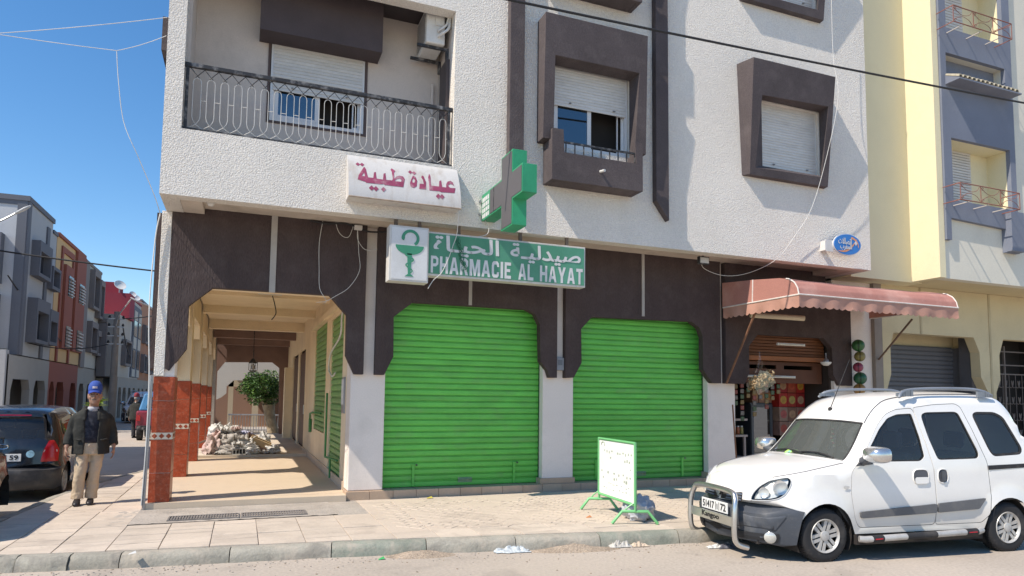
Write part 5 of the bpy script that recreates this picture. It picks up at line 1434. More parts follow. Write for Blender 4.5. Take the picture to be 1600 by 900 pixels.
nt = LENS.node_tree; nt.nodes.clear(); o_ = _n(nt, 'ShaderNodeOutputMaterial'); a_ = _n(nt, 'ShaderNodeBsdfTransparent'); a_.inputs[0].default_value = (.93, .94, .93, 1); g_ = _n(nt, 'ShaderNodeBsdfGlossy'); g_.inputs['Roughness'].default_value = .05
f_ = _n(nt, 'ShaderNodeFresnel'); f_.inputs[0].default_value = 1.5; m_ = _n(nt, 'ShaderNodeMixShader'); nt.links.new(f_.outputs[0], m_.inputs[0]); nt.links.new(a_.outputs[0], m_.inputs[1]); nt.links.new(g_.outputs[0], m_.inputs[2]); nt.links.new(m_.outputs[0], o_.inputs[0])
REDL = mat('red_lamp', (.45, .012, .02), rough=.15, var=.08, spec=.6)
PLATE = mat('number_plate', (.70, .70, .68), rough=.45, var=.03)
INTER = mat('grey_car_interior', (.05, .052, .056), rough=.85)

def lerp_tab(tab, x):
    if x <= tab[0][0]: return tab[0][1]
    for (a, va), (b, vb) in zip(tab[:-1], tab[1:]):
        if x <= b: 
            t = (x - a) / (b - a) if b > a else 0
            return va + (vb - va) * t
    return tab[-1][1]
def smooth_tab(tab, n=8):
    p = smoothpath([(a, b, 0) for a, b in tab], n); return [(q.x, q.y) for q in p]

class Body:
    """car skin: a plan outline walked from nose centre round one side to the tail centre (p), against height (z)"""
    def __init__(s, W, xf, xr, nf, nr, lf, lr, top, tumble, lean_f, lean_r, crown, bow, flares=()):
        s.W = W; s.h = W / 2
        # plan curve
        pts = []
        N = 40
        for i in range(N + 1):
            a = (math.pi / 2) * (1 - i / N)
            c, d = math.cos(a), math.sin(a)      # a=90: nose centre
            x = xf + lf - lf * (abs(d) ** (2 / nf)); y = s.h - s.h * (abs(c) ** (2 / nf))
            pts.append((x, y))
        for i in range(N + 1):
            a = (math.pi / 2) * (i / N); c, d = math.cos(a), math.sin(a)
            x = xr - lr + lr * (abs(d) ** (2 / nr)); y = s.h - s.h * (abs(c) ** (2 / nr))
            pts.append((x, y))
        s.pl = []
        L = 0; 
        for i, q in enumerate(pts):
            if i: L += math.hypot(q[0] - pts[i - 1][0], q[1] - pts[i - 1][1])
            s.pl.append((L, q[0], q[1]))
        # shift so that p = x along the straight side
        k = N; sh = s.pl[k][1] - s.pl[k][0]
        s.pl = [(a + sh, b, c) for a, b, c in s.pl]
        s.p0, s.p1 = s.pl[0][0], s.pl[-1][0]
        s.px = [a for a, b, c in s.pl]
        s.top = smooth_tab(top); s.tumble = tumble; s.lean_f = lean_f; s.lean_r = lean_r; s.crown = crown; s.bow = bow; s.flares = flares
        s.P = np.array(s.px); s.X = np.array([b for a, b, c in s.pl]); s.Y = np.array([c for a, b, c in s.pl])
    def plan(s, p):
        return float(np.interp(p, s.P, s.X)), float(np.interp(p, s.P, s.Y))
    def normal(s, p):
        e = .01; a = s.plan(p - e); b = s.plan(p + e)
        t = Vector((b[0] - a[0], b[1] - a[1]))
        if t.length < 1e-9: t = Vector((1, 0))
        t.normalize(); return Vector((t.y, -t.x))            # outward
    def pt(s, p, z, d=0.0):
        """point on the skin, d outward"""
        x, y = s.plan(p); n = s.normal(p)
        side = max(0.0, min(1.0, abs(n.y)))
        inset = lerp_tab(s.tumble, z) * side
        if n.x < 0: inset += lerp_tab(s.lean_f, z) * (-n.x)
        else: inset += lerp_tab(s.lean_r, z) * n.x
        zt = lerp_tab(s.top, p); r = .07
        if zt - z < r and side > .5:
            q = (r - max(0, zt - z)) / r; inset += .055 * (1 - math.sqrt(max(0, 1 - q * q)))
        fl = 0
        for cx, cz, R, w, amt in s.flares:
            dd = math.hypot(p - cx, z - cz) - R
            if dd < w: fl = max(fl, amt * (1 - max(0, dd) / w) ** 1.0 if dd > 0 else amt)
        o = -inset + fl * side + d
        return (x + n.x * o, y + n.y * o, z)
    def mir(s, q): return (q[0], s.W - q[1], q[2])
    def panel(s, mb, outer, holes=(), grid=.07, d=0.0, both=True, mi=None, thick=0.0):
        vs, ts = tri2d(outer, holes, grid)
        n = [s.pt(p, z, d) for p, z in vs]
        mb.add(n, ts, mi)
        if both: mb.add([s.mir(q) for q in n], [(t[0], t[2], t[1]) for t in ts], mi)
        if thick:
            for poly in [outer] + list(holes):
                q = list(poly); m = len(q)
                a = [s.pt(p, z, d) for p, z in q]; b = [s.pt(p, z, d - thick) for p, z in q]
                f = [(i, (i + 1) % m, m + (i + 1) % m, m + i) for i in range(m)]
                mb.add(a + b, f, mi)
                if both: mb.add([s.mir(t) for t in a + b], [tuple(reversed(t)) for t in f], mi)
    def top_pt(s, p, t, d=0.0):
        """roof / bonnet skin across the car, t -1..1"""
        z = lerp_tab(s.top, p)
        a = Vector(s.pt(p, z)); 
        k = 1 - abs(t) ** 2.6
        y = a.y + (s.W - 2 * a.y) * (t + 1) / 2
        return (a.x - lerp_tab(s.bow, p) * (1 - t * t), y, z + lerp_tab(s.crown, p) * k + d)
    def topskin(s, mb, pa, pb, ta=-1, tb=1, nu=20, nv=14, d=0.0, mi=None):
        mb.grid(lambda u, v: s.top_pt(pa + (pb - pa) * u, ta + (tb - ta) * v, d), nu, nv, mi)

def arc(cx, cz, R, a0, a1, n=14):
    return [(cx + R * math.cos(a), cz + R * math.sin(a)) for a in np.linspace(a0, a1, n)]
def rounded(poly, r=.04, n=4):
    out = []; N = len(poly)
    for i in range(N):
        p = Vector(poly[i]); a = Vector(poly[i - 1]); b = Vector(poly[(i + 1) % N])
        ra = min(r, (a - p).length * .45); rb = min(r, (b - p).length * .45)
        q0 = p + (a - p).normalized() * ra; q1 = p + (b - p).normalized() * rb
        for k in range(n + 1):
            t = k / n; out.append(tuple(q0.lerp(p, t).lerp(p.lerp(q1, t), t)))
    return out
def inset(poly, d):
    """move the outline inwards by d (ccw polygon)"""
    if area2(poly) < 0: poly = list(reversed(poly))
    out = []; N = len(poly)
    for i in range(N):
        a = Vector(poly[i - 1]); p = Vector(poly[i]); b = Vector(poly[(i + 1) % N])
        e1 = (p - a); e2 = (b - p)
        e1 = e1.normalized() if e1.length > 1e-9 else Vector((1, 0)); e2 = e2.normalized() if e2.length > 1e-9 else e1
        n1 = Vector((-e1.y, e1.x)); n2 = Vector((-e2.y, e2.x)); n = n1 + n2
        n = n.normalized() if n.length > 1e-6 else n1
        k = 1 / max(.5, n.dot(n1)); q = p + n * d * k
        out.append((q.x, q.y))
    return out

def wheel(parent, c, R, w, outward, n_sp=6, rim_r=.635, cover=True):
    """tyre with tread and sidewall, hub cover with paired spokes; outward = +-1 along y"""
    cx, cy, cz = c; N = 40
    b = MB(); prof = [(R * rim_r, .0), (R * .80, -.006), (R * .93, .0), (R * .985, .02), (R, .045), (R, w - .045), (R * .985, w - .02), (R * .93, w), (R * .7, w)]
    b.lathe([(r, cy - outward * d * -1 * -1 if False else (cy - outward * -d) ) for r, d in prof], (cx, 0, cz), N, 'y', caps=False)
    t = b.build('tyre', RUBBER, parent, smooth=50, fix=True)
    b = MB()
    for k in range(56):
        a = 2 * math.pi * k / 56
        M = Matrix.Translation((cx, cy + outward * w / 2, cz)) @ Matrix.Rotation(a, 4, 'Y')
        for q in (-1, 1): b.box(-.006, .006, q * w * .24 - w * .17, q * w * .24 + w * .17, R - .002, R + .004, M=M)
    o = b.build('tread', RUBBER, parent); o['kind'] = 'stuff'
    rim = MB(); r = R * rim_r
    rim.lathe([(r, cy + outward * .003), (r * .97, cy - outward * .008), (r * .90, cy + outward * .004), (r * .86, cy + outward * .02)], (cx, 0, cz), N, 'y', caps=False)
    rim.lathe([(r * .99, cy + outward * .09), (.03, cy + outward * .091)], (cx, 0, cz), N, 'y', mi=1)
    if cover:
        for k in range(n_sp):
            a = 2 * math.pi * k / n_sp + .3
            M = Matrix.Translation((cx, cy, cz)) @ Matrix.Rotation(a, 4, 'Y')
            for q in (-1, 1):
                vs = [(q * r * .055, .0, r * .2), (q * r * .21, .0, r * .2), (q * r * .25, .0, r * .92), (q * r * .04, .0, r * .92)]
                top = [M @ Vector((x, outward * (.012 if z < r * .5 else .008), z)) for x, y, z in vs]; bot = [M @ Vector((x, outward * .05, z)) for x, y, z in vs]
                fr = (0, 1, 2, 3) if q > 0 else (3, 2, 1, 0)
                rim.add(top + bot, [fr, (0, 4, 5, 1), (1, 5, 6, 2), (2, 6, 7, 3), (3, 7, 4, 0)])
        rim.lathe([(r * .30, cy + outward * .03), (r * .29, cy + outward * .002), (r * .12, cy - outward * .006), (.004, cy - outward * .006)], (cx, 0, cz), 20, 'y')
    rim.build('rim', [SILV, DARK], parent, smooth=35, fix=True)

def make_van(name, label, cat, loc, rz, detailed=True):
    V = thing(name, label, cat, loc, rz)
    # everything below is laid out in the van's own frame and moved by M
    M = WM[V.name]
    class L(MB):
        def build(s, nm, m, parent=None, **k):
            s.v = [tuple(M @ Vector(p)) for p in s.v]
            return MB.build(s, nm, m, parent or V, **k)
    FW, RW, ZW, R = .07, 2.56, .272, .285
    top = [(-1.29, .70), (-1.10, .71), (-.95, .74), (-.78, .80), (-.55, .855), (-.28, .905), (.05, .965), (.34, 1.015), (.46, 1.05), (.62, 1.215), (.80, 1.455), (.90, 1.565), (1.0, 1.645), (1.14, 1.715), (1.45, 1.765), (1.8, 1.785), (2.3, 1.792), (2.58, 1.785), (2.74, 1.74), (2.84, 1.64), (2.90, 1.53), (3.0, 1.25), (3.15, .98), (3.9, .9)]
    B = Body(1.60, -.74, 3.14, 2.7, 5.0, .72, .25, top,
             tumble=[(0, .05), (.25, .03), (.55, 0), (.95, .012), (1.1, .03), (1.3, .075), (1.55, .135), (1.8, .19)],
             lean_f=[(.1, .05), (.25, .0), (.5, .0), (.56, .03), (.66, .06), (.75, .10), (.95, .22)],
             lean_r=[(0, 0), (.8, 0), (1.2, .03), (1.7, .12)],
             crown=[(-1.3, .0), (-1.1, .012), (-.7, .05), (0, .06), (.3, .05), (.46, .03), (.8, .03), (1.2, .05), (2.5, .05), (2.9, .02)],
             bow=[(-1.3, 0), (-.9, .0), (-.4, .05), (.2, .10), (.46, .13), (.62, .13), (.8, .12), (1.0, .08), (1.4, .0), (3, 0)],
             flares=[(FW, ZW, .34, .13, .028), (RW, ZW, .34, .13, .028)])
    p0 = B.p0
    # openings
    d1 = [(.43, .94), (.41, .72), (.44, .45), (.50, .345), (1.518, .345), (1.535, .57), (1.525, .95), (1.47, 1.25), (1.395, 1.635), (1.15, 1.615), (1.0, 1.56), (.86, 1.435), (.70, 1.235), (.53, 1.04)]
    d1 = rounded(d1, .05, 3)
    d2 = rounded([(1.53, .345), (2.16, .345), (2.27, .44), (2.315, .66), (2.295, 1.02), (2.18, 1.40), (2.09, 1.655), (2.02, 1.69), (1.70, 1.675), (1.408, 1.64), (1.482, 1.25), (1.538, .95), (1.548, .57)], .035, 3)
    w1 = rounded([(.565, 1.075), (.57, 1.045), (1.36, 1.045), (1.425, 1.09), (1.415, 1.30), (1.372, 1.575), (1.16, 1.565), (1.02, 1.52), (.88, 1.40), (.73, 1.225), (.63, 1.12)], .03, 3)
    w2 = rounded([(1.60, 1.055), (2.18, 1.065), (2.205, 1.13), (2.05, 1.575), (2.0, 1.60), (1.56, 1.59), (1.495, 1.555), (1.53, 1.30)], .05, 3)
    w3 = rounded([(2.41, 1.085), (2.82, 1.105), (2.865, 1.17), (2.70, 1.545), (2.58, 1.60), (2.29, 1.60), (2.235, 1.56), (2.36, 1.15)], .05, 3)
    hl = rounded([(-.775, .625), (-.56, .642), (-.46, .665), (-.385, .71), (-.33, .79), (-.305, .85), (-.325, .882), (-.41, .866), (-.56, .834), (-.68, .772), (-.75, .70)], .03, 2)
    a_f = arc(FW, ZW, .345, math.pi - .32, .30); a_r = arc(RW, ZW, .345, math.pi - .25, .25)
    topline = [(p, lerp_tab(B.top, p) - .0) for p in np.linspace(B.p0, 2.97, 90)]
    # painted shell of the side: from the bumper line up
    out = [(p0, .575), (-.36, .575), (-.25, .545)] + [q for q in a_f if q[1] > .42 or q[0] > FW] + [(.44, .28), (2.2, .28)] + a_r + [(3.05, .38), (3.15, .5), (3.15, .98), (2.97, lerp_tab(B.top, 2.97))] + list(reversed(topline[:-1]))
    b = L()
    B.panel(b, out, [inset(d1, -.006), inset(d2, -.006), w3, hl], .075)
    B.topskin(b, p0, .46, nu=40, nv=20)
    B.topskin(b, .80, 2.97, nu=40, nv=16)
    # windscreen pillars
    for ta, tb in ((-1, -.90), (.90, 1)): B.topskin(b, .46, .80, ta, tb, 12, 3)
    b.grid(lambda u, v: tuple(Vector(B.top_pt(2.97, -1 + 2 * v)).lerp(Vector((3.12, B.top_pt(2.97, -1 + 2 * v)[1], .5)), u)), 6, 12)
    b.build('body', CARW, smooth=38, fix=True)
    # doors
    for (o_, hole, nm) in ((d1, w1, 'front_door'), (d2, w2, 'sliding_door')):
        b = L(); B.panel(b, o_, [hole], .07, 0.0, both=False, thick=.03); dn = b.build(nm, CARW, smooth=38, fix=True)
        b = L(); vs, ts = tri2d(o_, [hole], .09); n = [B.mir(B.pt(p, z)) for p, z in vs]; b.add(n, [(t[0], t[2], t[1]) for t in ts]); df = b.build(nm, CARW, smooth=38, fix=True)
        for far, par in ((False, dn), (True, df)):
            b = L(); vs, ts = tri2d(inset(hole, -.004), [], .08); n = [B.pt(p, z, -.014) for p, z in vs]
            b.add([B.mir(q) for q in n] if far else n, [(t[0], t[2], t[1]) for t in ts] if far else ts); b.build('window', CARG, par, smooth=40)
            if not far:
                b = L(); B.panel(b, inset(hole, -.006), [inset(hole, .016)], 0, -.006, both=False); b.build('window_seal', RUBBER, par)
    for far in (False, True):
        b = L(); vs, ts = tri2d(inset(w3, -.004), [], .08); n = [B.pt(p, z, -.010) for p, z in vs]
        b.add([B.mir(q) for q in n] if far else n, [(t[0], t[2], t[1]) for t in ts] if far else ts); b.build('rear_side_window', CARG, smooth=40)
    for far in (False, True):
        b = L(); B.panel(b, inset(w3, -.004), [inset(w3, .028)], 0, -.004, both=False); b.v = [B.mir(q) for q in b.v] if far else b.v; b.build('window_seal', RUBBER)
    # dark liner that backs the shut lines and the cabin
    b = L(); lin = [(-.2, .60)] + [(.2, .62), (.46, .30), (2.2, .30), (2.25, .58), (2.9, .58), (2.92, 1.45)] + [(p, lerp_tab(B.top, p) - .03) for p in np.linspace(2.8, .5, 30)] + [(-.2, .86)]
    B.panel(b, lin, [inset(w1, -.002), inset(w2, -.002), inset(w3, -.002)], .12, -.045)
    b.box(-.3, 2.9, .1, 1.5, .26, .30); b.box(.30, .36, .1, 1.5, .3, .98)
    b.grid(lambda u, v: Vector(B.top_pt(.85 + 2.0 * u, -.96 + 1.92 * v, -.04)), 14, 6)
    b.build('cabin_liner', INTER)
    # windscreen, dash, seats
    b = L(); B.topskin(b, .452, .805, -.905, .905, 14, 16, -.012); ws = b.build('windscreen', glass('windscreen_glass', (.22, .24, .225), .60, ior=1.6, mixd=.36), smooth=60)
    b = L()
    ring = [(B.top_pt(.455, t, -.008)) for t in np.linspace(-.9, .9, 15)] + [(B.top_pt(p, .9, -.008)) for p in np.linspace(.48, .80, 6)] + [(B.top_pt(.802, t, -.008)) for t in np.linspace(.9, -.9, 15)] + [(B.top_pt(p, -.9, -.008)) for p in np.linspace(.80, .48, 6)]
    b.tube(ring, .012, 6, closed=True); b.build('windscreen_seal', RUBBER)
    b = L(); b.grid(lambda u, v: (.36 + .55 * u - .12 * (1 - (2 * v - 1) ** 2) * (1 - u), .12 + 1.36 * v, 1.0 + .02 * u - .03 * u * u), 6, 10); b.box(.86, .93, .12, 1.48, .6, 1.0); b.build('dashboard', INTER)
    b = L()
    st = [(1.02 + .0 * math.cos(a), .45 + .17 * math.cos(a), 1.02 + .15 * math.sin(a)) for a in np.linspace(0, 2 * math.pi, 20, endpoint=False)]
    b.tube(st, .016, 6, closed=True); b.tube([(1.02, .28, 1.02), (1.0, .45, 1.0), (1.02, .62, 1.02)], .014, 6); b.build('steering_wheel', RUBBER)
    for y in (.45, 1.15):
        for x in (1.35, 2.25):
            b = L(); b.box(x - .02, x + .12, y - .24, y + .24, .55, 1.12); b.box(x + .01, x + .09, y - .13, y + .13, 1.16, 1.36); b.box(x - .45, x, y - .24, y + .24, .45, .62); b.build('seat', mat('seat_fabric', (.075, .08, .09), rough=.95), bevel=.04)
    # bumper
    bo = [(p0, .17), (-.42, .165), (-.28, .19)] + [(-.265, .30), (-.24, .42), (-.20, .535), (-.36, .568), (p0, .568)]
    b = L(); B.panel(b, bo, [], .06, .012, thick=.05)
    b.build('front_bumper', BUMP_, smooth=40, fix=True)
    bb_ = rounded([(-.98, .33), (-.50, .335), (-.385, .49), (-.98, .50)], .02, 2)
    for far in (False, True):
        b = L(); B.panel(b, bb_, [], .05, .022, both=False, thick=.02); b.v = [B.mir(q) for q in b.v] if far else b.v; b.build('bumper_insert', BUMP_, smooth=40, fix=True)
    for far in (False, True):
        b = L(); pq = rounded([(-1.0, .205), (-.47, .20), (-.45, .30), (-1.0, .305)], .02, 2); B.panel(b, pq, [], .035, .024, both=False); b.v = [B.mir(q) for q in b.v] if far else b.v; b.build('lamp_recess', mat('recess_black', (.02, .021, .024), rough=.6))
        b = L(); B.panel(b, [(-.98, .245), (-.62, .245), (-.62, .262), (-.98, .262)], [], .035, .034, both=False, thick=.01); b.v = [B.mir(q) for q in b.v] if far else b.v; b.build('recess_bar', BUMP_)
    # lower intake, fog lamps
    b = L(); B.panel(b, [(p0, .24), (-.90, .245), (-.90, .32), (p0, .315)], [], .06, .016); b.build('intake', DARK)
    for far in (False, True):
        b = L(); c = (-.55, .255)
        rr_ = [B.pt(c[0] + .062 * math.cos(a), c[1] + .062 * math.sin(a), .028) for a in np.linspace(0, 2 * math.pi, 18, endpoint=False)]
        ctr = B.pt(c[0], c[1], .044); rr2 = [tuple(Vector(q).lerp(Vector(ctr), .3) + Vector((-.006, -.006, 0))) for q in rr_]
        v = rr_ + rr2 + [ctr]; v = [B.mir(q) for q in v] if far else v
        b.add(v, [(i, (i + 1) % 18, 18 + (i + 1) % 18, 18 + i) for i in range(18)] + [(18 + i, 18 + (i + 1) % 18, 36) for i in range(18)]); b.build('fog_lamp', mat('fog_glass', (.62, .62, .58), rough=.12, metal=.3, spec=.8), smooth=50, fix=True)
    # grille and badge
    for k in range(3):
      for far in (False, True):
        b = L(); z = .598 + k * .030; B.panel(b, [(p0 + .13, z), (-.90, z + .004), (-.91, z + .021), (p0 + .13, z + .017)], [], .05, .012, both=False, thick=.02)
        b.v = [B.mir(q) for q in b.v] if far else b.v; b.build('grille_bar', mat('blue_grey_grille', (.11, .135, .175), rough=.45), fix=True)
    b = L(); B.panel(b, [(p0 + .02, .585), (-.885, .592), (-.905, .69), (p0 + .02, .688)], [], .05, .004); b.build('grille_back', DARK)
    b = L()
    xb = B.pt(p0, .63, .03)[0]
    for q in (1, -1):
        out_ = [(0, .60), (.052, .665), (.03, .69), (0, .652)]
        b.add([(xb - .006, .8 + q * y, z) for y, z in out_] + [(xb + .02, .8 + q * y, z) for y, z in out_], [(0, 3, 2, 1), (0, 1, 5, 4), (1, 2, 6, 5), (2, 3, 7, 6), (3, 0, 4, 7)])
    b.build('badge', CHROME, fix=True)
    # headlights
    for far in (False, True):
        f = (lambda q: B.mir(q)) if far else (lambda q: q)
        def pl(nm, poly, d, m, par=None, th=0):
            b = L(); vs, ts = tri2d(poly, [], .05); b.add([f(B.pt(p, z, d)) for p, z in vs], ts if not far else [(t[0], t[2], t[1]) for t in ts]); return b.build(nm, m, par, smooth=50)
        H = pl('headlight', hl, .004, LENS)
        pl('reflector', inset(hl, .008), -.045, mat('lamp_reflector', (.72, .72, .70), rough=.3, metal=.25, var=.18, vs=26), H)
        b = L(); c = f(B.pt(-.47, .765, -.012)); n = 16
        for (pp, zz, rr_) in ((-.43, .775, .078), (-.62, .715, .055)):
            cc = Vector(f(B.pt(pp, zz, -.006))); dd = Vector(f(B.pt(pp, zz, -.04)))
            nn = (cc - dd).normalized(); u = nn.orthogonal().normalized(); w_ = nn.cross(u)
            v = [tuple(cc + (u * math.cos(a) + w_ * math.sin(a)) * rr_) for a in np.linspace(0, 2 * math.pi, n, endpoint=False)] + [tuple(dd)]
            b.add(v, [(i, (i + 1) % n, n) for i in range(n)])
        b.build('lamp_bowl', MATS['lamp_bowl_silver'] if 'lamp_bowl_silver' in MATS else mat('lamp_bowl_silver', (.78, .78, .77), rough=.28, metal=.45, var=.06), H, smooth=60, fix=True)
        b = L(); B_ = inset(hl, -.004); vs = [f(B.pt(p, z, .003)) for p, z in B_]; b.tube(vs, .006, 5, closed=True); b.build('headlight_trim', mat('grey_trim', (.45, .46, .46), rough=.5), H)
        pl('indicator', rounded([(.30, .765), (.365, .76), (.385, .79), (.31, .80)], .015, 2), .012, mat('indicator_glass', (.55, .53, .50), rough=.2))
        # side rubbing strips, handles, slide rail
        for nm, poly in (('rub_strip', rounded([(.50, .515), (.52, .445), (1.525, .475), (1.525, .575)], .02, 2)), ('rub_strip', rounded([(1.545, .476), (2.12, .50), (2.225, .62), (1.545, .578)], .02, 2))):
            b = L(); vs, ts = tri2d(poly, [], .08); fr = [f(B.pt(p, z, .022)) for p, z in vs]; b.add(fr, ts if not far else [(t[0], t[2], t[1]) for t in ts])
            m_ = len(poly); A = [f(B.pt(p, z, .022)) for p, z in poly] + [f(B.pt(p, z, -.002)) for p, z in poly]; b.add(A, [(i, (i + 1) % m_, m_ + (i + 1) % m_, m_ + i) for i in range(m_)]); b.build(nm, mat('grey_rub_strip', (.125, .128, .135), rough=.6, var=.1, dirt=(.22, .2, .18), dirt_amt=.5, dirt_s=5), smooth=40, fix=True)
        pl('slide_rail', [(2.30, .935), (3.0, .96), (3.0, 1.005), (2.30, .985)], .006, RUBBER)
        for (a0, a1) in ((1.235, 1.445), (1.575, 1.715)):
            oval = rounded([(a0, .80), (a1, .80), (a1, .955), (a0, .955)], .07, 4)
            hnd = pl('handle_recess', oval, .003, mat('handle_recess', (.09, .095, .11), rough=.4))
            if a0 < 1.5: pl('handle', rounded([(a0 + .012, .80), (a1 - .012, .80), (a1 - .008, .872), (a0 + .008, .872)], .03, 3), .018, CARW, hnd)
            else: pl('handle', rounded([(a0 + .035, .82), (a0 + .085, .815), (a0 + .09, .94), (a0 + .04, .94)], .02, 3), .022, BUMP_, hnd)
            b = L(); b.tube([f(B.pt(p, z, .004)) for p, z in oval], .006, 5, closed=True); b.build('handle_rim', CARW, hnd)
        # step tube
        b = L(); q = [(.46, -.03, .235), (.52, -.055, .232), (2.06, -.055, .262), (2.12, -.03, .268)]
        b.tube([f(t) for t in q], .034, 10); step = b.build('side_step', SILV, smooth=50)
        for xa, xb2, mm in ((1.05, 1.45, RUBBER), (.60, .74, RUBBER), (1.86, 2.02, RUBBER)):
            za = lambda x: .232 + (x - .52) / 1.54 * .03
            b = L(); b.tube([f((xa, -.055, za(xa))), f((xb2, -.055, za(xb2)))], .037, 10); b.build('step_pad', mm, step, smooth=50)
        b = L(); b.tube([f((.62, -.092, .236)), f((.71, -.092, .238))], .006, 6); b.tube([f((1.88, -.09, .26)), f((1.99, -.09, .262))], .006, 6); b.build('step_reflector', REDL, step)
        # roof rail
        rail = smoothpath([f((1.20, .135, 1.755)), f((1.31, .17, 1.83)), f((1.65, .19, 1.862)), f((2.2, .19, 1.868)), f((2.45, .18, 1.845)), f((2.58, .16, 1.79))], 5)
        b = L(); b.tube(rail, [.014] + [.019] * (len(rail) - 2) + [.012], 8)
        for x0_, x1_ in ((1.22, 1.40), (2.38, 2.56)):
            for x in np.linspace(x0_, x1_, 6): b.box(x - .022, x + .022, f((0, .165, 0))[1] - .012, f((0, .165, 0))[1] + .012, 1.77, 1.80 + (.04 if 1.28 < x < 2.5 else .01))
        b.build('roof_rail', mat('grey_roof_rail', (.26, .28, .31), rough=.45, metal=.4), smooth=50)
        # mirror
        b = L()
        def mv(u, v):
            a = u * 2 * math.pi; tt = v
            r0 = (1 - (1 - min(1.0, tt * 1.35)) ** 2.6) ** (1 / 2.6) if tt < .74 else 1.0 - .06 * ((tt - .74) / .26) ** 2
            ca, sa = math.cos(a), math.sin(a)
            return f((.47 + .20 * tt, -.165 + .135 * math.copysign(abs(ca) ** .62, ca) * r0, 1.138 + .088 * math.copysign(abs(sa) ** .62, sa) * r0))
        b.grid(mv, 20, 10); b.build('mirror', mat('chrome_mirror_cap', (.66, .66, .65), rough=.22, metal=.85, var=.04), smooth=70)
        b = L(); n_ = 20; b.add([f((.672, -.165 + .12 * math.cos(a), 1.138 + .08 * math.sin(a))) for a in np.linspace(0, 2 * math.pi, n_, endpoint=False)], [tuple(range(n_))]); b.build('mirror_glass', mat('mirror_glass', (.5, .52, .55), rough=.05, metal=1))
        b = L(); b.tube([f((.60, .05, 1.05)), f((.56, -.03, 1.06)), f((.53, -.10, 1.09))], [.055, .045, .035], 8); b.add([f(B.pt(p, z, .014)) for p, z in ((.47, 1.0), (.70, 1.02), (.70, 1.10), (.60, 1.10))], [(0, 1, 2, 3)]); b.build('mirror_arm', BUMP_, smooth=60)
        # wheel housings
        for cx in (FW, RW):
            b = L(); n_ = 18; rr_ = arc(cx, ZW, .35, math.pi + .5, -.5, n_)
            b.add([f((x, .03, z)) for x, z in rr_] + [f((x, .40, z)) for x, z in rr_], [(i, i + 1, n_ + i + 1, n_ + i) for i in range(n_ - 1)]); b.add([f((x, .32, z)) for x, z in rr_], [tuple(range(n_))]); b.build('wheel_housing', DARK)
    # wheels
    for cx in (FW, RW):
        for far in (False, True):
            w = thing('wheel', None, None, M @ Vector((cx, .10 if not far else 1.5, ZW)), rz); w.parent = V; w.matrix_parent_inverse = M.inverted()
            # build in the van frame, then move
            class W_(MB): pass
            keep = MB.build
            def bw(s, nm, m, parent=None, **k):
                s.v = [tuple(M @ Vector(p)) for p in s.v]; return keep(s, nm, m, parent, **k)
            MB.build = bw
            try: wheel(w, (cx, .012 if not far else 1.588, ZW), R, .17, 1 if not far else -1)
            finally: MB.build = keep
    # bull bar
    b = L(); yl, yr_, xf_ = .335, 1.265, -.815
    pth = [(-.66, yl - .01, .115), (-.78, yl, .16), (xf_, yl, .26), (xf_ + .005, yl, .50), (xf_ + .03, yl + .03, .635), (xf_ + .04, yl + .12, .695), (xf_ + .03, .8, .71), (xf_ + .04, yr_ - .12, .695), (xf_ + .03, yr_ - .03, .635), (xf_ + .005, yr_, .50), (xf_, yr_, .26), (-.78, yr_, .16), (-.66, yr_ + .01, .115)]
    b.tube(smoothpath(pth, 6), .031, 12); bar = b.build('bull_bar', STEEL, smooth=60)
    b = L(); b.box(xf_ - .012, xf_ + .012, yl, yr_, .335, .435); cp = b.build('cross_plate', STEEL, bar, bevel=.004)
    b = L(); lettering(b, 'Kangoo', (.62, .98, .350, .425), lambda x, y: (xf_ - .0135, 1.6 - x, y), .003, out=Vector((-1, 0, 0))); b.build('lettering', mat('black_print', (.02, .02, .022), rough=.5), cp)
    # number plate
    xp = -.765
    b = L(); b.box(xp - .012, xp, .53, 1.07, .44, .56); b.build('number_plate', PLATE, bevel=.004)
    b = L()
    for s_, x0_, x1_ in (('51417', .56, .80), (arabic('ا'), .855, .872), ('72', .93, 1.04)):
        lettering(b, s_, (x0_, x1_, .462, .54), lambda x, y: (xp - .0135, 1.6 - x, y), .003, out=Vector((-1, 0, 0)))
    for x in (.83, .90): b.box(xp - .0145, xp - .012, 1.6 - x - .004, 1.6 - x + .004, .455, .545)
    b.build('plate_number', mat('black_print', (.02, .02, .022), rough=.5))
    # wipers, aerial
    for (a0, a1) in ((-.15, .72), (-.75, .05)):
        b = L(); p = [Vector(B.top_pt(.455 + .012 * math.sin(math.pi * k / 8) * 3, a0 + (a1 - a0) * k / 8, .012)) for k in range(9)]; b.tube(p, .009, 5); b.build('wiper', RUBBER)
    b = L(); b.tube([B.top_pt(.90, -.05, .01), tuple(Vector(B.top_pt(.90, -.05, .0)) + Vector((.30, .0, .62)))], [.006, .003], 5); b.lathe([(.028, 0), (.024, .02), (.01, .035)], tuple(Vector(B.top_pt(.90, -.05, 0))), 10); b.build('aerial', RUBBER)
    # roof seams
    for t in (-.93, .93):
        b = L(); b.tube([B.top_pt(p, t, .004) for p in np.linspace(.80, 2.9, 40)], .007, 4); b.build('roof_seam', mat('seam_shadow', (.12, .12, .13), rough=.7))
    # bonnet shut line
    for t in (-.97, .97):
        b = L(); b.tube([B.top_pt(p, t, .003) for p in np.linspace(-.50, .40, 24)], .004, 4); b.build('bonnet_seam', mat('seam_shadow', (.12, .12, .13), rough=.7))
    b = L(); b.box(-.6, 3.0, .23, 1.37, .17, .28); b.box(.46, 2.17, .004, .2299, .165, .265); b.box(.46, 2.17, 1.3701, 1.596, .165, .265); b.build('underbody', DARK)
    V['_b'] = 0; del V['_b']
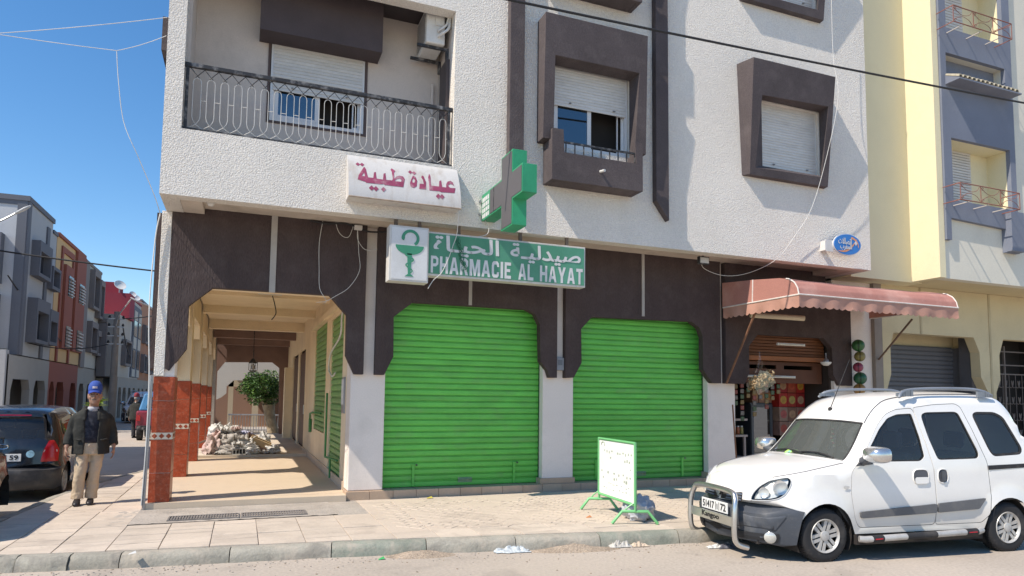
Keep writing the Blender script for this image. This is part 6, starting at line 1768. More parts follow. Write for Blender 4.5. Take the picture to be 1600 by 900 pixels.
    return V, B, M
van_rz = math.atan2(-.12, .993)
van, VB, VM = make_van('parked_van', 'white small van with chrome bull bar and roof rails parked at the kerb', 'van', (5.76, 5.60, 0.0), van_rz)
# things lying on the dash and hanging from the mirror
def vloc(p): return tuple(VM @ Vector(p))
b = MB(); p = vloc((.42, .98, 1.03))
b.lathe([(.11, 0), (.115, .02), (.10, .055), (.06, .08), (.0, .088)], p, 14, sy=.8)
b.add([tuple(VM @ Vector((.42 + x, .98 + y, 1.03 + z))) for x, y, z in ((-.02, .08, .012), (-.10, .20, .008), (.02, .24, .01), (.09, .11, .012))], [(0, 1, 2, 3)])
place_base(b, 'cap', mat('lime_and_blue_cloth', (.42, .66, .12), rough=.9, var=.3, vs=14, dirt=(.05, .35, .50), dirt_amt=1, dirt_s=16), 'lime and blue cap lying on the van dashboard', 'cap', smooth=50)
b = MB()
for k in range(14):
    z = 1.40 - k * .018; b.lathe([(.004, -.009), (.016, 0), (.004, .009)], vloc((.80 + random.uniform(-.01, .01), .74 + random.uniform(-.018, .018), z)), 8, mi=k % 3)
b.tube([vloc((.80, .74, 1.55)), vloc((.80, .74, 1.40))], .003, 4)
o = place_base(b, 'mirror_charm', [mat('charm_green', (.10, .40, .12), rough=.5), mat('charm_pale', (.55, .55, .40), rough=.5), mat('charm_red', (.5, .06, .05), rough=.5)], 'green and red beaded charm hanging behind the van windscreen', 'charm')

# ---------------------------------------------------------------- black hatchback on the side street, seen from behind
def make_hatch(name, label, loc, rz):
    V = thing(name, label, 'car', loc, rz); M = WM[V.name]
    class L(MB):
        def build(s, nm, m, parent=None, **k):
            s.v = [tuple(M @ Vector(p)) for p in s.v]; return MB.build(s, nm, m, parent or V, **k)
    W = 1.50; FW, RW, ZW, R = .62, 2.95, .265, .265
    top = [(-.7, .62), (-.3, .68), (.1, .80), (.5, .88), (.95, .95), (1.1, 1.0), (1.35, 1.20), (1.58, 1.385), (1.8, 1.43), (2.3, 1.45), (2.9, 1.43), (3.22, 1.38), (3.32, 1.33), (3.40, 1.18), (3.50, .95), (3.7, .88), (4.4, .86)]
    B = Body(W, 0, 3.52, 2.8, 3.6, .7, .42, top,
             tumble=[(0, .05), (.3, .02), (.55, 0), (.88, .01), (1.0, .04), (1.2, .10), (1.45, .17)],
             lean_f=[(0, .03), (.3, 0), (.6, .06), (.9, .2)], lean_r=[(0, .06), (.22, .02), (.30, -.03), (.50, -.03), (.54, .015), (.88, .05), (.95, .08), (1.36, .24), (1.5, .3)],
             crown=[(-.8, 0), (.2, .05), (1.2, .04), (2, .04), (3.3, .03)], bow=[(0, 0), (1.1, .1), (1.6, .08), (2.2, 0), (3.2, -.04), (3.4, -.05)],
             flares=[(FW, ZW, .31, .12, .02), (RW, ZW, .31, .12, .02)])
    rear = B.p1
    ch = lambda p: lerp_tab(B.top, p)
    # skin from the bonnet to the tail corner
    pc = 3.30
    tl = [(p, ch(p)) for p in np.linspace(B.p0, pc, 70)]
    gw1 = rounded([(1.38, .97), (2.14, .97), (2.12, 1.33), (1.72, 1.33), (1.55, 1.18)], .03, 2); gw2 = rounded([(2.20, .97), (2.80, .98), (2.97, 1.12), (2.93, 1.27), (2.18, 1.335)], .03, 2); gw3 = rounded([(3.02, 1.02), (3.10, 1.04), (3.12, 1.22), (2.99, 1.25)], .02, 2)
    tl_lamp = rounded([(3.36, .615), (3.62, .615), (3.58, .80), (3.50, .945), (3.40, .945), (3.33, .80)], .02, 2)
    rw = rounded([(3.56, .97), (rear, .965), (rear, 1.30), (3.60, 1.30)], .04, 3)
    a_f = arc(FW, ZW, .32, math.pi - .2, .2); a_r = arc(RW, ZW, .32, math.pi - .2, .2)
    out = [(B.p0, .2), (.25, .2)] + a_f + [(.98, .2), (2.6, .2)] + a_r + [(3.28, .3), (3.33, .52), (rear, .52), (rear, 1.345), (3.62, 1.345), (3.45, 1.34)] + list(reversed(tl))
    b = L(); B.panel(b, out, [gw1, gw2, gw3, tl_lamp, rw], .085)
    B.topskin(b, B.p0, 1.1, nu=26, nv=12); B.topskin(b, 1.58, pc, nu=26, nv=12)
    for ta, tb in ((-1, -.9), (.9, 1)): B.topskin(b, 1.1, 1.58, ta, tb, 8, 2)
    # back edge of the roof down to the rear window head
    n_ = 16
    edge = [B.top_pt(pc, -1 + 2 * i / n_) for i in range(n_ + 1)]
    rh = [(3.45 + (rear - 3.45) * min(1, (i / (n_ / 2))) if i <= n_ / 2 else None) for i in range(n_ + 1)]
    low = []
    for i in range(n_ + 1):
        q = B.pt(3.45 + (rear - 3.45) * (i / (n_ / 2)) if i <= n_ / 2 else 3.45 + (rear - 3.45) * ((n_ - i) / (n_ / 2)), 1.34)
        low.append(q if i <= n_ / 2 else B.mir(q))
    b.add(edge + low, [(i, i + 1, n_ + 2 + i, n_ + 1 + i) for i in range(n_)])
    b.build('body', CARK, smooth=40, fix=True)
    for poly in (gw1, gw2, gw3):
        for far in (False, True):
            b = L(); vs, ts = tri2d(inset(poly, -.004), [], .1); b.add([B.mir(B.pt(p, z, -.008)) if far else B.pt(p, z, -.008) for p, z in vs], ts); b.build('window', CARG)
    b = L(); B.panel(b, inset(rw, -.004), [], .08, -.006); b.build('rear_window', CARG, smooth=60)
    b = L(); B.topskin(b, 1.09, 1.59, -.91, .91, 8, 8, -.01); b.build('windscreen', CARG, smooth=60)
    b = L(); B.panel(b, [(3.62, 1.31), (rear, 1.315), (rear, 1.365), (3.66, 1.36)], [], .05, .05); b.build('spoiler', CARK, smooth=60)
    b = L(); B.panel(b, [(3.80, 1.325), (rear, 1.33), (rear, 1.348), (3.80, 1.345)], [], .05, .056); b.build('brake_light', mat('dark_red_lamp', (.22, .01, .03), rough=.2))
    bo = [(3.27, .22), (3.4, .18), (rear, .18), (rear, .53), (3.30, .53)]
    b = L(); B.panel(b, bo, [], .07, .03, thick=.05); b.build('rear_bumper', mat('black_bumper', (.035, .036, .04), rough=.5, dirt=(.12, .11, .1), dirt_amt=.5, dirt_s=4), smooth=50, fix=True)
    for far in (False, True):
        b = L(); vs, ts = tri2d(tl_lamp, [], .05); b.add([B.mir(B.pt(p, z, .008)) if far else B.pt(p, z, .008) for p, z in vs], ts); lp = b.build('tail_lamp', REDL, smooth=50)
        b = L(); pl_ = [(3.37, .765), (3.585, .765), (3.57, .80), (3.375, .80)]; vs, ts = tri2d(pl_, [], .05); b.add([B.mir(B.pt(p, z, .011)) if far else B.pt(p, z, .011) for p, z in vs], ts); b.build('reversing_lamp', mat('clear_lamp', (.55, .5, .48), rough=.2), lp)
    xb = B.pt(rear, .72, 0)[0] + .004
    b = L(); b.box(xb, xb + .012, .47, 1.0, .63, .745); b.build('number_plate', PLATE, bevel=.004)
    b = L()
    for s_, x0_, x1_ in (('66', .50, .62), (arabic('ا'), .735, .75), ('59', .85, .965)):
        lettering(b, s_, (x0_, x1_, .655, .725), lambda x, y: (xb + .0135, x, y), .003, out=Vector((1, 0, 0)))
    b.build('plate_number', mat('black_print', (.02, .02, .022), rough=.5))
    b = L(); b.lathe([(.001, xb + .03), (.055, xb + .03), (.055, xb)], (0, 1.12, .74), 14, 'x'); b.build('sticker', mat('pale_blue_sticker', (.25, .45, .55), rough=.5, var=.3, vs=30))
    b = L(); b.tube([(xb + .014 - .045 + .02, .75 + .07 * math.cos(a), .855 + .035 * math.sin(a)) for a in np.linspace(0, 2 * math.pi, 16, endpoint=False)], .007, 5, closed=True); b.box(xb - .02, xb - .008, .71, .79, .85, .86); b.build('badge', CHROME)
    b = L(); b.tube([B.pt(rear, .99, .015), B.pt(3.85, 1.0, .015)], .009, 5); b.build('wiper', RUBBER)
    b = L(); B.panel(b, [(1.0, .5), (3.2, .5), (3.25, .9), (3.25, 1.3), (1.6, 1.3), (1.05, .95)], [inset(gw1, -.01), inset(gw2, -.01), inset(gw3, -.01)], .15, -.05); b.box(.9, 3.3, .1, 1.4, .2, .26); b.box(3.0, 3.2, .12, 1.38, .3, .95); b.build('cabin_liner', INTER)
    for y in (.42, 1.08):
        b = L(); b.box(2.0, 2.14, y - .22, y + .22, .5, 1.05); b.box(2.02, 2.1, y - .12, y + .12, 1.08, 1.25); b.build('seat', INTER, bevel=.03)
    for cx in (FW, RW):
        for far in (False, True):
            f = (lambda q: B.mir(q)) if far else (lambda q: q)
            n_ = 14; rr_ = arc(cx, ZW, .322, math.pi + .4, -.4, n_); b = L()
            b.add([f((x, .03, z)) for x, z in rr_] + [f((x, .36, z)) for x, z in rr_], [(i, i + 1, n_ + i + 1, n_ + i) for i in range(n_ - 1)]); b.add([f((x, .28, z)) for x, z in rr_], [tuple(range(n_))]); b.build('wheel_housing', DARK)
            w = thing('wheel', None, None, M @ Vector((cx, .1 if not far else W - .1, ZW)), rz); w.parent = V; w.matrix_parent_inverse = M.inverted()
            keep = MB.build
            def bw(s, nm, m, parent=None, **k):
                s.v = [tuple(M @ Vector(p)) for p in s.v]; return keep(s, nm, m, parent, **k)
            MB.build = bw
            try: wheel(w, (cx, .02 if not far else W - .02, ZW), R, .16, 1 if not far else -1)
            finally: MB.build = keep
        b = L(); b.box(.3, 3.3, .12, W - .12, .17, .24); b.build('underbody', DARK)
    return V
# its tail faces the camera: car x axis runs towards -Y in the street
hatch = make_hatch('parked_car', 'black hatchback with red tail lamps parked on the side street beside the walking man', (-4.14, 16.15, 0), -math.pi / 2)
copy_tree(hatch, loc=(-4.42, 11.75, 0), rz=-math.pi / 2, label='black car at the left edge, only its corner in the picture')
# ---------------------------------------------------------------- side street: houses on the far side
def paint(n, c, **k): return mat(n, c, rough=.92, var=.07, vs=.5, fine=.04, fs=20, dirt=tuple(q * .72 for q in c), dirt_amt=.35, dirt_s=.5, **k)
GW = paint('grey_white_render', (.40, .41, .425)); GD = paint('slate_grey_paint', (.150, .158, .180)); GL = paint('sunlit_grey_render', (.55, .56, .57))  # GL: paler copy of the grey render, sunlight put into its colour
OC = paint('ochre_paint', (.64, .42, .21)); RB = paint('red_brown_paint', (.31, .105, .075)); BG = paint('beige_render', (.46, .40, .335)); RED = paint('crimson_paint', (.30, .045, .065))
SAL = paint('salmon_paint', (.42, .20, .12)); WBE = paint('pale_beige_paint', (.52, .47, .40)); GBR = paint('grey_brown_paint', (.235, .20, .185))
PANE = mat('dark_window_pane', (.035, .04, .05), rough=.15, spec=.6)
def house(name, label, x, y0, y1):
    return thing(name, label, 'building', (x - 3, (y0 + y1) / 2, 0))
def wbox(h, x, y0, y1, z0, z1, m_s, pr=.22, lites=2, name='window', deep=.12, top_drop=0):
    """window with a moulded surround proud of a wall that faces +X"""
    e = MB(); t = .16
    e.plate([(y0, z0), (y1, z0), (y1, z1), (y0, z1)], [[(y0 + t, z0 + t), (y1 - t, z0 + t), (y1 - t, z1 - t - top_drop), (y0 + t, z1 - t - top_drop)]], x + .001, x + pr, 'x')
    w = e.build(name, m_s, h)
    b = MB(); b.box(x + .005, x + .03, y0 + t, y1 - t, z0 + t, z1 - t - top_drop); b.build('pane', PANE, w)
    b = MB(); 
    for k in range(1, lites):
        yy = y0 + t + (y1 - y0 - 2 * t) * k / lites; b.box(x + .031, x + .06, yy - .03, yy + .03, z0 + t, z1 - t - top_drop)
    b.box(x + .031, x + .06, y0 + t, y1 - t, z0 + t, z0 + t + .05)
    b.build('sash', ALU, w)
    return w
def arches(h, x, y0, y1, lst, m, zt=3.25, zo=2.25):
    """ground floor wall facing +X with dark chamfered arcade openings"""
    out = [(y0, .0), (y1, .0), (y1, zt), (y0, zt)]
    holes = [[(a, .01), (b_, .01), (b_, zo - .45), (b_ - .25, zo), (a + .25, zo), (a, zo - .45)] for a, b_ in lst]
    b = MB(); b.plate(out, holes, x - .3, x, 'x'); b.build('arcade_wall', m, h)
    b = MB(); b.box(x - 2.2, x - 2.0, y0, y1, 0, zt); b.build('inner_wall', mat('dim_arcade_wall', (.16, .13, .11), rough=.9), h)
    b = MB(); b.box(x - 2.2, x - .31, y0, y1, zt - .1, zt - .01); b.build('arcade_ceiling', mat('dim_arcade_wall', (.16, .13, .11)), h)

X = -9.0
h = house('town_house', 'beige house on the near left of the side street, its shadow falling across the road', X, 14.5, 22.6)
b = MB(); b.box(-17, X, 14.5, 22.6, 3.3, 9.6); b.build('upper_wall', BG, h)
b = MB(); b.box(-17, X + .08, 14.45, 22.65, 9.6, 9.8); b.build('parapet', GBR, h)
for ya in (15.2, 17.8, 20.4):
    for za in (3.9, 6.9): wbox(h, X, ya, ya + 1.7, za, za + 1.8, GBR, .3)
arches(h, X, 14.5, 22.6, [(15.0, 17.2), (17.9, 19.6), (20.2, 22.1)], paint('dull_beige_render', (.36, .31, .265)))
h = house('town_house', 'grey house with pale sunlit front at the left edge of the side street', X, 34.8, 39.95)
b = MB(); b.box(-17, X, 34.8, 39.0, 3.3, 10.0); b.box(-17, X - .02, 39.001, 39.95, 3.3, 9.55); b.build('upper_wall', GW, h)
b = MB(); b.box(-17, X - .35, 34.77, 34.799, 3.55, 9.82); b.build('front_wall', GL, h)
b = MB(); b.box(-17.1, X + .08, 34.7, 39.05, 10.0, 10.22); b.box(-17, X + .05, 39.06, 39.95, 9.55, 9.72); b.build('parapet', GD, h)
b = MB(); b.box(-17, X - .30, 34.74, 34.77, 9.80, 9.999); b.build('parapet_band', GD, h)
for ya, yb in ((34.76, 35.15), (37.9, 38.35)):
    b = MB(); b.box(X + .001, X + .07, ya, yb, 3.3, 9.99 if yb < 38 else 9.6); b.build('vertical_band', GD, h)
b = MB(); b.box(X - .36, X, 34.73, 34.768, 3.3, 9.99); b.build('vertical_band', GD, h)
wbox(h, X, 35.7, 37.75, 6.9, 8.5, GD, .35, top_drop=.3); wbox(h, X, 38.3, 39.8, 6.7, 7.8, GD, .3)
wbox(h, X, 35.65, 37.8, 3.9, 5.9, GD, .4, top_drop=.4); wbox(h, X, 38.35, 39.85, 4.0, 5.7, GD, .3, top_drop=.4)
# front (facing the camera) window boxes that throw long shadows
for z0, z1 in ((6.3, 8.45), (3.6, 5.85)):
    b = MB(); b.plate(rect(-11.9, -9.75, z0, z1), [rect(-11.6, -10.0, z0 + .2, z1 - .5)], 34.3, 34.769, 'y'); w = b.build('window', GD, h)
    b = MB(); b.box(-11.6, -10.0, 34.6, 34.65, z0 + .2, z1 - .5); b.build('pane', PANE, w)
    b = MB(); 
    for k in range(9): b.tube([(-11.5 + k * .19, 34.28, z0 - .1), (-11.5 + k * .19, 34.22, z0 + .35), (-11.5 + k * .19, 34.28, z0 + .8)], .015, 4)
    b.build('grille', BLACKM, w)
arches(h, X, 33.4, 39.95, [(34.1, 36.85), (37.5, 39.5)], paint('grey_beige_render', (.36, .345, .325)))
b = MB(); b.box(-13, X + .0, 33.2, 33.6, 0, 3.42); b.build('end_pier', GW, h)

h = house('town_house', 'ochre house with red brown bands and louvred windows on the side street', X, 39.95, 46.3)
b = MB(); b.box(-17, X, 39.95, 46.3, 3.3, 9.62); b.build('upper_wall', OC, h)
b = MB(); b.box(-17, X + .1, 39.95, 46.3, 9.62, 9.8); b.build('parapet', RB, h)
for ya, yb, z0, z1, pr in ((40.85, 41.15, 3.3, 9.3, .08), (41.16, 43.55, 9.0, 9.3, .08), (43.35, 43.65, 3.3, 9.0, .08), (41.55, 43.3, 4.0, 8.45, .14), (44.0, 46.29, 4.0, 9.61, .14)):
    b = MB(); b.box(X + .001, X + pr, ya, yb, z0, z1); b.build('band', RB, h)
for ya, yb, z0, z1 in ((42.15, 43.2, 6.85, 7.95), (44.75, 45.95, 6.8, 7.9), (42.15, 43.2, 4.1, 5.25), (44.75, 46.0, 4.05, 5.25)):
    b = MB(); b.plate([(ya, z0), (yb, z0), (yb, z1), (ya, z1)], [], X + .141, X + .17, 'x'); w = b.build('window', PANE, h)
    for k in range(6):
        b = MB(); z = z0 + .06 + k * (z1 - z0 - .1) / 6; b.box(X + .171, X + .26, ya + .05, yb - .05, z, z + .07); b.build('louvre', mat('pale_louvre', (.5, .44, .40), rough=.7), w)
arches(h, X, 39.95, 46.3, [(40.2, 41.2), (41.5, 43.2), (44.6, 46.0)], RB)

h = house('town_house', 'grey beige house with boxed brown windows beside the ochre house', X, 46.3, 51.5)
b = MB(); b.box(-17, X, 46.3, 51.5, 3.2, 9.5); b.build('upper_wall', WBE, h)
b = MB(); b.box(-17, X + .06, 46.3, 51.5, 9.5, 9.66); b.build('parapet', GBR, h)
b = MB(); b.box(X + .001, X + .10, 46.3, 47.4, 3.2, 9.49); b.build('vertical_band', GBR, h)
for ya, yb, z0, z1 in ((48.0, 49.9, 6.9, 9.3), (50.1, 51.4, 6.5, 9.0), (48.0, 49.9, 4.2, 6.1), (50.1, 51.4, 4.1, 5.7)): wbox(h, X, ya, yb, z0, z1, GBR, .3, top_drop=.2)
arches(h, X, 46.3, 51.5, [(46.8, 48.2), (49.0, 51.0)], paint('dull_beige_render', (.36, .31, .265)))

X2 = -7.8
h = house('town_house', 'beige corner house standing forward into the street behind the pole', X2, 51.5, 56.4)
b = MB(); b.box(-14, X2, 51.5, 56.4, 2.8, 6.95); b.box(-14, X2 - .9, 52.2, 56.4, 0, 2.8); b.build('upper_wall', BG, h)
b = MB(); b.box(-14, -8.5, 51.3, 51.499, 6.35, 6.6); b.box(-8.95, -8.45, 51.2, 51.499, 2.8, 6.3); b.build('front_moulding', GBR, h)
wbox(h, X2, 52.9, 55.4, 3.6, 5.4, GBR, .3)
b = MB(); b.plate(rect(-9.6, -8.9, 3.6, 5.9), [], 51.42, 51.498, 'y'); b.build('window', PANE, h)
b = MB(); b.box(-14, X2 - .88, 52.0, 52.19, 0, 2.2); b.build('shop_shutter', mat('dark_shutter', (.09, .08, .08), rough=.7), h)
arches(h, X2 - .02, 52.2, 56.4, [(52.6, 54.0), (54.5, 56.0)], paint('dull_beige_render', (.36, .31, .265)), zt=2.8, zo=2.1)
h = house('rear_house', 'crimson walled house rising behind the beige corner house', X2, 53.6, 56.0)
b = MB(); b.box(-14, X2 + .18, 54.2, 56.38, 6.951, 8.75); b.build('upper_wall', RED, h)
b = MB(); b.box(-14, -8.4, 55.0, 56.3, 8.751, 9.6); b.build('stair_head', RED, h)
dish = thing('satellite_dish', 'white satellite dish on the roof of the crimson house', 'satellite dish', (-8.35, 54.4, 8.75))
def mk_dish(t, c, r):
    b = MB(); b.tube([c, (c[0], c[1], c[2] + r * 1.2)], .04, 6); b.build('mast', GREYM, t)
    M_ = Matrix.Translation((c[0], c[1], c[2] + r * 1.3)) @ Matrix.Rotation(rad(55), 4, 'X') @ Matrix.Rotation(rad(25), 4, 'Y')
    b = MB(); b.lathe([(.02, 0), (r * .5, r * .06), (r * .8, r * .16), (r, r * .27), (r * .98, r * .29), (r * .5, r * .09), (.02, .03)], (0, 0, 0), 18); b.v = [tuple(M_ @ Vector(p)) for p in b.v]; b.build('bowl', PLASTW, t, smooth=50)
mk_dish(dish, (-8.35, 54.4, 8.75), .40)
h = house('town_house', 'pale house with stacked blue grey windows and white panels along the side street', X2, 56.4, 61.2)
b = MB(); b.box(-14, X2, 56.401, 61.2, 2.8, 8.6); b.build('upper_wall', paint('pale_grey_paint', (.46, .43, .40)), h)
b = MB(); b.box(X2 + .001, X2 + .08, 57.0, 61.19, 2.9, 8.3); b.build('window_panel', GD, h)
for ya, yb in ((57.3, 58.8), (59.6, 61.0)):
    for z0, z1, k in ((7.2, 7.9, 0), (6.0, 7.15, 1), (5.05, 5.9, 0), (3.6, 4.95, 1), (2.95, 3.5, 0)):
        b = MB(); b.box(X2 + .081, X2 + .12, ya, yb, z0, z1); b.build('window' if k else 'white_panel', PANE if k else WBE, h)
b = MB(); b.box(-14, X2 + .05, 56.401, 61.2, 8.601, 8.75); b.build('parapet', RED, h)
arches(h, X2 - .02, 56.4, 61.2, [(56.9, 58.3), (59.0, 60.6)], paint('dull_beige_render', (.36, .31, .265)), zt=2.8, zo=2.1)
for k, (y, lab) in enumerate(((57.5, 'nearer white dish on the roof of the pale house with stacked windows'), (59.6, 'farther white dish on the roof of the pale house with stacked windows'))):
    t = thing('satellite_dish', lab, 'satellite dish', (-7.95, y, 8.75)); mk_dish(t, (-7.95, y, 8.75), .26)
h = house('town_house', 'salmon orange house farthest along the left side of the street', X2, 61.2, 70)
b = MB(); b.box(-14, X2, 61.201, 70, 2.8, 9.1); b.build('upper_wall', SAL, h)
b = MB(); b.box(-14, X2 + .06, 61.201, 70, 9.1, 9.25); b.build('parapet', GD, h)
for y in (62.4, 65.5, 67.6): 
    for z in (5.8, 3.4): wbox(h, X2, y, y + 1.7, z, z + 1.5, GBR, .3)
arches(h, X2 - .02, 61.2, 70, [(61.8, 63.2), (64.0, 65.4), (66.5, 68)], paint('dull_beige_render', (.36, .31, .265)), zt=2.8, zo=2.1)
h = house('town_house', 'plain beige house closing the view at the end of the side street', -5, 74, 80)
b = MB(); b.box(-14, 6, 76, 84, 0, 8.4); b.build('wall', BG, h)
for xx in (-9, -6.6, -4.2): 
    for z in (1.0, 4.2):
        b = MB(); b.plate(rect(xx, xx + 1.3, z, z + 1.7), [], 75.93, 75.99, 'y'); b.build('window', PANE, h)

# pole, lamps
pole = thing('utility_pole', 'grey concrete utility pole carrying cables before the beige house', 'utility pole', (-5.95, 38.5, 0))
PC = mat('pole_concrete', (.22, .20, .18), rough=.9, var=.15)
b = MB(); b.lathe([(.19, 0), (.13, 5.75)], (-5.95, 38.5, 0), 10); b.build('shaft', PC, pole, smooth=50)
for z in (5.35, 4.95, 4.5, 4.1):
    b = MB(); b.box(-6.3, -5.6, 38.38, 38.42, z, z + .06); b.build('cross_arm', GREYM, pole)
    for x in (-6.25, -5.65):
        b = MB(); b.lathe([(.05, z + .06), (.06, z + .12), (.03, z + .2)], (x, 38.4, 0), 8); b.build('insulator', WIRE, pole)
def street_lamp(name, label, base, head, ctrl, pole_on=True, sc_=1.0):
    t = thing(name, label, 'street lamp', (base[0], base[1], 0 if pole_on else base[2]))
    if pole_on:
        b = MB(); b.lathe([(.09, 0), (.05, base[2])], (base[0], base[1], 0), 8); b.build('post', GREYM, t, smooth=50)
    b = MB(); b.tube(smoothpath([base, ctrl, head], 8), .035, 6); b.build('arm', GREYM, t, smooth=50)
    d = (Vector(head) - Vector(ctrl)).normalized(); H = Vector(head); up_ = Vector((0, 0, 1)); sd_ = d.cross(up_).normalized()
    rings = []
    for s_, w_, th in ((-.05, .05, .05), (.1, .12, .09), (.45, .15, .11), (.75, .11, .07), (.85, .03, .02)):
        s_ *= sc_; w_ *= sc_; th *= sc_; c = H + d * s_; rings.append([tuple(c + sd_ * (w_ * math.cos(a)) + up_ * (th * math.sin(a))) for a in np.linspace(0, 2 * math.pi, 10, endpoint=False)])
    b = MB(); b.loft(rings); b.build('lamp_head', mat('lamp_head_grey', (.50, .50, .49), rough=.5), t, smooth=60)
    return t
street_lamp('street_lamp', 'street lamp reaching in from the left edge in front of the grey house', (-10.2, 33, 8.3), (-8.95, 33, 9.02), (-9.5, 33, 8.62), sc_=.75)
street_lamp('street_lamp', 'street lamp on the utility pole reaching right before the crimson wall', (-5.95, 38.35, 5.0), (-5.55, 38.3, 6.05), (-5.82, 38.33, 5.6), False, .5)
street_lamp('street_lamp', 'curved street lamp arching from behind the corner building', (-3.05, 30, 4.2), (-3.95, 30, 5.30), (-3.42, 30, 5.02), False, .35)
cable('power_cable', sag((-5.65, 38.4, 5.4), (-1.3, 24.0, 4.6), .1), .025, WIRE, 'black cable from the pole towards the corner building')
cable('power_cable', sag((-6.25, 38.4, 4.1), (-9.0, 36.0, 3.9), .25), .025, WIRE, 'black cable from the pole back to the grey house')
cable('power_cable', sag((-5.65, 38.4, 5.0), (-7.7, 56.5, 4.4), .3), .03, WIRE, 'black cable from the pole down along the beige house')
cable('power_cable', sag((-9.2, 33.5, 6.5), (-8.9, 42.0, 4.3), .2), .03, WIRE, 'black cable crossing the grey house front down to the ochre house')

# far vehicles in the side street
fv = copy_tree(van, loc=(-4.75, 44.5, .0), rz=rad(86), label='white van facing the camera far down the side street', group=None)
RP = mat('red_truck_paint', (.26, .025, .045), rough=.4, coat=.4, dirt=(.2, .1, .09), dirt_amt=.4); BLP = mat('blue_truck_paint', (.05, .20, .40), rough=.6, var=.15)
tr = thing('delivery_truck', 'small truck with blue top and red lower body parked beyond the tiled pillar', 'truck', (-2.75, 29.3, 0))
b = MB(); b.box(-3.50, -1.95, 27.6, 31.0, .42, 1.08); b.build('body', RP, tr, bevel=.06)
b = MB(); b.add([(-3.44, 27.7, 1.081), (-2.01, 27.7, 1.081), (-2.01, 30.9, 1.081), (-3.44, 30.9, 1.081), (-3.30, 27.9, 1.70), (-2.15, 27.9, 1.70), (-2.15, 30.4, 1.70), (-3.30, 30.4, 1.70)], [(3, 2, 1, 0), (4, 5, 6, 7), (0, 1, 5, 4), (1, 2, 6, 5), (2, 3, 7, 6), (3, 0, 4, 7)]); b.build('cab_top', BLP, tr, bevel=.05)
b = MB(); b.add([(-3.2, 27.72, 1.18), (-2.25, 27.72, 1.18), (-2.35, 27.86, 1.58), (-3.12, 27.86, 1.58)], [(0, 1, 2, 3)]); b.build('rear_window', PANE, tr)
b = MB(); b.box(-3.46, -2.0, 27.5, 27.599, .40, .56); b.build('bumper', BLACKM, tr)
for x in (-3.50, -2.13):
    for y in (28.2, 30.4):
        b = MB(); b.lathe([(.02, x), (.30, x), (.30, x + .17), (.02, x + .17)], (0, y, .30), 18, 'x'); b.build('wheel', RUBBER, tr, smooth=50)
    b = MB(); b.box(x + .02, x + .15, 27.57, 27.598, .72, .92); b.build('tail_lamp', REDL, tr)

# leafy things: many small leaves through a volume
LEAF = [mat('leaf_dark', (.028, .075, .018), rough=.6, var=.3, vs=6), mat('leaf_mid', (.055, .135, .026), rough=.55, var=.3, vs=6), mat('leaf_light', (.12, .22, .04), rough=.5, var=.3, vs=6)]
def leaves(b, cen, rx, rz_, n, size, seed, shell=.55, squash=.0):
    rr = random.Random(seed)
    for k in range(n):
        while True:
            v = Vector((rr.uniform(-1, 1), rr.uniform(-1, 1), rr.uniform(-1, 1)))
            if .05 < v.length < 1: break
        bump_ = 1 + .16 * noise.noise(v.normalized() * 2.6 + Vector((seed, 0, 0))) + .1 * noise.noise(v.normalized() * 6)
        r = (v.length ** (1 - shell)) * bump_
        p = Vector(cen) + Vector((v.normalized().x * rx * r, v.normalized().y * rx * r, v.normalized().z * rz_ * r))
        s = size * rr.uniform(.6, 1.3)
        M_ = Matrix.Translation(p) @ Matrix.Rotation(rr.uniform(0, 6.3), 4, 'Z') @ Matrix.Rotation(rr.uniform(-1.2, 1.2), 4, 'X') @ Matrix.Rotation(rr.uniform(-.8, .8), 4, 'Y')
        q = [(-s * .1, 0, 0), (0, -s * .32, .03 * s), (s * .9, 0, -.12 * s), (0, s * .32, .03 * s)]
        b.add([tuple(M_ @ Vector(t)) for t in q], [(0, 1, 2, 3)], rr.choice((0, 1, 1, 2)))
tree = thing('round_tree', 'round clipped ficus tree with pale trunk beyond the arcade', 'tree', (1.12, 28.4, 0))
b = MB(); b.tube(smoothpath([(1.22, 28.4, 0), (1.18, 28.4, .3), (1.08, 28.4, .7), (1.02, 28.42, 1.05), (.98, 28.4, 1.35)], 4), [.26, .25, .235, .22, .215, .21, .205, .20, .20, .20, .20, .205, .21, .22, .23, .24, .25], 12)
for q in ((.4, 28.2, 1.9), (1.3, 28.3, 1.9), (.9, 28.9, 2.0), (.8, 28.0, 2.0)): b.tube(smoothpath([(1.0, 28.4, 1.2), ((1.0 + q[0]) / 2, 28.4, 1.6), q], 4), [.13, .12, .11, .1, .09, .08, .07, .06, .05], 8)
b.build('trunk', mat('pale_bark', (.36, .29, .20), rough=.95, var=.3, vs=5, bump=.8, bs=18, bdist=.03, dirt=(.12, .09, .07), dirt_amt=.8, dirt_s=4), tree, smooth=60)
b = MB(); leaves(b, (.72, 28.4, 2.0), .68, .52, 3000, .085, 3)
for k, (x, y, z, r, n_) in enumerate(((.10, 28.2, 1.95, .34, 420), (.35, 28.3, 2.42, .32, 380), (1.0, 28.1, 2.45, .36, 420), (1.35, 28.5, 2.05, .36, 420), (.45, 27.9, 1.52, .32, 380), (1.1, 28.2, 1.5, .30, 340), (.7, 27.85, 2.05, .40, 420), (.2, 28.4, 2.2, .25, 200))):
    leaves(b, (.72 + (x - .72) * .92, y, 2.0 + (z - 2.0) * .92), r * 1.0, r * .8, n_, .085, 20 + k)
o = b.build('crown', LEAF, tree)
gp = thing('leafy_plant', 'light green broad leaved plant on the far pavement behind the man', 'plant', (-5.9, 34.0, 0))
b = MB(); b.tube([(-5.9, 34, 0), (-5.88, 34, 1.0)], .05, 6); b.build('stem', mat('plant_stem', (.12, .10, .05), rough=.9), gp)
b = MB(); rr = random.Random(4)
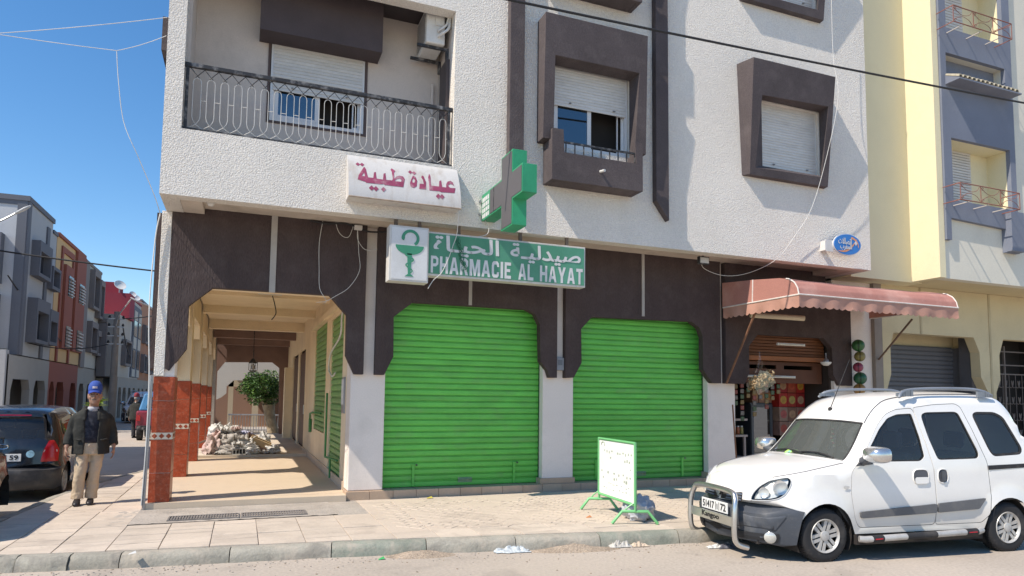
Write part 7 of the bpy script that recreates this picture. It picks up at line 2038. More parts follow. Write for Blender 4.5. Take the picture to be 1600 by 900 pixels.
for k in range(26):
    a = rr.uniform(0, 6.28); e = rr.uniform(.1, .9); L_ = rr.uniform(.35, .6); c0 = Vector((-5.88, 34, 1.0 + rr.uniform(0, .4)))
    d = Vector((math.cos(a) * math.cos(e), math.sin(a) * math.cos(e), math.sin(e))); s = d.cross(Vector((0, 0, 1))).normalized()
    v = [c0, c0 + d * L_ * .5 + s * .13, c0 + d * L_ - Vector((0, 0, .1)), c0 + d * L_ * .5 - s * .13]; b.add([tuple(q) for q in v], [(0, 1, 2, 3)])
b.build('leaves', mat('bright_leaf', (.30, .42, .07), rough=.5, var=.2), gp)

# yard beyond the arcade: railing and a house with an arcade of its own
yr_ = thing('yard_railing', 'low grey metal railing in the yard beyond the arcade', 'railing', (.3, 31, 0))
b = MB(); b.tube([(-.5, 31, .86), (1.5, 31, .84)], .035, 6); b.tube([(-.5, 31, .22), (1.5, 31, .2)], .03, 6); b.build('rail', GREYM, yr_)
for k in range(19):
    b = MB(); b.tube([(-.47 + k * .108, 31, 0), (-.47 + k * .108, 31, .86)], .014, 5); b.build('bar', GREYM, yr_)
fh = house('yard_house', 'sunlit beige house with chamfered arcade opening beyond the arcade end', 2, 36, 44)
pl = [(-1.25, 0), (-1.25, 1.4), (-.95, 1.55), (-.72, 1.75), (-.72, 2.1), (-.40, 2.40), (2.6, 2.40), (2.9, 2.1), (2.9, 0), (3.4, 0), (3.4, 5.2), (-1.9, 5.2), (-1.9, 0)]
b = MB(); b.plate(list(reversed(pl)), [], 36, 36.3, 'y'); b.build('arcade_front', WBE, fh)
b = MB(); b.box(-1.9, 3.4, 39.0, 39.2, 0, 4.5); b.build('inner_wall', paint('rose_brown_wall', (.36, .22, .16)), fh)
b = MB(); b.box(-1.9, 12, 36.31, 44, 4.5, 9); b.box(3.41, 12, 36, 44, 0, 4.5); b.build('upper_wall', WBE, fh)
pl = [(-.62, 0), (-.62, 1.2), (-.4, 1.5), (-.4, 1.9), (-.2, 2.1), (.6, 2.1), (.6, 0)]
b = MB(); b.box(-.66, -.42, 37.5, 37.9, 0, 3.4); b.box(.5, .8, 37.5, 37.9, 0, 3.4); b.box(-.66, .8, 37.5, 37.9, 2.1, 3.0); b.build('inner_arch', paint('cream_render', (.55, .46, .34)), fh)
b = MB(); b.box(-1.2, 3.0, 31.5, 36, -.02, .12); o = b.build('yard_paving', CONC); tag(o, kind='structure')
# ---------------------------------------------------------------- rubbish heap in the arcade
SACKW = mat('white_woven_sack', (.60, .59, .56), rough=.75, var=.10, vs=6, bump=.3, bs=60, bdist=.006, dirt=(.42, .38, .34), dirt_amt=.5, dirt_s=4)
SACKP = mat('pink_printed_sack', (.56, .44, .41), rough=.75, var=.12, vs=5, dirt=(.46, .15, .13), dirt_amt=.75, dirt_s=4)
SACKG = mat('grey_plaster_sack', (.40, .375, .345), rough=.9, var=.18, vs=6, bump=.4, bs=40, bdist=.008)
def lump(c, r, seed, squash=1.0, rough_=.28, tilt=(0, 0, 0), n=34, m=24, pinch=0.0):
    b = MB(); M_ = Matrix.Translation(c) @ Matrix.Rotation(tilt[2], 4, 'Z') @ Matrix.Rotation(tilt[1], 4, 'Y') @ Matrix.Rotation(tilt[0], 4, 'X')
    vs = []
    for i in range(m + 1):
        th = math.pi * i / m
        for k in range(n):
            a = 2 * math.pi * k / n
            d = Vector((math.sin(th) * math.cos(a), math.sin(th) * math.sin(a), math.cos(th)))
            q = abs(d.x) ** 2.8 + abs(d.y) ** 2.8 + abs(d.z) ** 2.8; d = d / q ** (1 / 2.8)
            f = 1 + rough_ * noise.noise(d * 1.9 + Vector((seed, seed * 2, 0))) + rough_ * 1.1 * (.35 - abs(noise.noise(d * 3.6 + Vector((0, seed, 3))))) + rough_ * .38 * (.3 - abs(noise.noise(d * 7.5 + Vector((seed, 1, 0))))) + rough_ * .10 * noise.noise(d * 16 + Vector((seed, 0, 0)))
            pz = 1.0
            if pinch and d.z > .3: pz = 1 - pinch * (d.z - .3) / .7
            vs.append(tuple(M_ @ Vector((d.x * r[0] * f * pz, d.y * r[1] * f * pz, d.z * r[2] * f))))
    b.add(vs, [(i * n + k, i * n + (k + 1) % n, (i + 1) * n + (k + 1) % n, (i + 1) * n + k) for i in range(m) for k in range(n)])
    return b
Z0 = .285
sacks = [
    ((-.60, 17.75, Z0 + .25), (.15, .22, .30), SACKP, (0, .35, .1), 'pink and white printed sack leaning at the left of the rubbish heap'),
    ((-.30, 17.72, Z0 + .34), (.17, .15, .14), SACKG, (0, .1, .3), 'grey plaster block sack on the left half of the rubbish heap'),
    ((-.52, 18.1, Z0 + .55), (.17, .17, .17), SACKW, (.2, .2, 0), 'open mouthed white sack at the top left of the rubbish heap'),
    ((-.22, 18.15, Z0 + .50), (.20, .2, .20), SACKW, (.3, -.5, .3), 'white sack with pointed corner at the middle top of the rubbish heap'),
    ((-.05, 18.0, Z0 + .30), (.26, .22, .17), SACKG, (0, .2, .5), 'grey sack in the middle of the rubbish heap'),
    ((.12, 17.7, Z0 + .20), (.24, .18, .16), SACKW, (0, -.3, .2), 'crumpled white sack at the front of the rubbish heap'),
    ((-.20, 17.62, Z0 + .12), (.26, .16, .12), SACKG, (0, .1, -.1), 'flat grey sack at the foot of the rubbish heap'),
    ((.12, 18.0, Z0 + .42), (.13, .13, .13), mat('lilac_bag', (.40, .41, .56), rough=.5, var=.2), (0, 0, 0), 'lilac plastic bag on top of the rubbish heap'),
    ((.24, 17.55, Z0 + .08), (.16, .12, .09), SACKW, (0, 0, .4), 'small white sack scrap at the right foot of the rubbish heap'),
    ((.56, 18.15, Z0 + .33), (.12, .12, .17), SACKW, (0, -.2, 0), 'small upright white sack behind the cardboard box'),
    ((.74, 17.75, Z0 + .10), (.17, .14, .09), SACKW, (0, 0, .2), 'torn white bag at the right end of the rubbish heap'),
]
for k, (c, r, m, t, lab) in enumerate(sacks):
    b = lump((c[0], c[1], Z0 + (c[2] - Z0) * .92), r, k * 3.7 + 1, tilt=t, pinch=.3 if k in (0, 2, 3, 9) else 0, rough_=.50)
    place_base(b, 'rubbish_sack', m, lab, 'sack', 'sacks in the arcade rubbish heap', smooth=70)
def crumple(label, c, sx, sy, h_, m, seed, rz):
    b = MB(); cr_, sr_ = math.cos(rz), math.sin(rz)
    def fn(u, v):
        x = (u - .5) * 2; y = (v - .5) * 2
        z = h_ * (1.3 * abs(noise.noise((x * 2.0 + seed, y * 2.0, 1))) + .8 * abs(noise.noise((x * 5 + seed, y * 5, 2))) + .4 * abs(noise.noise((x * 11 + seed, y * 11, 4)))) + .06 * x * noise.noise((seed, 3, 1))
        e = 1 + .35 * noise.noise((x * 2.5 + seed, y * 2.5, 7)); X_ = x * sx * e; Y_ = y * sy * e
        return (c[0] + X_ * cr_ - Y_ * sr_, c[1] + X_ * sr_ + Y_ * cr_, c[2] + z)
    b.grid(fn, 22, 18)
    place_base(b, 'plastic_sheet', m, label, 'plastic sheet', 'crumpled plastic in the arcade rubbish heap')
rr = random.Random(77)
for k, (x, y, z, s_, m, lab) in enumerate(((-.42, 17.55, .02, .14, SACKW, 'crumpled white sheet at the left foot of the rubbish heap'), (-.08, 17.52, .22, .12, SACKW, 'crumpled white sheet over the grey crate'), (.06, 17.62, .36, .13, SACKG, 'crumpled grey sheet above the crate'), (.30, 17.50, .05, .14, SACKW, 'crumpled white sheet right of the crate'), (.62, 17.55, .02, .13, SACKG, 'crumpled grey sheet under the end of the tan box'), (.80, 17.5, .01, .10, SACKW, 'small white sheet at the right end of the rubbish heap'), (-.38, 17.9, .52, .12, SACKW, 'crumpled white sheet on the upper left of the heap'), (-.10, 17.85, .56, .10, SACKP, 'pinkish sheet near the top of the heap'))):
    crumple(lab, (x, y, Z0 + z), s_ * 1.1, s_ * .9, .085, m, k * 2.3 + 1, rr.uniform(0, 6))
def tilted_box(name, label, cat, c, s, rot, m, group=None, open_=False):
    M_ = Matrix.Translation(c) @ Matrix.Rotation(rot[2], 4, 'Z') @ Matrix.Rotation(rot[1], 4, 'Y') @ Matrix.Rotation(rot[0], 4, 'X')
    t = thing(name, label, cat, c, group=group); b = MB()
    x, y, z = s; w = .008
    for q in ((-x, x, -y, y, -z, -z + w), (-x, -x + w, -y, y, -z + w, z), (x - w, x, -y, y, -z + w, z), (-x + w, x - w, -y, -y + w, -z + w, z), (-x + w, x - w, y - w, y, -z + w, z)): b.box(*q, M=M_)
    b.build('carton', m, t)
    b = MB(); b.box(-x, x, -y - .0, -y + .5 * y, z + .001, z + .007, M=M_); b.box(-x, x, y * .5, y, z + .001, z + .007, M=M_); b.build('flap', m, t)
CARD = mat('cardboard', (.46, .335, .19), rough=.9, var=.12, vs=5); CARDD = mat('brown_carton', (.12, .072, .055), rough=.8, var=.15)
tilted_box('cardboard_box', 'long tan cardboard box lying tilted on the rubbish heap', 'box', (.46, 17.7, Z0 + .26), (.25, .08, .07), (.3, .42, .05), CARD)
tilted_box('cardboard_box', 'dark brown carton above the tan cardboard box', 'box', (.26, 17.85, Z0 + .36), (.13, .1, .08), (.2, .5, .1), CARDD)
tilted_box('cardboard_box', 'dark flattened carton under the tan cardboard box', 'box', (.42, 17.75, Z0 + .10), (.22, .15, .06), (.1, .25, .1), CARDD)
plk = MB(); plk.box(-.5, .5, -.05, .05, -.02, .02, M=Matrix.Translation((-.5, 18.0, Z0 + .40)) @ Matrix.Rotation(-.35, 4, 'Y')); place_base(plk, 'plank', mat('grey_wood', (.20, .15, .12), rough=.9, var=.2), 'dark plank sticking out at the left of the rubbish heap', 'plank')
pc_ = thing('plastic_crate', 'grey plastic crate at the front foot of the rubbish heap', 'crate', (-.02, 17.48, Z0))
b = MB(); b.box(-.16, .14, 17.40, 17.62, Z0 + .13, Z0 + .155); b.box(-.16, .14, 17.40, 17.62, Z0, Z0 + .02)
for k in range(5): b.box(-.16 + k * .07, -.14 + k * .07, 17.40, 17.42, Z0 + .02, Z0 + .13)
b.build('frame', mat('crate_grey', (.34, .34, .33), rough=.6), pc_)
b = MB(); b.box(-.15, .13, 17.43, 17.61, Z0 + .021, Z0 + .129); b.build('crate_inside', DARK, pc_)
deb = MB(); rr = random.Random(8)
for k in range(120):
    x = rr.uniform(-.8, .95); y = rr.uniform(17.40, 18.3); s_ = rr.uniform(.008, .035)
    deb.box(-s_, s_, -s_ * .7, s_ * .7, 0, s_ * .8, mi=rr.choice((0, 0, 1, 2)), M=Matrix.Translation((x, y, Z0)) @ Matrix.Rotation(rr.uniform(0, 6), 4, 'Z'))
o = deb.build('rubble', [SACKG, SACKW, CARDD]); tag(o, kind='stuff')

# ---------------------------------------------------------------- standing board
bd = thing('sandwich_board', 'white standing notice board in a light green tube frame on the pavement', 'notice board', (4.68, 8.0, PZ))
FG = mat('light_green_frame', (.155, .47, .19), rough=.4, var=.06, spec=.5)
A_ = Vector((4.63, 7.44, 0)); B_ = Vector((4.73, 8.55, 0))
def bp(u, z, d=0.0):
    p = A_.lerp(B_, u); n = Vector((-1, .09, 0)).normalized()
    tilt = .0 * (z - .4)
    return (p.x + n.x * d + .0, p.y + n.y * d, z)
zb0, zb1 = .375, 1.145
b = MB(); b.tube([bp(0, zb0), bp(0, zb1), bp(1, zb1), bp(1, zb0)], .021, 8, closed=True); b.build('frame', FG, bd)
BW = mat('white_board', (.78, .78, .76), rough=.35, var=.03, dirt=(.62, .60, .55), dirt_amt=.3, dirt_s=4)
b = MB(); vs = [bp(.02, zb0 + .02, .006), bp(.98, zb0 + .02, .006), bp(.98, zb1 - .02, .006), bp(.02, zb1 - .02, .006)]; vb = [bp(.02, zb0 + .02, -.006), bp(.98, zb0 + .02, -.006), bp(.98, zb1 - .02, -.006), bp(.02, zb1 - .02, -.006)]
b.add(vs + vb, [(0, 3, 2, 1), (4, 5, 6, 7), (0, 1, 5, 4), (1, 2, 6, 5), (2, 3, 7, 6), (3, 0, 4, 7)]); b.build('panel', BW, bd, fix=True)
# faint worn marks of writing: from the street side u runs right to left
WR = mat('worn_green_writing', (.36, .42, .33), rough=.7, var=.3)
b = MB(); rr = random.Random(14)
def mark(u, z, w, h_):
    b.add([bp(u - w, z - h_, .0075), bp(u + w, z - h_, .0075), bp(u + w * .8, z + h_, .0075), bp(u - w, z + h_, .0075)], [(0, 3, 2, 1)])
for row, (zz, us, hh) in enumerate(((.985, np.arange(.08, .90, .075), .016), (.90, (.13, .19, .25, .31, .37, .65), .020), (.80, (.1, .9), .01), (.70, (.12, .2, .3, .42, .55, .72, .9), .014), (.63, (.15, .21, .26, .48, .54, .86), .02), (.55, np.arange(.1, .9, .06), .005), (.49, np.arange(.12, .9, .09), .006))):
    for u in us: 
        if rr.random() < .85: mark(float(u) + rr.uniform(-.01, .01), zz + rr.uniform(-.012, .012), rr.uniform(.008, .022), hh * rr.uniform(.6, 1.2))
b.build('worn_writing', WR, bd)
b = MB(); b.tube([bp(.86 + .05 * math.cos(a), 1.07 + .035 * math.sin(a), .009) for a in np.linspace(-.3, 3.6, 12)], .006, 4); b.build('emblem', WR, bd)
for (c, f1, f2) in ((A_, (4.36, 7.55), (4.90, 7.35)), (B_, (4.50, 8.66), (4.97, 8.44))):
    zt = .30; d = Vector((f2[0] - f1[0], f2[1] - f1[1])); 
    p1 = Vector((f1[0], f1[1])) + d * .22; p2 = Vector((f2[0], f2[1])) - d * .22
    b = MB(); b.tube([(f1[0], f1[1], PZ + .01), (p1.x, p1.y, zt), (p2.x, p2.y, zt), (f2[0], f2[1], PZ + .01)], .02, 8); b.tube([(c.x, c.y, zt), (c.x, c.y, zb0)], .016, 6)
    b.tube([(p1.x + .02, p1.y, zt), ((c.x + p1.x) / 2, (c.y + p1.y) / 2, zt + .06), (c.x, c.y, zb0 + .04)], .009, 5)
    b.build('trestle', FG, bd, smooth=60)
tb = lump((4.86, 7.72, PZ + .15), (.17, .17, .15), 5.5, rough_=.3, pinch=.35)
place_base(tb, 'rubbish_bag', mat('grey_white_bag', (.46, .47, .50), rough=.35, var=.15, vs=7, dirt=(.36, .20, .13), dirt_amt=.5, dirt_s=4), 'knotted grey white plastic bag under the standing board', 'bag', smooth=60)
# litter
def cloth(name, label, c, sx, sy, h_, m, seed, rz=0.0):
    b = MB(); cr_, sr_ = math.cos(rz), math.sin(rz)
    def fn(u, v):
        x = (u - .5) * 2; y = (v - .5) * 2
        r = max(abs(x), abs(y)); e = 1 - .25 * noise.noise((x * 2 + seed, y * 2, 0))
        z = h_ * (abs(noise.noise((x * 2.3 + seed, y * 2.3, 1))) * 1.4 + .45 * abs(noise.noise((x * 4.5 + seed, y * 4.5, 2))) + .12 * abs(noise.noise((x * 10 + seed, y * 10, 4)))) * (1 - r ** 3) + .008
        X_ = x * sx * e; Y_ = y * sy * e
        return (c[0] + X_ * cr_ - Y_ * sr_, c[1] + X_ * sr_ + Y_ * cr_, c[2] + z)
    b.grid(fn, 30, 16)
    return place_base(b, name, m, label, 'rag', smooth=80)
cloth('rag', 'crumpled pale blue and white rag against the kerb', (2.85, 7.14, 0), .20, .10, .085, mat('pale_blue_rag', (.50, .54, .55), rough=.95, var=.2, vs=30, dirt=(.20, .24, .27), dirt_amt=.9, dirt_s=22), 1, -.15)
cloth('rag', 'crumpled grey and white rag by the kerb below the board', (4.12, 6.955, 0), .13, .06, .09, mat('grey_rag', (.46, .44, .40), rough=.9, var=.3, vs=20), 4, -.15)
cloth('rag', 'small tan rag beside the grey rag at the kerb', (4.36, 6.91, 0), .10, .05, .06, mat('tan_rag', (.52, .42, .32), rough=.9, var=.25, vs=20), 7, -.15)
cloth('rag', 'white scrap on the road beside the van bull bar', (5.15, 6.55, 0), .10, .04, .06, SACKW, 9, -.2)
cloth('rag', 'dark grey scrap beside the white one at the van front', (5.28, 6.5, 0), .12, .05, .07, mat('dark_rag', (.10, .10, .12), rough=.7), 12, -.2)
sm = MB()
for (x, y, z, s_, mi) in ((1.45, 7.20, .0, .028, 0), (2.35, 10.0, PZ, .02, 0), (4.02, 8.05, PZ, .03, 1), (-.2, 7.3, .02, .03, 2), (2.9, 10.1, PZ, .035, 3)):
    pass
def scrap(label, c, s_, m):
    b = MB(); b.add([(c[0] - s_, c[1] - s_ * .5, c[2] + .004), (c[0] + s_, c[1] - s_ * .4, c[2] + .012), (c[0] + s_ * .7, c[1] + s_ * .6, c[2] + .03), (c[0] - s_ * .8, c[1] + s_ * .5, c[2] + .006), (c[0], c[1], c[2] + .022)], [(0, 1, 4), (1, 2, 4), (2, 3, 4), (3, 0, 4)])
    place_base(b, 'paper_scrap', m, label, 'litter')
scrap('tiny green wrapper at the kerb foot', (1.42, 7.22, .0), .035, mat('green_wrapper', (.05, .40, .12), rough=.5))
scrap('orange scrap on the pavement left of the board', (4.30, 8.05, PZ), .04, mat('orange_scrap', (.50, .20, .08), rough=.7))
scrap('white paper scrap on the kerb at the left', (-.93, 7.62, PZ), .035, SACKW)
scrap('yellow wrapper at the foot of the shutter base', (2.75, 10.32, PZ), .05, mat('yellow_wrapper', (.55, .45, .08), rough=.6))
# grit on the road and along the pavement edge
g = MB(); rr = random.Random(31)
for k in range(700):
    t = rr.random(); x = rr.uniform(-2.5, 6.0)
    ky = np.interp(x, [p[0] for p in KERB[8:]], [p[1] for p in KERB[8:]])
    y = ky - abs(rr.gauss(0, .18)) - .02 if rr.random() < .75 else rr.uniform(5.0, 7.0)
    s_ = rr.uniform(.002, .008)
    g.box(-s_, s_, -s_, s_, -.001, s_, mi=rr.choice((0, 0, 1)), M=Matrix.Translation((x, y, 0)) @ Matrix.Rotation(rr.uniform(0, 6), 4, 'Z'))
o = g.build('grit', [CONC, DIRTM]); tag(o, kind='stuff')

# ---------------------------------------------------------------- the walking man
man = thing('person', 'man in blue cap, dark open jacket and beige trousers walking on the pavement', 'person', (-1.96, 11.2, PZ))
MM = Matrix.Translation((-1.96, 11.2, PZ)) @ Matrix.Rotation(rad(6), 4, 'Z')
class P_(MB):
    def build(s, nm, m, parent=None, voxel=.008, sm=2, **k):
        s.v = [tuple(MM @ Vector(p)) for p in s.v]
        o = MB.build(s, nm, m, parent or man, smooth=180, **k)
        if voxel:
            r = o.modifiers.new('skin', 'REMESH'); r.mode = 'VOXEL'; r.voxel_size = voxel; r.use_smooth_shade = True
            if sm: q = o.modifiers.new('soft', 'SMOOTH'); q.iterations = sm; q.factor = .5
        return o
def oval(c, rx, ry, n=18, pw=2.2, rot=0.0):
    out = []
    for k in range(n):
        a = 2 * math.pi * k / n; ca, sa = math.cos(a), math.sin(a)
        x = math.copysign(abs(ca) ** (2 / pw), ca) * rx; y = math.copysign(abs(sa) ** (2 / pw), sa) * ry
        out.append((c[0] + x * math.cos(rot) - y * math.sin(rot), c[1] + x * math.sin(rot) + y * math.cos(rot), c[2]))
    return out
SKIN = mat('weathered_skin', (.36, .20, .135), rough=.6, var=.12, vs=14, fine=.08)
WOOL = mat('dark_olive_jacket', (.030, .030, .026), rough=.95, var=.2, vs=9, bump=.4, bs=40, bdist=.004)
KNIT = mat('navy_patterned_jumper', (.018, .020, .030), rough=.95, var=.35, vs=10, dirt=(.085, .09, .11), dirt_amt=.9, dirt_s=9)
TROU = mat('beige_trousers', (.52, .41, .285), rough=.9, var=.08, vs=5, bump=.3, bs=12, bdist=.008)
SHOE = mat('black_leather_shoe', (.022, .02, .022), rough=.4, var=.2)
CAPB = mat('blue_cap_cloth', (.03, .075, .30), rough=.8, var=.1)
# body: head, neck, trunk, arms, hands as one surface
b = P_()
hx, hy = .015, -.03
hd = [(1.365, .052, .058, .02), (1.40, .055, .075, -.005), (1.425, .062, .088, -.012), (1.46, .071, .096, -.008), (1.50, .077, .100, 0), (1.55, .080, .102, .002), (1.60, .080, .102, .004), (1.65, .074, .094, .006), (1.69, .055, .07, .008), (1.705, .02, .03, .01)]
b.loft([oval((hx, hy + dy, z), rx, ry, 20) for z, rx, ry, dy in hd])
b.loft([oval((hx * .6, hy * .5 + .012, z), .058, .06, 16) for z in (1.22, 1.30, 1.40)])
b.loft([oval((hx, hy - .098 - d, z), w, .014 + d, 10) for z, w, d in ((1.482, .020, .014), (1.497, .017, .016), (1.53, .010, .008), (1.55, .008, 0))])     # nose
for s_ in (-1, 1):
    b.loft([oval((hx + s_ * .082, hy + .01, z), .010, r_, 8) for z, r_ in ((1.475, .010), (1.50, .019), (1.53, .022), (1.545, .012))])       # ear
    b.loft([oval((hx + s_ * .033, hy - .092, z), .024, .010, 8) for z in (1.553, 1.562, 1.570)])        # brow
    b.loft([oval((hx + s_ * .048, hy - .073, z), .020, .018, 8) for z in (1.475, 1.495, 1.51)])         # cheek
b.loft([oval((hx, hy - .085, z), .026, .016, 10) for z in (1.405, 1.42, 1.432)])         # chin
b.loft([oval((hx, hy - .092, z), .027, .012, 10) for z in (1.447, 1.454, 1.460)])        # lips
b.loft([oval((0, .0, z), rx, ry, 18) for z, rx, ry in ((.80, .15, .11), (1.0, .15, .11), (1.2, .18, .11), (1.27, .14, .09))])
def limb(b, pts, rs, n=12): b.tube(smoothpath(pts, 4), list(np.interp(np.linspace(0, 1, (len(pts) - 1) * 4 + 1), np.linspace(0, 1, len(rs)), rs)), n)
HL = Vector((-.285, -.075, .80)); HR = Vector((.282, -.045, .80))
limb(b, [(-.17, 0, 1.22), (-.24, .02, 1.03), HL], [.055, .045, .028]); limb(b, [(.17, 0, 1.22), (.24, .04, 1.02), HR], [.055, .045, .028])
def hand(b, w, side, curl):
    """palm, four unequal bent fingers and a thumb from the side of the palm, hanging down"""
    k = Vector((0, 0, -1)); f = Vector((0, -1, 0)); o = Vector((side, 0, 0))     # down, front, outward
    b.loft([[tuple(w + k * d + f * (ww * math.cos(a)) + o * (tt * math.sin(a))) for a in np.linspace(0, 2 * math.pi, 12, endpoint=False)] for d, ww, tt in ((-.02, .026, .019), (.02, .034, .018), (.06, .041, .016), (.09, .039, .013))])
    for i, (off, L_) in enumerate(((.030, .068), (.010, .077), (-.011, .072), (-.031, .055))):
        p0 = w + k * .085 + f * off; c = curl * (1 + .12 * i)
        p1 = p0 + (k * math.cos(c * .5) - o * math.sin(c * .5)) * L_ * .42; p2 = p1 + (k * math.cos(c) - o * math.sin(c)) * L_ * .33; p3 = p2 + (k * math.cos(c * 1.5) - o * math.sin(c * 1.5)) * L_ * .25
        b.tube([p0, p1, p2, p3], [.0095, .009, .0082, .0065], 8)
    t0 = w + k * .02 + f * .028; t1 = t0 + (f * .75 + k * .55 - o * .3).normalized() * .036; t2 = t1 + (f * .25 + k * .95 - o * .4).normalized() * .034
    b.tube([t0, t1, t2], [.013, .0105, .008], 8)
hand(b, HL + Vector((0, 0, -.02)), -1, 1.0); hand(b, HR + Vector((0, 0, -.02)), 1, .45)
# legs under the trousers keep the body in one piece
limb(b, [(-.08, 0, .84), (-.095, -.05, .48), (-.115, -.02, .10)], [.08, .055, .04]); limb(b, [(.08, 0, .84), (.06, .0, .48), (.025, .04, .10)], [.08, .055, .04])
body = b.build('body', SKIN, voxel=.0075, sm=1)
for s_ in (-1, 1):
    e = P_(); e.lathe([(.001, -.010), (.008, -.007), (.011, 0), (.008, .007), (.001, .010)], (hx + s_ * .031, hy - .094, 1.540), 10, 'y'); e.build('eye', mat('eye', (.05, .035, .03), rough=.2), body, voxel=0)
e = P_(); e.loft([oval((hx, hy - .099, z), w_, .008, 12) for z, w_ in ((1.462, .028), (1.470, .034), (1.478, .022))]); e.build('moustache', mat('grey_stubble', (.20, .17, .15), rough=.95, var=.3, vs=60), body, voxel=0)
e = P_(); e.loft([[(hx + r_ * .5 * math.cos(a) * 2, hy + .012 + r_ * math.sin(a) * 1.2, z) for a in np.linspace(.15, math.pi - .15, 12)] + [(hx + (r_ - .012) * math.cos(a), hy + .012 + (r_ - .012) * math.sin(a) * 1.2, z) for a in np.linspace(math.pi - .15, .15, 12)] for z, r_ in ((1.46, .078), (1.50, .085), (1.56, .086))]); e.build('hair', mat('grey_hair', (.22, .20, .185), rough=.95, var=.3, vs=50), body, voxel=0)
# cap with a peak
c = P_()
c.loft([oval((hx, hy + .012 + dy, z), rx, ry, 24) for z, rx, ry, dy in ((1.575, .086, .108, 0), (1.61, .090, .112, 0), (1.66, .086, .106, .002), (1.70, .070, .086, .006), (1.725, .045, .056, .008), (1.735, .012, .016, .008))])
cap_o = c.build('cap', CAPB, voxel=0)
c = P_()
pk = []
for i in range(7):
    t = i / 6; pk.append([(hx + .082 * math.cos(a) * (1 - .06 * t), hy - .045 - (.055 + .075 * t) * math.sin(a) - .0 * t, 1.585 - .020 * t + .012 * math.sin(a) - .022 * t * abs(math.cos(a))) for a in np.linspace(.12, math.pi - .12, 14)])
c.loft(pk, closed=False, caps=False); pk2 = [[(x, y, z - .006) for x, y, z in r_] for r_ in pk]; c.loft(pk2, closed=False, caps=False)
c.build('peak', mat('blue_peak_cloth', (.02, .055, .30), rough=.8), cap_o, voxel=0)
c = P_(); c.loft([[(hx - .03 + .06 * q / 8, hy - .096 - .003 + .0004 * (q - 4) ** 2 + dy, z) for q in range(9)] for z, dy in ((1.622, -.0045), (1.632, -.0045), (1.642, -.004), (1.652, -.0025))], closed=False, caps=False); c.build('cap_badge', mat('pale_badge', (.55, .48, .50), rough=.7, var=.3, vs=40), cap_o, voxel=0)
# jumper and shirt collar
j = P_(); j.loft([oval((0, -.005, z), rx, ry, 22) for z, rx, ry in ((.86, .165, .125), (.95, .165, .125), (1.1, .17, .125), (1.22, .175, .12), (1.29, .12, .095), (1.325, .075, .078))]); j.build('jumper', KNIT, voxel=0)
j = P_(); j.loft([oval((.005, -.01, z), rx, ry, 20) for z, rx, ry in ((1.30, .085, .085), (1.34, .073, .080), (1.365, .066, .075))]); j.build('shirt_collar', mat('pale_shirt', (.38, .38, .40), rough=.9), voxel=0)
# open jacket: a C-shaped shell with sleeves
jk = P_()
def cring(z, rx, ry, gap_l, gap_r, th=.024, dy=0, flare=0):
    """open at the front (-y): from gap_r round the back to gap_l"""
    n = 30; a0 = -math.pi / 2 + gap_r; a1 = 1.5 * math.pi - gap_l
    fo = lambda a: (math.copysign(abs(math.cos(a)) ** (2 / 2.3), math.cos(a)), math.copysign(abs(math.sin(a)) ** (2 / 2.3), math.sin(a)))
    o_ = []; i_ = []
    for k in range(n):
        a = a0 + (a1 - a0) * k / (n - 1); x, y = fo(a); o_.append((x * rx, y * ry + dy, z)); i_.append((x * (rx - th), y * (ry - th) + dy, z))
    return o_ + list(reversed(i_))
jr = [(.70, .232, .162, .30, .38), (.78, .228, .160, .30, .36), (.90, .222, .156, .28, .34), (1.02, .220, .155, .30, .36), (1.12, .226, .154, .34, .40), (1.20, .228, .148, .40, .46), (1.255, .212, .133, .46, .52), (1.30, .165, .115, .5, .56), (1.335, .110, .100, .5, .56)]
rings = [cring(z, rx, ry, g1, g2, dy=.004 + (.012 * math.sin(z * 9))) for z, rx, ry, g1, g2 in jr]
jk.loft(rings)
limb(jk, [(-.165, .0, 1.235), (-.208, .005, 1.175), (-.250, .025, 1.02), (-.285, -.055, .83)], [.066, .068, .062, .055], 14)
limb(jk, [(.165, .0, 1.235), (.206, .01, 1.175), (.250, .045, 1.01), (.282, -.03, .83)], [.066, .068, .062, .055], 14)
# folded collar and lapels
for s_ in (-1, 1):
    jk.tube([(s_ * .03, .095, 1.345), (s_ * .085, .06, 1.36), (s_ * .105, -.02, 1.335), (s_ * .088, -.10, 1.27), (s_ * .085, -.145, 1.18)], [.018, .022, .026, .026, .016], 8)
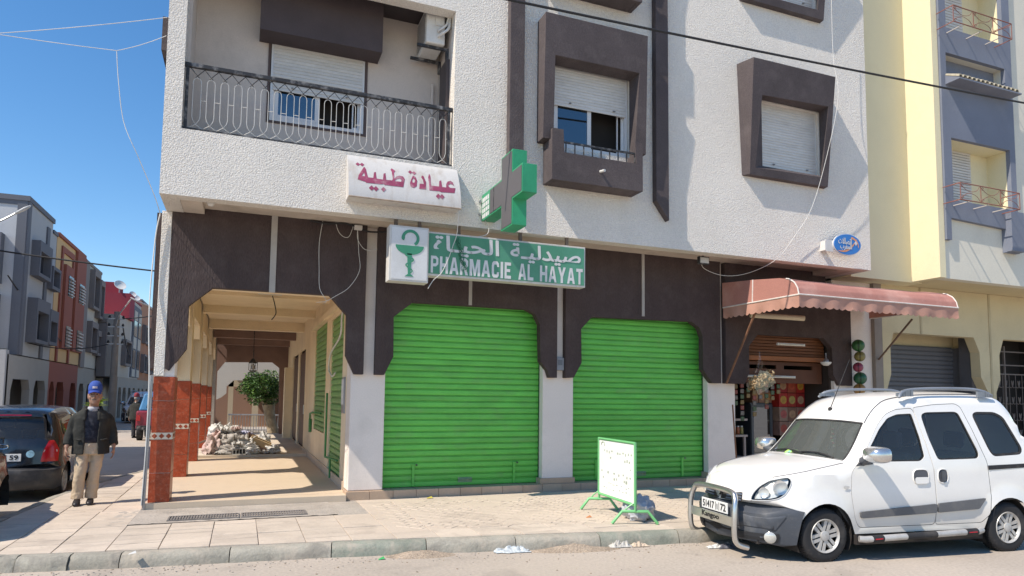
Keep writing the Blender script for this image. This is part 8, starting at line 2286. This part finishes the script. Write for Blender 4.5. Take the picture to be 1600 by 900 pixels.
# pocket flaps and creases
for s_ in (-1, 1): jk.tube([(s_ * .12, -.148, .90), (s_ * .20, -.115, .915)], .012, 6)
jo = jk.build('jacket', WOOL, voxel=.0085, sm=2)
dspl = bpy.data.textures.new('jacket_folds', 'CLOUDS'); dspl.noise_scale = .12
dm = jo.modifiers.new('folds', 'DISPLACE'); dm.texture = dspl; dm.strength = .022; dm.mid_level = .5
# trousers
tz = P_()
tz.loft([oval((0, .005, z), rx, ry, 20) for z, rx, ry in ((.90, .160, .118), (.84, .172, .128), (.76, .178, .130), (.70, .165, .12))])
limb(tz, [(-.085, 0, .80), (-.098, -.03, .62), (-.105, -.055, .46), (-.12, -.03, .26), (-.125, -.022, .085)], [.092, .084, .074, .072, .078], 16)
limb(tz, [(.085, .005, .80), (.078, .0, .62), (.065, .005, .46), (.045, .03, .26), (.030, .045, .085)], [.092, .084, .074, .072, .078], 16)
to = tz.build('trousers', TROU, voxel=.009, sm=2)
ft = bpy.data.textures.new('trouser_folds', 'CLOUDS'); ft.noise_scale = .09
dm = to.modifiers.new('folds', 'DISPLACE'); dm.texture = ft; dm.strength = .03; dm.mid_level = .5
for (x, y) in ((-.125, -.03), (.030, .035)):
    s_ = P_(); s_.loft([[(x + w_ * math.cos(a), y + dy, max(.0, .048 * hgt + .055 * hgt * math.sin(a))) for a in np.linspace(0, 2 * math.pi, 14, endpoint=False)] for dy, w_, hgt in ((.085, .02, .6), (.07, .036, 1.0), (.0, .040, 1.05), (-.06, .046, .85), (-.12, .048, .62), (-.165, .040, .5), (-.185, .018, .35))])
    s_.build('shoe', SHOE, voxel=0)

# the second figure, small and far down the street
far_m = copy_tree(man, loc=(-3.75, 29.6, 0), rz=rad(150), label='distant person in red cap and dark clothes standing beside the small truck', cat='person',
                  matmap={'blue_cap_cloth': mat('red_cap_cloth', (.25, .03, .04), rough=.8), 'blue_peak_cloth': MATS['red_cap_cloth'], 'beige_trousers': mat('dark_trousers', (.03, .03, .035), rough=.9)})
